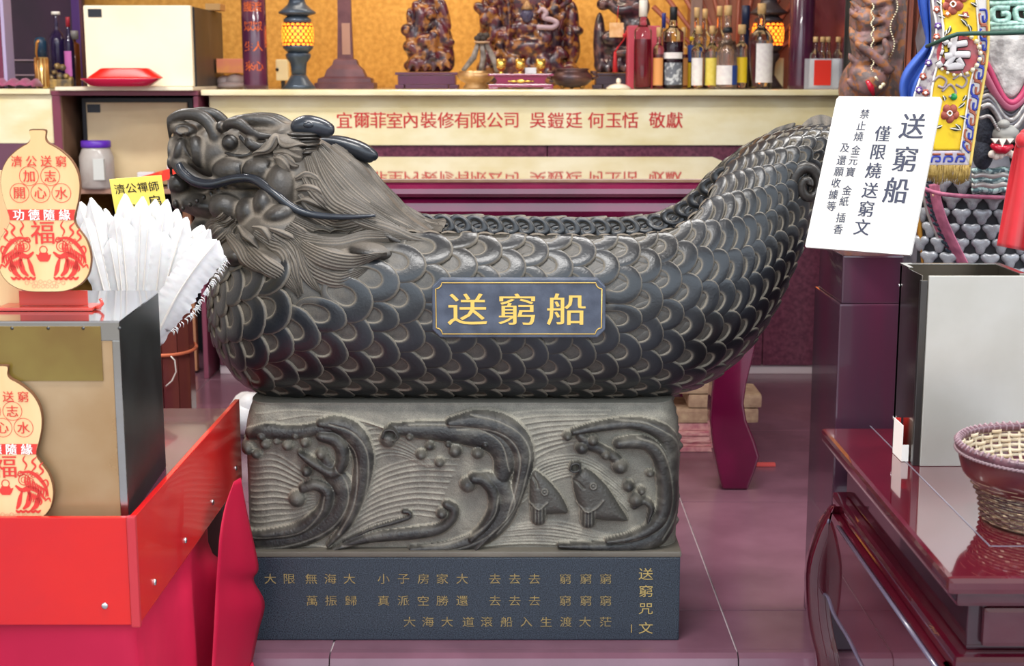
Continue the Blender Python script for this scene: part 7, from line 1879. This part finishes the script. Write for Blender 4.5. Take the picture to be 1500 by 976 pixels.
while z > .60:
    for k in range(16):
        a = math.radians(227 + (k + .5 * (row % 2)) * 10.6)
        if a > math.radians(345): continue
        nrm = Vector((math.cos(a), math.sin(a), 0)); p = Vector((cx_, YA_ + .33, z)) + nrm * .313; u_ = Vector((-math.sin(a), math.cos(a), 0))
        M = Matrix(((u_.x * .030, 0, nrm.x * .011, p.x), (u_.y * .030, 0, nrm.y * .011, p.y), (0, .028, 0, p.z), (0, 0, 0, 1)))
        ob = bpy.data.objects.new('armor_scale', lm); COL.objects.link(ob); ob.parent = ad; ob.matrix_parent_inverse = ad.matrix_basis.inverted(); ob.matrix_basis = M
    z -= .043; row += 1
# pink beaded edge and tufts on the left edge of the skirt
edge = spline([(1352, 272), (1356, 300), (1366, 330), (1380, 360), (1396, 392), (1410, 420)], 40)
Vv = []
for i, (x, y) in enumerate(edge):
    for t in (0, .33, .66, 1): p = at(x + 24 * t, y - 4 * t, YA_ + .075 - .075 * t); Vv.append(tuple(p))
me = mesh_from('pink_border', np.array(Vv), np.array([(i * 4 + j, i * 4 + j + 1, (i + 1) * 4 + j + 1, (i + 1) * 4 + j) for i in range(39) for j in range(3)]), True); ob = link('pink_border', me, mat('pink_brocade', 'b86a84', .6, col2='8a4a64', scale=30), ad); md = ob.modifiers.new('s', 'SOLIDIFY'); md.thickness = .004
m = MB()
for k in range(11):
    x, y = edge[min(39, 2 + int(k * 3.4))]
    for q in range(3): m.tube([at(x + 8 + 5 * math.cos(b), y - 2 - 7 * q + 4 * math.sin(b), YA_ + .045) for b in np.linspace(-.4, PI + .2, 8)], .0045, 6)
m.build('dark_scroll_trim', mat('dark_teal_cord', '1e2c38', .5), ad)
m = MB(); m.tube([at(x, y, YA_ + .07) for x, y in edge], .0055, 8); m.build('silver_piping', mat('silver_cord', 'b8b4b0', .35, metal=.6), ad)
m = MB(); [m.ball(at(edge[k][0] + 14, edge[k][1] - 8, YA_ + .03), .007, 10) for k in (6, 16, 26, 33)]; m.build('bead', mat('peach_bead', 'e0b898', .3), ad)
ob = MB(); V = []
for i in range(20):
    for j in range(8):
        t = j / 7; y = 268 + 150 * i / 19; p = at(1338 + 26 * t + 12 * (i / 19), y, YA_ + .12 - .03 * math.sin(t * 9)); V.append(tuple(p))
me = mesh_from('golden_lining', np.array(V), np.array([(i * 8 + j, i * 8 + j + 1, (i + 1) * 8 + j + 1, (i + 1) * 8 + j) for i in range(19) for j in range(7)]), True); ob = link('golden_lining', me, mat('golden_satin', 'b07c24', .4, col2='8a5a1c', scale=12, stretch=(1, 1, .2)), ad); md = ob.modifiers.new('s', 'SOLIDIFY'); md.thickness = .002
# pleated teal waistband
M_TE = mat('teal_white_sequins', 'b8d4d0', .3, metal=.3, col2='5a7478', scale=90, ramp=(.45, .55))
YW2 = YA_ - .02
for k in range(5):
    y = 250 + 7.2 * k; MB().tube([at(x, y + 1.5 * math.sin(x * .2), YW2 + .02) for x in np.linspace(1424, 1500 + 40, 24)], .0095, 8).build('waistband_row', M_TE if k % 2 == 0 else mat('silver_cord', 'b8b4b0', .35, metal=.6), ad)
MB().tube([at(x, 286 + (x - 1350) * .03 - 12 * math.exp(-(x - 1350) / 20), YW2 + .01) for x in np.linspace(1352, 1540, 30)], .006, 8).build('pink_piping', mat('pink_brocade', 'b86a84', .6), ad)
# dark fur pads, lion face
m = MB()
for (x, y, rx, ry) in ((1444, 188, 14, 34), (1440, 225, 14, 24), (1492, 222, 12, 30)): m.ball(at(x, y, YW2 + .02), (rx * sA, .04, ry * sA), 20)
m.build('fur_pad', mat('black_fur', '1e222c', .9, bump=1.0, bscale=140, col2='343844', scale=60), ad)
m = MB(); c = at(1472, 196, YW2 - .01); m.ball(c, (.04, .04, .03), 18); m.ball(at(1470, 182, YW2 - .03), (.018, .02, .014), 12); m.build('lion_muzzle', mat('grey_muzzle', '8a8a86', .5), ad)
m = MB(); m.tube([at(x, y, YW2 - .045) for x, y in ((1452, 212), (1462, 218), (1472, 219), (1484, 214))], [.006, .014, .014, .006], 10); m.build('red_lip', mat('glossy_red', 'b01830', .2), ad)
for k in range(3): MB().prism([(-.011, 0), (.011, 0), (0, -.024 if k == 1 else -.014)], at(1458 + 11 * k, 203, YW2 - .055), (1, 0, 0), (0, 0, 1), (0, .01, 0)).build('tooth', mat('ivory_tooth', 'f0ece0', .3), ad)
m = MB(); [m.ball(at(1453 + 6 * k, 226 + 3 * math.sin(k * 1.3), YW2 - .03), .011, 10) for k in range(6)]; m.build('white_tuft', mat('cream_tuft', 'e0d4c8', .8), ad)
# wavy silver collar
M_SV = mat('silver_braid', 'a8a4a0', .32, metal=.55, col2='7c7678', scale=60)
for k in range(5):
    y0_ = 128 + 7 * k
    P = spline([(1436, y0_ + 2), (1448, y0_ - 2), (1458, y0_ + 8), (1468, y0_ + 26), (1480, y0_ + 34), (1492, y0_ + 26), (1504, y0_ + 8), (1520, y0_ - 2), (1540, y0_)], 40)
    MB().tube([at(x, y, YW2 - .01 - .004 * k) for x, y in P], .0085 if k % 2 == 0 else .006, 8).build('wavy_braid', M_SV if k % 2 == 0 else mat('dark_silver', '5c5a60', .4, metal=.4), ad)
P = spline([(1436, 170), (1450, 168), (1462, 186), (1480, 200), (1500, 190)], 30)
m = MB(); [m.ball(at(x, y + 3, YW2 - .035), .0055, 8) for x, y in P]; tag(m.build('bead_row', M_SV, ad), kind='stuff')
# white quilted apron coming to a point, crimson rim
out = [(1440, 52), (1520, 50), (1520, 90), (1506, 118), (1494, 138), (1482, 146), (1470, 138), (1458, 112), (1444, 88)]
c0 = at(1480, 90, YW2 - .0)
def pxprism(P, Y, d, name, m_, par): 
    mb = MB(); A = [at(x, y, Y) for x, y in P]; B = [p + Vector((0, d, 0)) for p in A]; n = len(P)
    mb.add(A + B, [tuple(range(n))[::-1], tuple(range(n, 2 * n))] + [(k, (k + 1) % n, n + (k + 1) % n, n + k) for k in range(n)]); return mb.build(name, m_, par)
ob = pxprism(out, YW2 - .02, .05, 'white_apron', mat('white_quilt', 'c8c4c0', .7, bump=1.0, bscale=55, col2='8e8a88', scale=26), ad); md = ob.modifiers.new('b', 'BEVEL'); md.width = .012; md.segments = 3
MB().tube([at(x, y, YW2 - .025) for x, y in spline([(1436, 84), (1446, 96), (1458, 122), (1470, 144), (1482, 151), (1494, 144), (1506, 124), (1520, 100)], 40)], .010, 8).build('crimson_rim', mat('crimson_rim', 'a83058', .4), ad)
MB().tube([at(x, y, YW2 - .02) for x, y in spline([(1438, 100), (1450, 120), (1462, 140), (1480, 156), (1500, 142)], 30)], .014, 8).build('rose_lining', mat('rose_lining', 'b06078', .5), ad)
# top belt with angular meander
pxprism([(1446, -60), (1560, -60), (1560, 46), (1446, 46)], YW2 - .0, .05, 'top_belt', mat('brown_belt', '5c4c44', .6, col2='463a36', scale=30), ad)
for pts in ([(1450, 6), (1500, 4), (1540, 4)], [(1450, 36), (1500, 34), (1540, 34)], [(1451, 42), (1500, 40), (1540, 40)], [(1478, 12), (1456, 12), (1456, 30), (1474, 30), (1476, 20), (1466, 20)], [(1514, 12), (1490, 12), (1488, 24), (1494, 31), (1512, 31), (1510, 20), (1500, 22)], [(1450, -4), (1540, -4)]):
    MB().tube([at(x, y, YW2 - .012) for x, y in (spline(pts, 20) if len(pts) > 3 else pts)], .009, 8).build('belt_cord', mat('mint_sequin_cord', 'b4d8cc', .4, col2='7aa89c', scale=90), ad)

# ---- red ribbon hanging in front
rb = thing('red_ribbon', at(1495, 205, 4.0), 'bright red knotted ribbon hanging over the armour skirt at the right frame', 'ribbon')
V = []; n = 30; mI = 16
L_ = spline([(1490, 200), (1484, 225), (1478, 255), (1472, 290), (1466, 325), (1460, 360)], n); Rr = spline([(1506, 200), (1520, 225), (1526, 260), (1528, 300), (1526, 340), (1524, 372)], n)
for i in range(n):
    for j in range(mI):
        t = j / (mI - 1); x = L_[i][0] * (1 - t) + Rr[i][0] * t; y = L_[i][1] * (1 - t) + Rr[i][1] * t; p = at(x, y, 4.0 + .018 * math.sin(t * 11 + i * .05) * (.4 + i / n)); V.append(tuple(p))
me = mesh_from('ribbon_tail', np.array(V), np.array([(i * mI + j, i * mI + j + 1, (i + 1) * mI + j + 1, (i + 1) * mI + j) for i in range(n - 1) for j in range(mI - 1)]), True); ob = link('ribbon_tail', me, mat('scarlet_cloth', 'd8202c', .55, col2='c41c28', scale=8, sheen=.4), rb); md = ob.modifiers.new('s', 'SOLIDIFY'); md.thickness = .0025
m = MB(); m.ball(at(1497, 206, 4.0), (.018, .02, .022), 16); m.ball(at(1505, 196, 4.01), (.022, .015, .015), 12); m.build('knot', MATS['scarlet_cloth'], rb)

# ---- embroidered banner
YBn = 3.98
bn = thing('embroidered_banner', at(1405, 0, YBn), 'yellow embroidered banner with white character on a red disc and gold fringe', 'banner')
Lft = [(1366, -60), (1366, 0), (1372, 40), (1366, 75), (1348, 115), (1336, 160), (1346, 200), (1352, 243)]
A1 = [(1378, -60), (1378, 0), (1382, 45), (1380, 75), (1368, 115), (1362, 160), (1362, 200), (1366, 220)]
A2 = [(1430, -60), (1430, 0), (1433, 45), (1432, 80), (1422, 120), (1416, 160), (1410, 200), (1407, 220)]
Rgt = [(1447, -60), (1447, 0), (1448, 45), (1446, 85), (1440, 125), (1432, 170), (1426, 210), (1421, 243)]
def bstrip(P, Q, off, name, m_, n=40, mI=10, par=bn, wav=.012):
    A, B = spline(P, n), spline(Q, n); V = []
    for i in range(n):
        for j in range(mI):
            t = j / (mI - 1); x = A[i][0] * (1 - t) + B[i][0] * t; y = A[i][1] * (1 - t) + B[i][1] * t; p = at(x, y, YBn + wav * math.sin(x * .07 + y * .02) + off); V.append(tuple(p))
    me = mesh_from(name, np.array(V), np.array([(i * mI + j, i * mI + j + 1, (i + 1) * mI + j + 1, (i + 1) * mI + j) for i in range(n - 1) for j in range(mI - 1)]), True)
    ob = link(name, me, m_, par); md = ob.modifiers.new('s', 'SOLIDIFY'); md.thickness = .004; return ob
bstrip(Lft, A1, 0, 'left_border', mat('silver_lilac_brocade', 'b0a8a8', .5, col2='7a6878', scale=70, ramp=(.45, .6)))
bstrip(A1, A2, 0, 'yellow_field', mat('yellow_satin', 'ecc822', .55, col2='dcb41c', scale=14))
bstrip(A2, Rgt, 0, 'right_border', mat('pale_border', 'd0ccc8', .5))
bstrip([(1362, 221), (1356, 232), (1353, 243)], [(1407, 221), (1414, 232), (1421, 243)], -.001, 'bottom_border', mat('lilac_border', 'b4acb8', .5), n=8)
def bp(x, y, o=.006): return at(x, y, YBn + .012 * math.sin(x * .07 + y * .02) - o)
def bcord(P, r, name, m_, n=24, o=.006): return MB().tube([bp(x, y, o) for x, y in (spline(P, n) if len(P) > 2 else P)], r, 6).build(name, m_, bn)
M_BLU = mat('blue_cord', '2c3ca0', .5); M_RUS = mat('rust_cord', 'a05840', .5); M_WCD = mat('white_cord', 'e8e4de', .5)
def mid(i, t=.5):   # point on the right border
    A, B = spline(A2, 60), spline(Rgt, 60); return A[i][0] * (1 - t) + B[i][0] * t, A[i][1] * (1 - t) + B[i][1] * t
A_, B_ = spline(A2, 120), spline(Rgt, 120)
def rbp(i, t): i = min(119, max(0, int(i))); return A_[i][0] * (1 - t) + B_[i][0] * t, A_[i][1] * (1 - t) + B_[i][1] * t
k = 22
while k < 112:
    bcord([rbp(k, .25), rbp(k, .75), rbp(k + 2, .85), rbp(k + 5, .85), rbp(k + 7, .6), rbp(k + 5, .5), rbp(k + 3, .5)], .0032, 'meander_cord', M_RUS if (k // 9) % 2 else M_BLU)
    bcord([rbp(k + 8, .75), rbp(k + 8, .3), rbp(k + 6, .15), rbp(k + 3, .15), rbp(k + 2, .3)], .0032, 'meander_cord', M_BLU if (k // 9) % 2 else M_RUS); k += 9
bcord([tuple(q) for q in A2], .0025, 'edge_cord', M_WCD, 40); bcord([tuple(q) for q in Rgt], .004, 'edge_cord', mat('gold_cord', 'd8bc60', .4), 40); bcord([tuple(q) for q in A1], .003, 'edge_cord', M_WCD, 40); bcord([tuple(q) for q in Lft], .003, 'edge_cord', M_WCD, 40)
for x in (1364, 1382, 1400): bcord([(x, 238), (x + 3, 230), (x + 12, 230), (x + 12, 236), (x + 6, 236)], .003, 'meander_cord', M_BLU); bcord([(x + 13, 226), (x + 2, 226)], .003, 'meander_cord', M_RUS)
m = MB(); r9 = random.Random(2)
for k in range(90):
    x = 1353 + 68 * k / 89; ln = 26 + 3 * math.sin(x * .22); m.tube([bp(x, 242, .002 + r9.uniform(0, .008)), bp(x - 1 + r9.uniform(-1, 1), 242 + ln * .5, .004 + r9.uniform(0, .006)), bp(x - 3 + r9.uniform(-1, 1), 242 + ln, .004)], [.0022, .0016, .0008], 4)
tag(m.build('gold_fringe', mat('gold_thread', 'b09450', .5, col2='8c7238', scale=90), bn, fix=False), kind='stuff')
# medallion with the character
def bell(cx0, cy0, rx, ry, o, name, m_, n=40):
    V = [bp(cx0, cy0, o)] + [bp(cx0 + rx * math.cos(2 * PI * k / n), cy0 + ry * math.sin(2 * PI * k / n), o) for k in range(n)]
    V2 = [bp(cx0 + rx * math.cos(2 * PI * k / n), cy0 + ry * math.sin(2 * PI * k / n), .003) for k in range(n)]
    return MB().add(V + V2, [(0, 1 + (k + 1) % n, 1 + k) for k in range(n)] + [(1 + k, 1 + (k + 1) % n, 1 + n + (k + 1) % n, 1 + n + k) for k in range(n)]).build(name, m_, bn)
bell(1403, 79, 31, 29, .008, 'red_disc', mat('dusty_red_satin', 'b83a44', .5, col2='a06468', scale=14))
M_CHW = mat('silver_white_satin', 'cfcaca', .5)
for P, w_ in (([(1398, 52), (1397, 62), (1396, 72), (1395, 82)], 5), ([(1388, 66), (1402, 65), (1416, 63)], 4.5), ([(1384, 83), (1402, 80), (1420, 80)], 5), ([(1397, 82), (1390, 92), (1386, 98)], 4.5), ([(1387, 98), (1398, 97), (1410, 96)], 5.5), ([(1403, 86), (1407, 92), (1410, 98)], 4.5), ([(1384, 60), (1388, 64)], 4.5), ([(1378, 76), (1382, 77)], 4), ([(1373, 97), (1380, 92)], 4.5)):
    for off_, r_, mm_, nm_ in ((.009, 1.35, M_BLK, 'character_outline'), (.014, 1.0, M_CHW, 'character_stroke')):
        MB().tube([bp(x, y, off_) for x, y in (spline(P, 10) if len(P) > 2 else P)], w_ * sA * r_ * .92, 10, flat=.55, up=(0, 1, 0)).build(nm_, mm_, bn)
        for e in (P[0], P[-1]): pass
m = MB()
for k in range(14):
    a = math.radians(-70 + 17 * k); m.ball(bp(1403 + 33 * math.cos(a), 79 + 31 * math.sin(a), .012), .0068 if k < 8 else .005, 10)
m.build('pearl_row', mat('pearl', 'e8e0c0', .2), bn)
# flowers and sprigs
def flower(x, y, r, c_, nm='flower'):
    m = MB()
    for k in range(5): a = 2 * PI * k / 5 + .3; m.ball(bp(x + r * .6 * math.cos(a), y + r * .6 * math.sin(a), .006), (r * .5 * sA, .006, r * .5 * sA), 10)
    m.build(nm, c_, bn); bcord([(x - r * .3, y), (x, y - r * .3), (x + r * .3, y), (x, y + r * .3), (x - r * .3, y)], .002, 'petal_outline', M_WCD, 14, .013)
M_FL1 = mat('brown_rose_thread', '8a3a34', .5, col2='a85840', scale=60); M_FL2 = mat('orange_thread', 'd87c24', .5)
flower(1396, 6, 14, M_FL1); flower(1391, 166, 13, M_FL1); flower(1388, 20, 5, M_FL2); flower(1414, 22, 5, M_FL1); flower(1412, -8, 10, M_FL1)
M_LF = mat('dark_leaf_thread', '3c4438', .5)
for x, y, a, l_ in ((1384, 26, 200, 10), (1392, 38, 110, 12), (1386, 44, 100, 8), (1408, 28, 50, 14), (1404, 22, 10, 16), (1418, 36, 70, 12), (1422, 4, 30, 12), (1380, 8, 220, 10), (1404, 158, 320, 12), (1406, 170, 20, 12), (1400, 182, 50, 12), (1380, 184, 160, 10), (1410, 148, 300, 10), (1392, 188, 10, 14), (1384, 148, 250, 8)):
    q = math.radians(a); P = [(x, y), (x + l_ * .5 * math.cos(q) + 1, y + l_ * .5 * math.sin(q)), (x + l_ * math.cos(q), y + l_ * math.sin(q))]
    MB().tube([bp(a_, b_, .006) for a_, b_ in spline(P, 8)], [.001, .003, .005, .006, .006, .005, .003, .001], 6, flat=.5, up=(0, 1, 0)).build('leaf', M_LF, bn); bcord(P, .0012, 'leaf_vein', M_WCD, 6, .011)
for P in ([(1366, 120), (1376, 112), (1386, 118), (1382, 128), (1374, 126)], [(1396, 116), (1408, 110), (1416, 118), (1410, 128), (1400, 124)], [(1380, 134), (1392, 124), (1400, 136), (1390, 142)], [(1408, 104), (1412, 112), (1420, 110)]): bcord(P, .0035, 'cloud_scroll', mat('grey_lilac_cord', '9a8c90', .5))
m = MB(); m.ball(bp(1397, 142, .008), .010, 12); m.build('green_bead', mat('green_bead_glass', '1e8a4a', .2), bn)
for k, (x, y) in enumerate(((1372, 14), (1374, 38), (1372, 54), (1360, 92), (1352, 112), (1346, 132), (1356, 136))): flower(x, y, 5, mat('violet_thread', '5a3c84', .5) if k % 2 else M_FL1, 'border_flower')

# ---- blue sash
bs = thing('blue_sash', at(1352, 0, 4.25), 'bright blue cloth sash hanging left of the yellow banner', 'sash')
V = []; n = 40; mI = 12
L_ = spline([(1341, -60), (1344, 0), (1352, 40), (1356, 60), (1352, 70), (1336, 88), (1324, 105), (1318, 125), (1320, 150), (1322, 175)], n); Rr = spline([(1362, -60), (1362, 0), (1364, 40), (1364, 62), (1366, 74), (1362, 90), (1354, 105), (1344, 125), (1340, 150), (1340, 175)], n)
for i in range(n):
    for j in range(mI):
        t = j / (mI - 1); x = L_[i][0] * (1 - t) + Rr[i][0] * t; y = L_[i][1] * (1 - t) + Rr[i][1] * t; V.append(tuple(at(x, y, 4.25 + .014 * math.sin(t * 9 + i * .1))))
me = mesh_from('sash_cloth', np.array(V), np.array([(i * mI + j, i * mI + j + 1, (i + 1) * mI + j + 1, (i + 1) * mI + j) for i in range(n - 1) for j in range(mI - 1)]), True); ob = link('sash_cloth', me, mat('blue_satin', '1a48a8', .6, col2='3a5cb0', scale=6), bs); md = ob.modifiers.new('s', 'SOLIDIFY'); md.thickness = .002
ob = MB().tube([at(x, y, Y) for x, y, Y in [(1358, 68, 4.20), (1368, 64, 3.97), (1388, 55, 3.935), (1402, 50, 3.925), (1425, 49, 3.925), (1450, 49, 3.935), (1480, 48, 3.94), (1530, 46, 3.94)]], .006, 8).build('green_rope', mat('dark_green_rope', '1e4438', .6)); tag(ob, 'thin dark green rope crossing the yellow banner', 'rope')
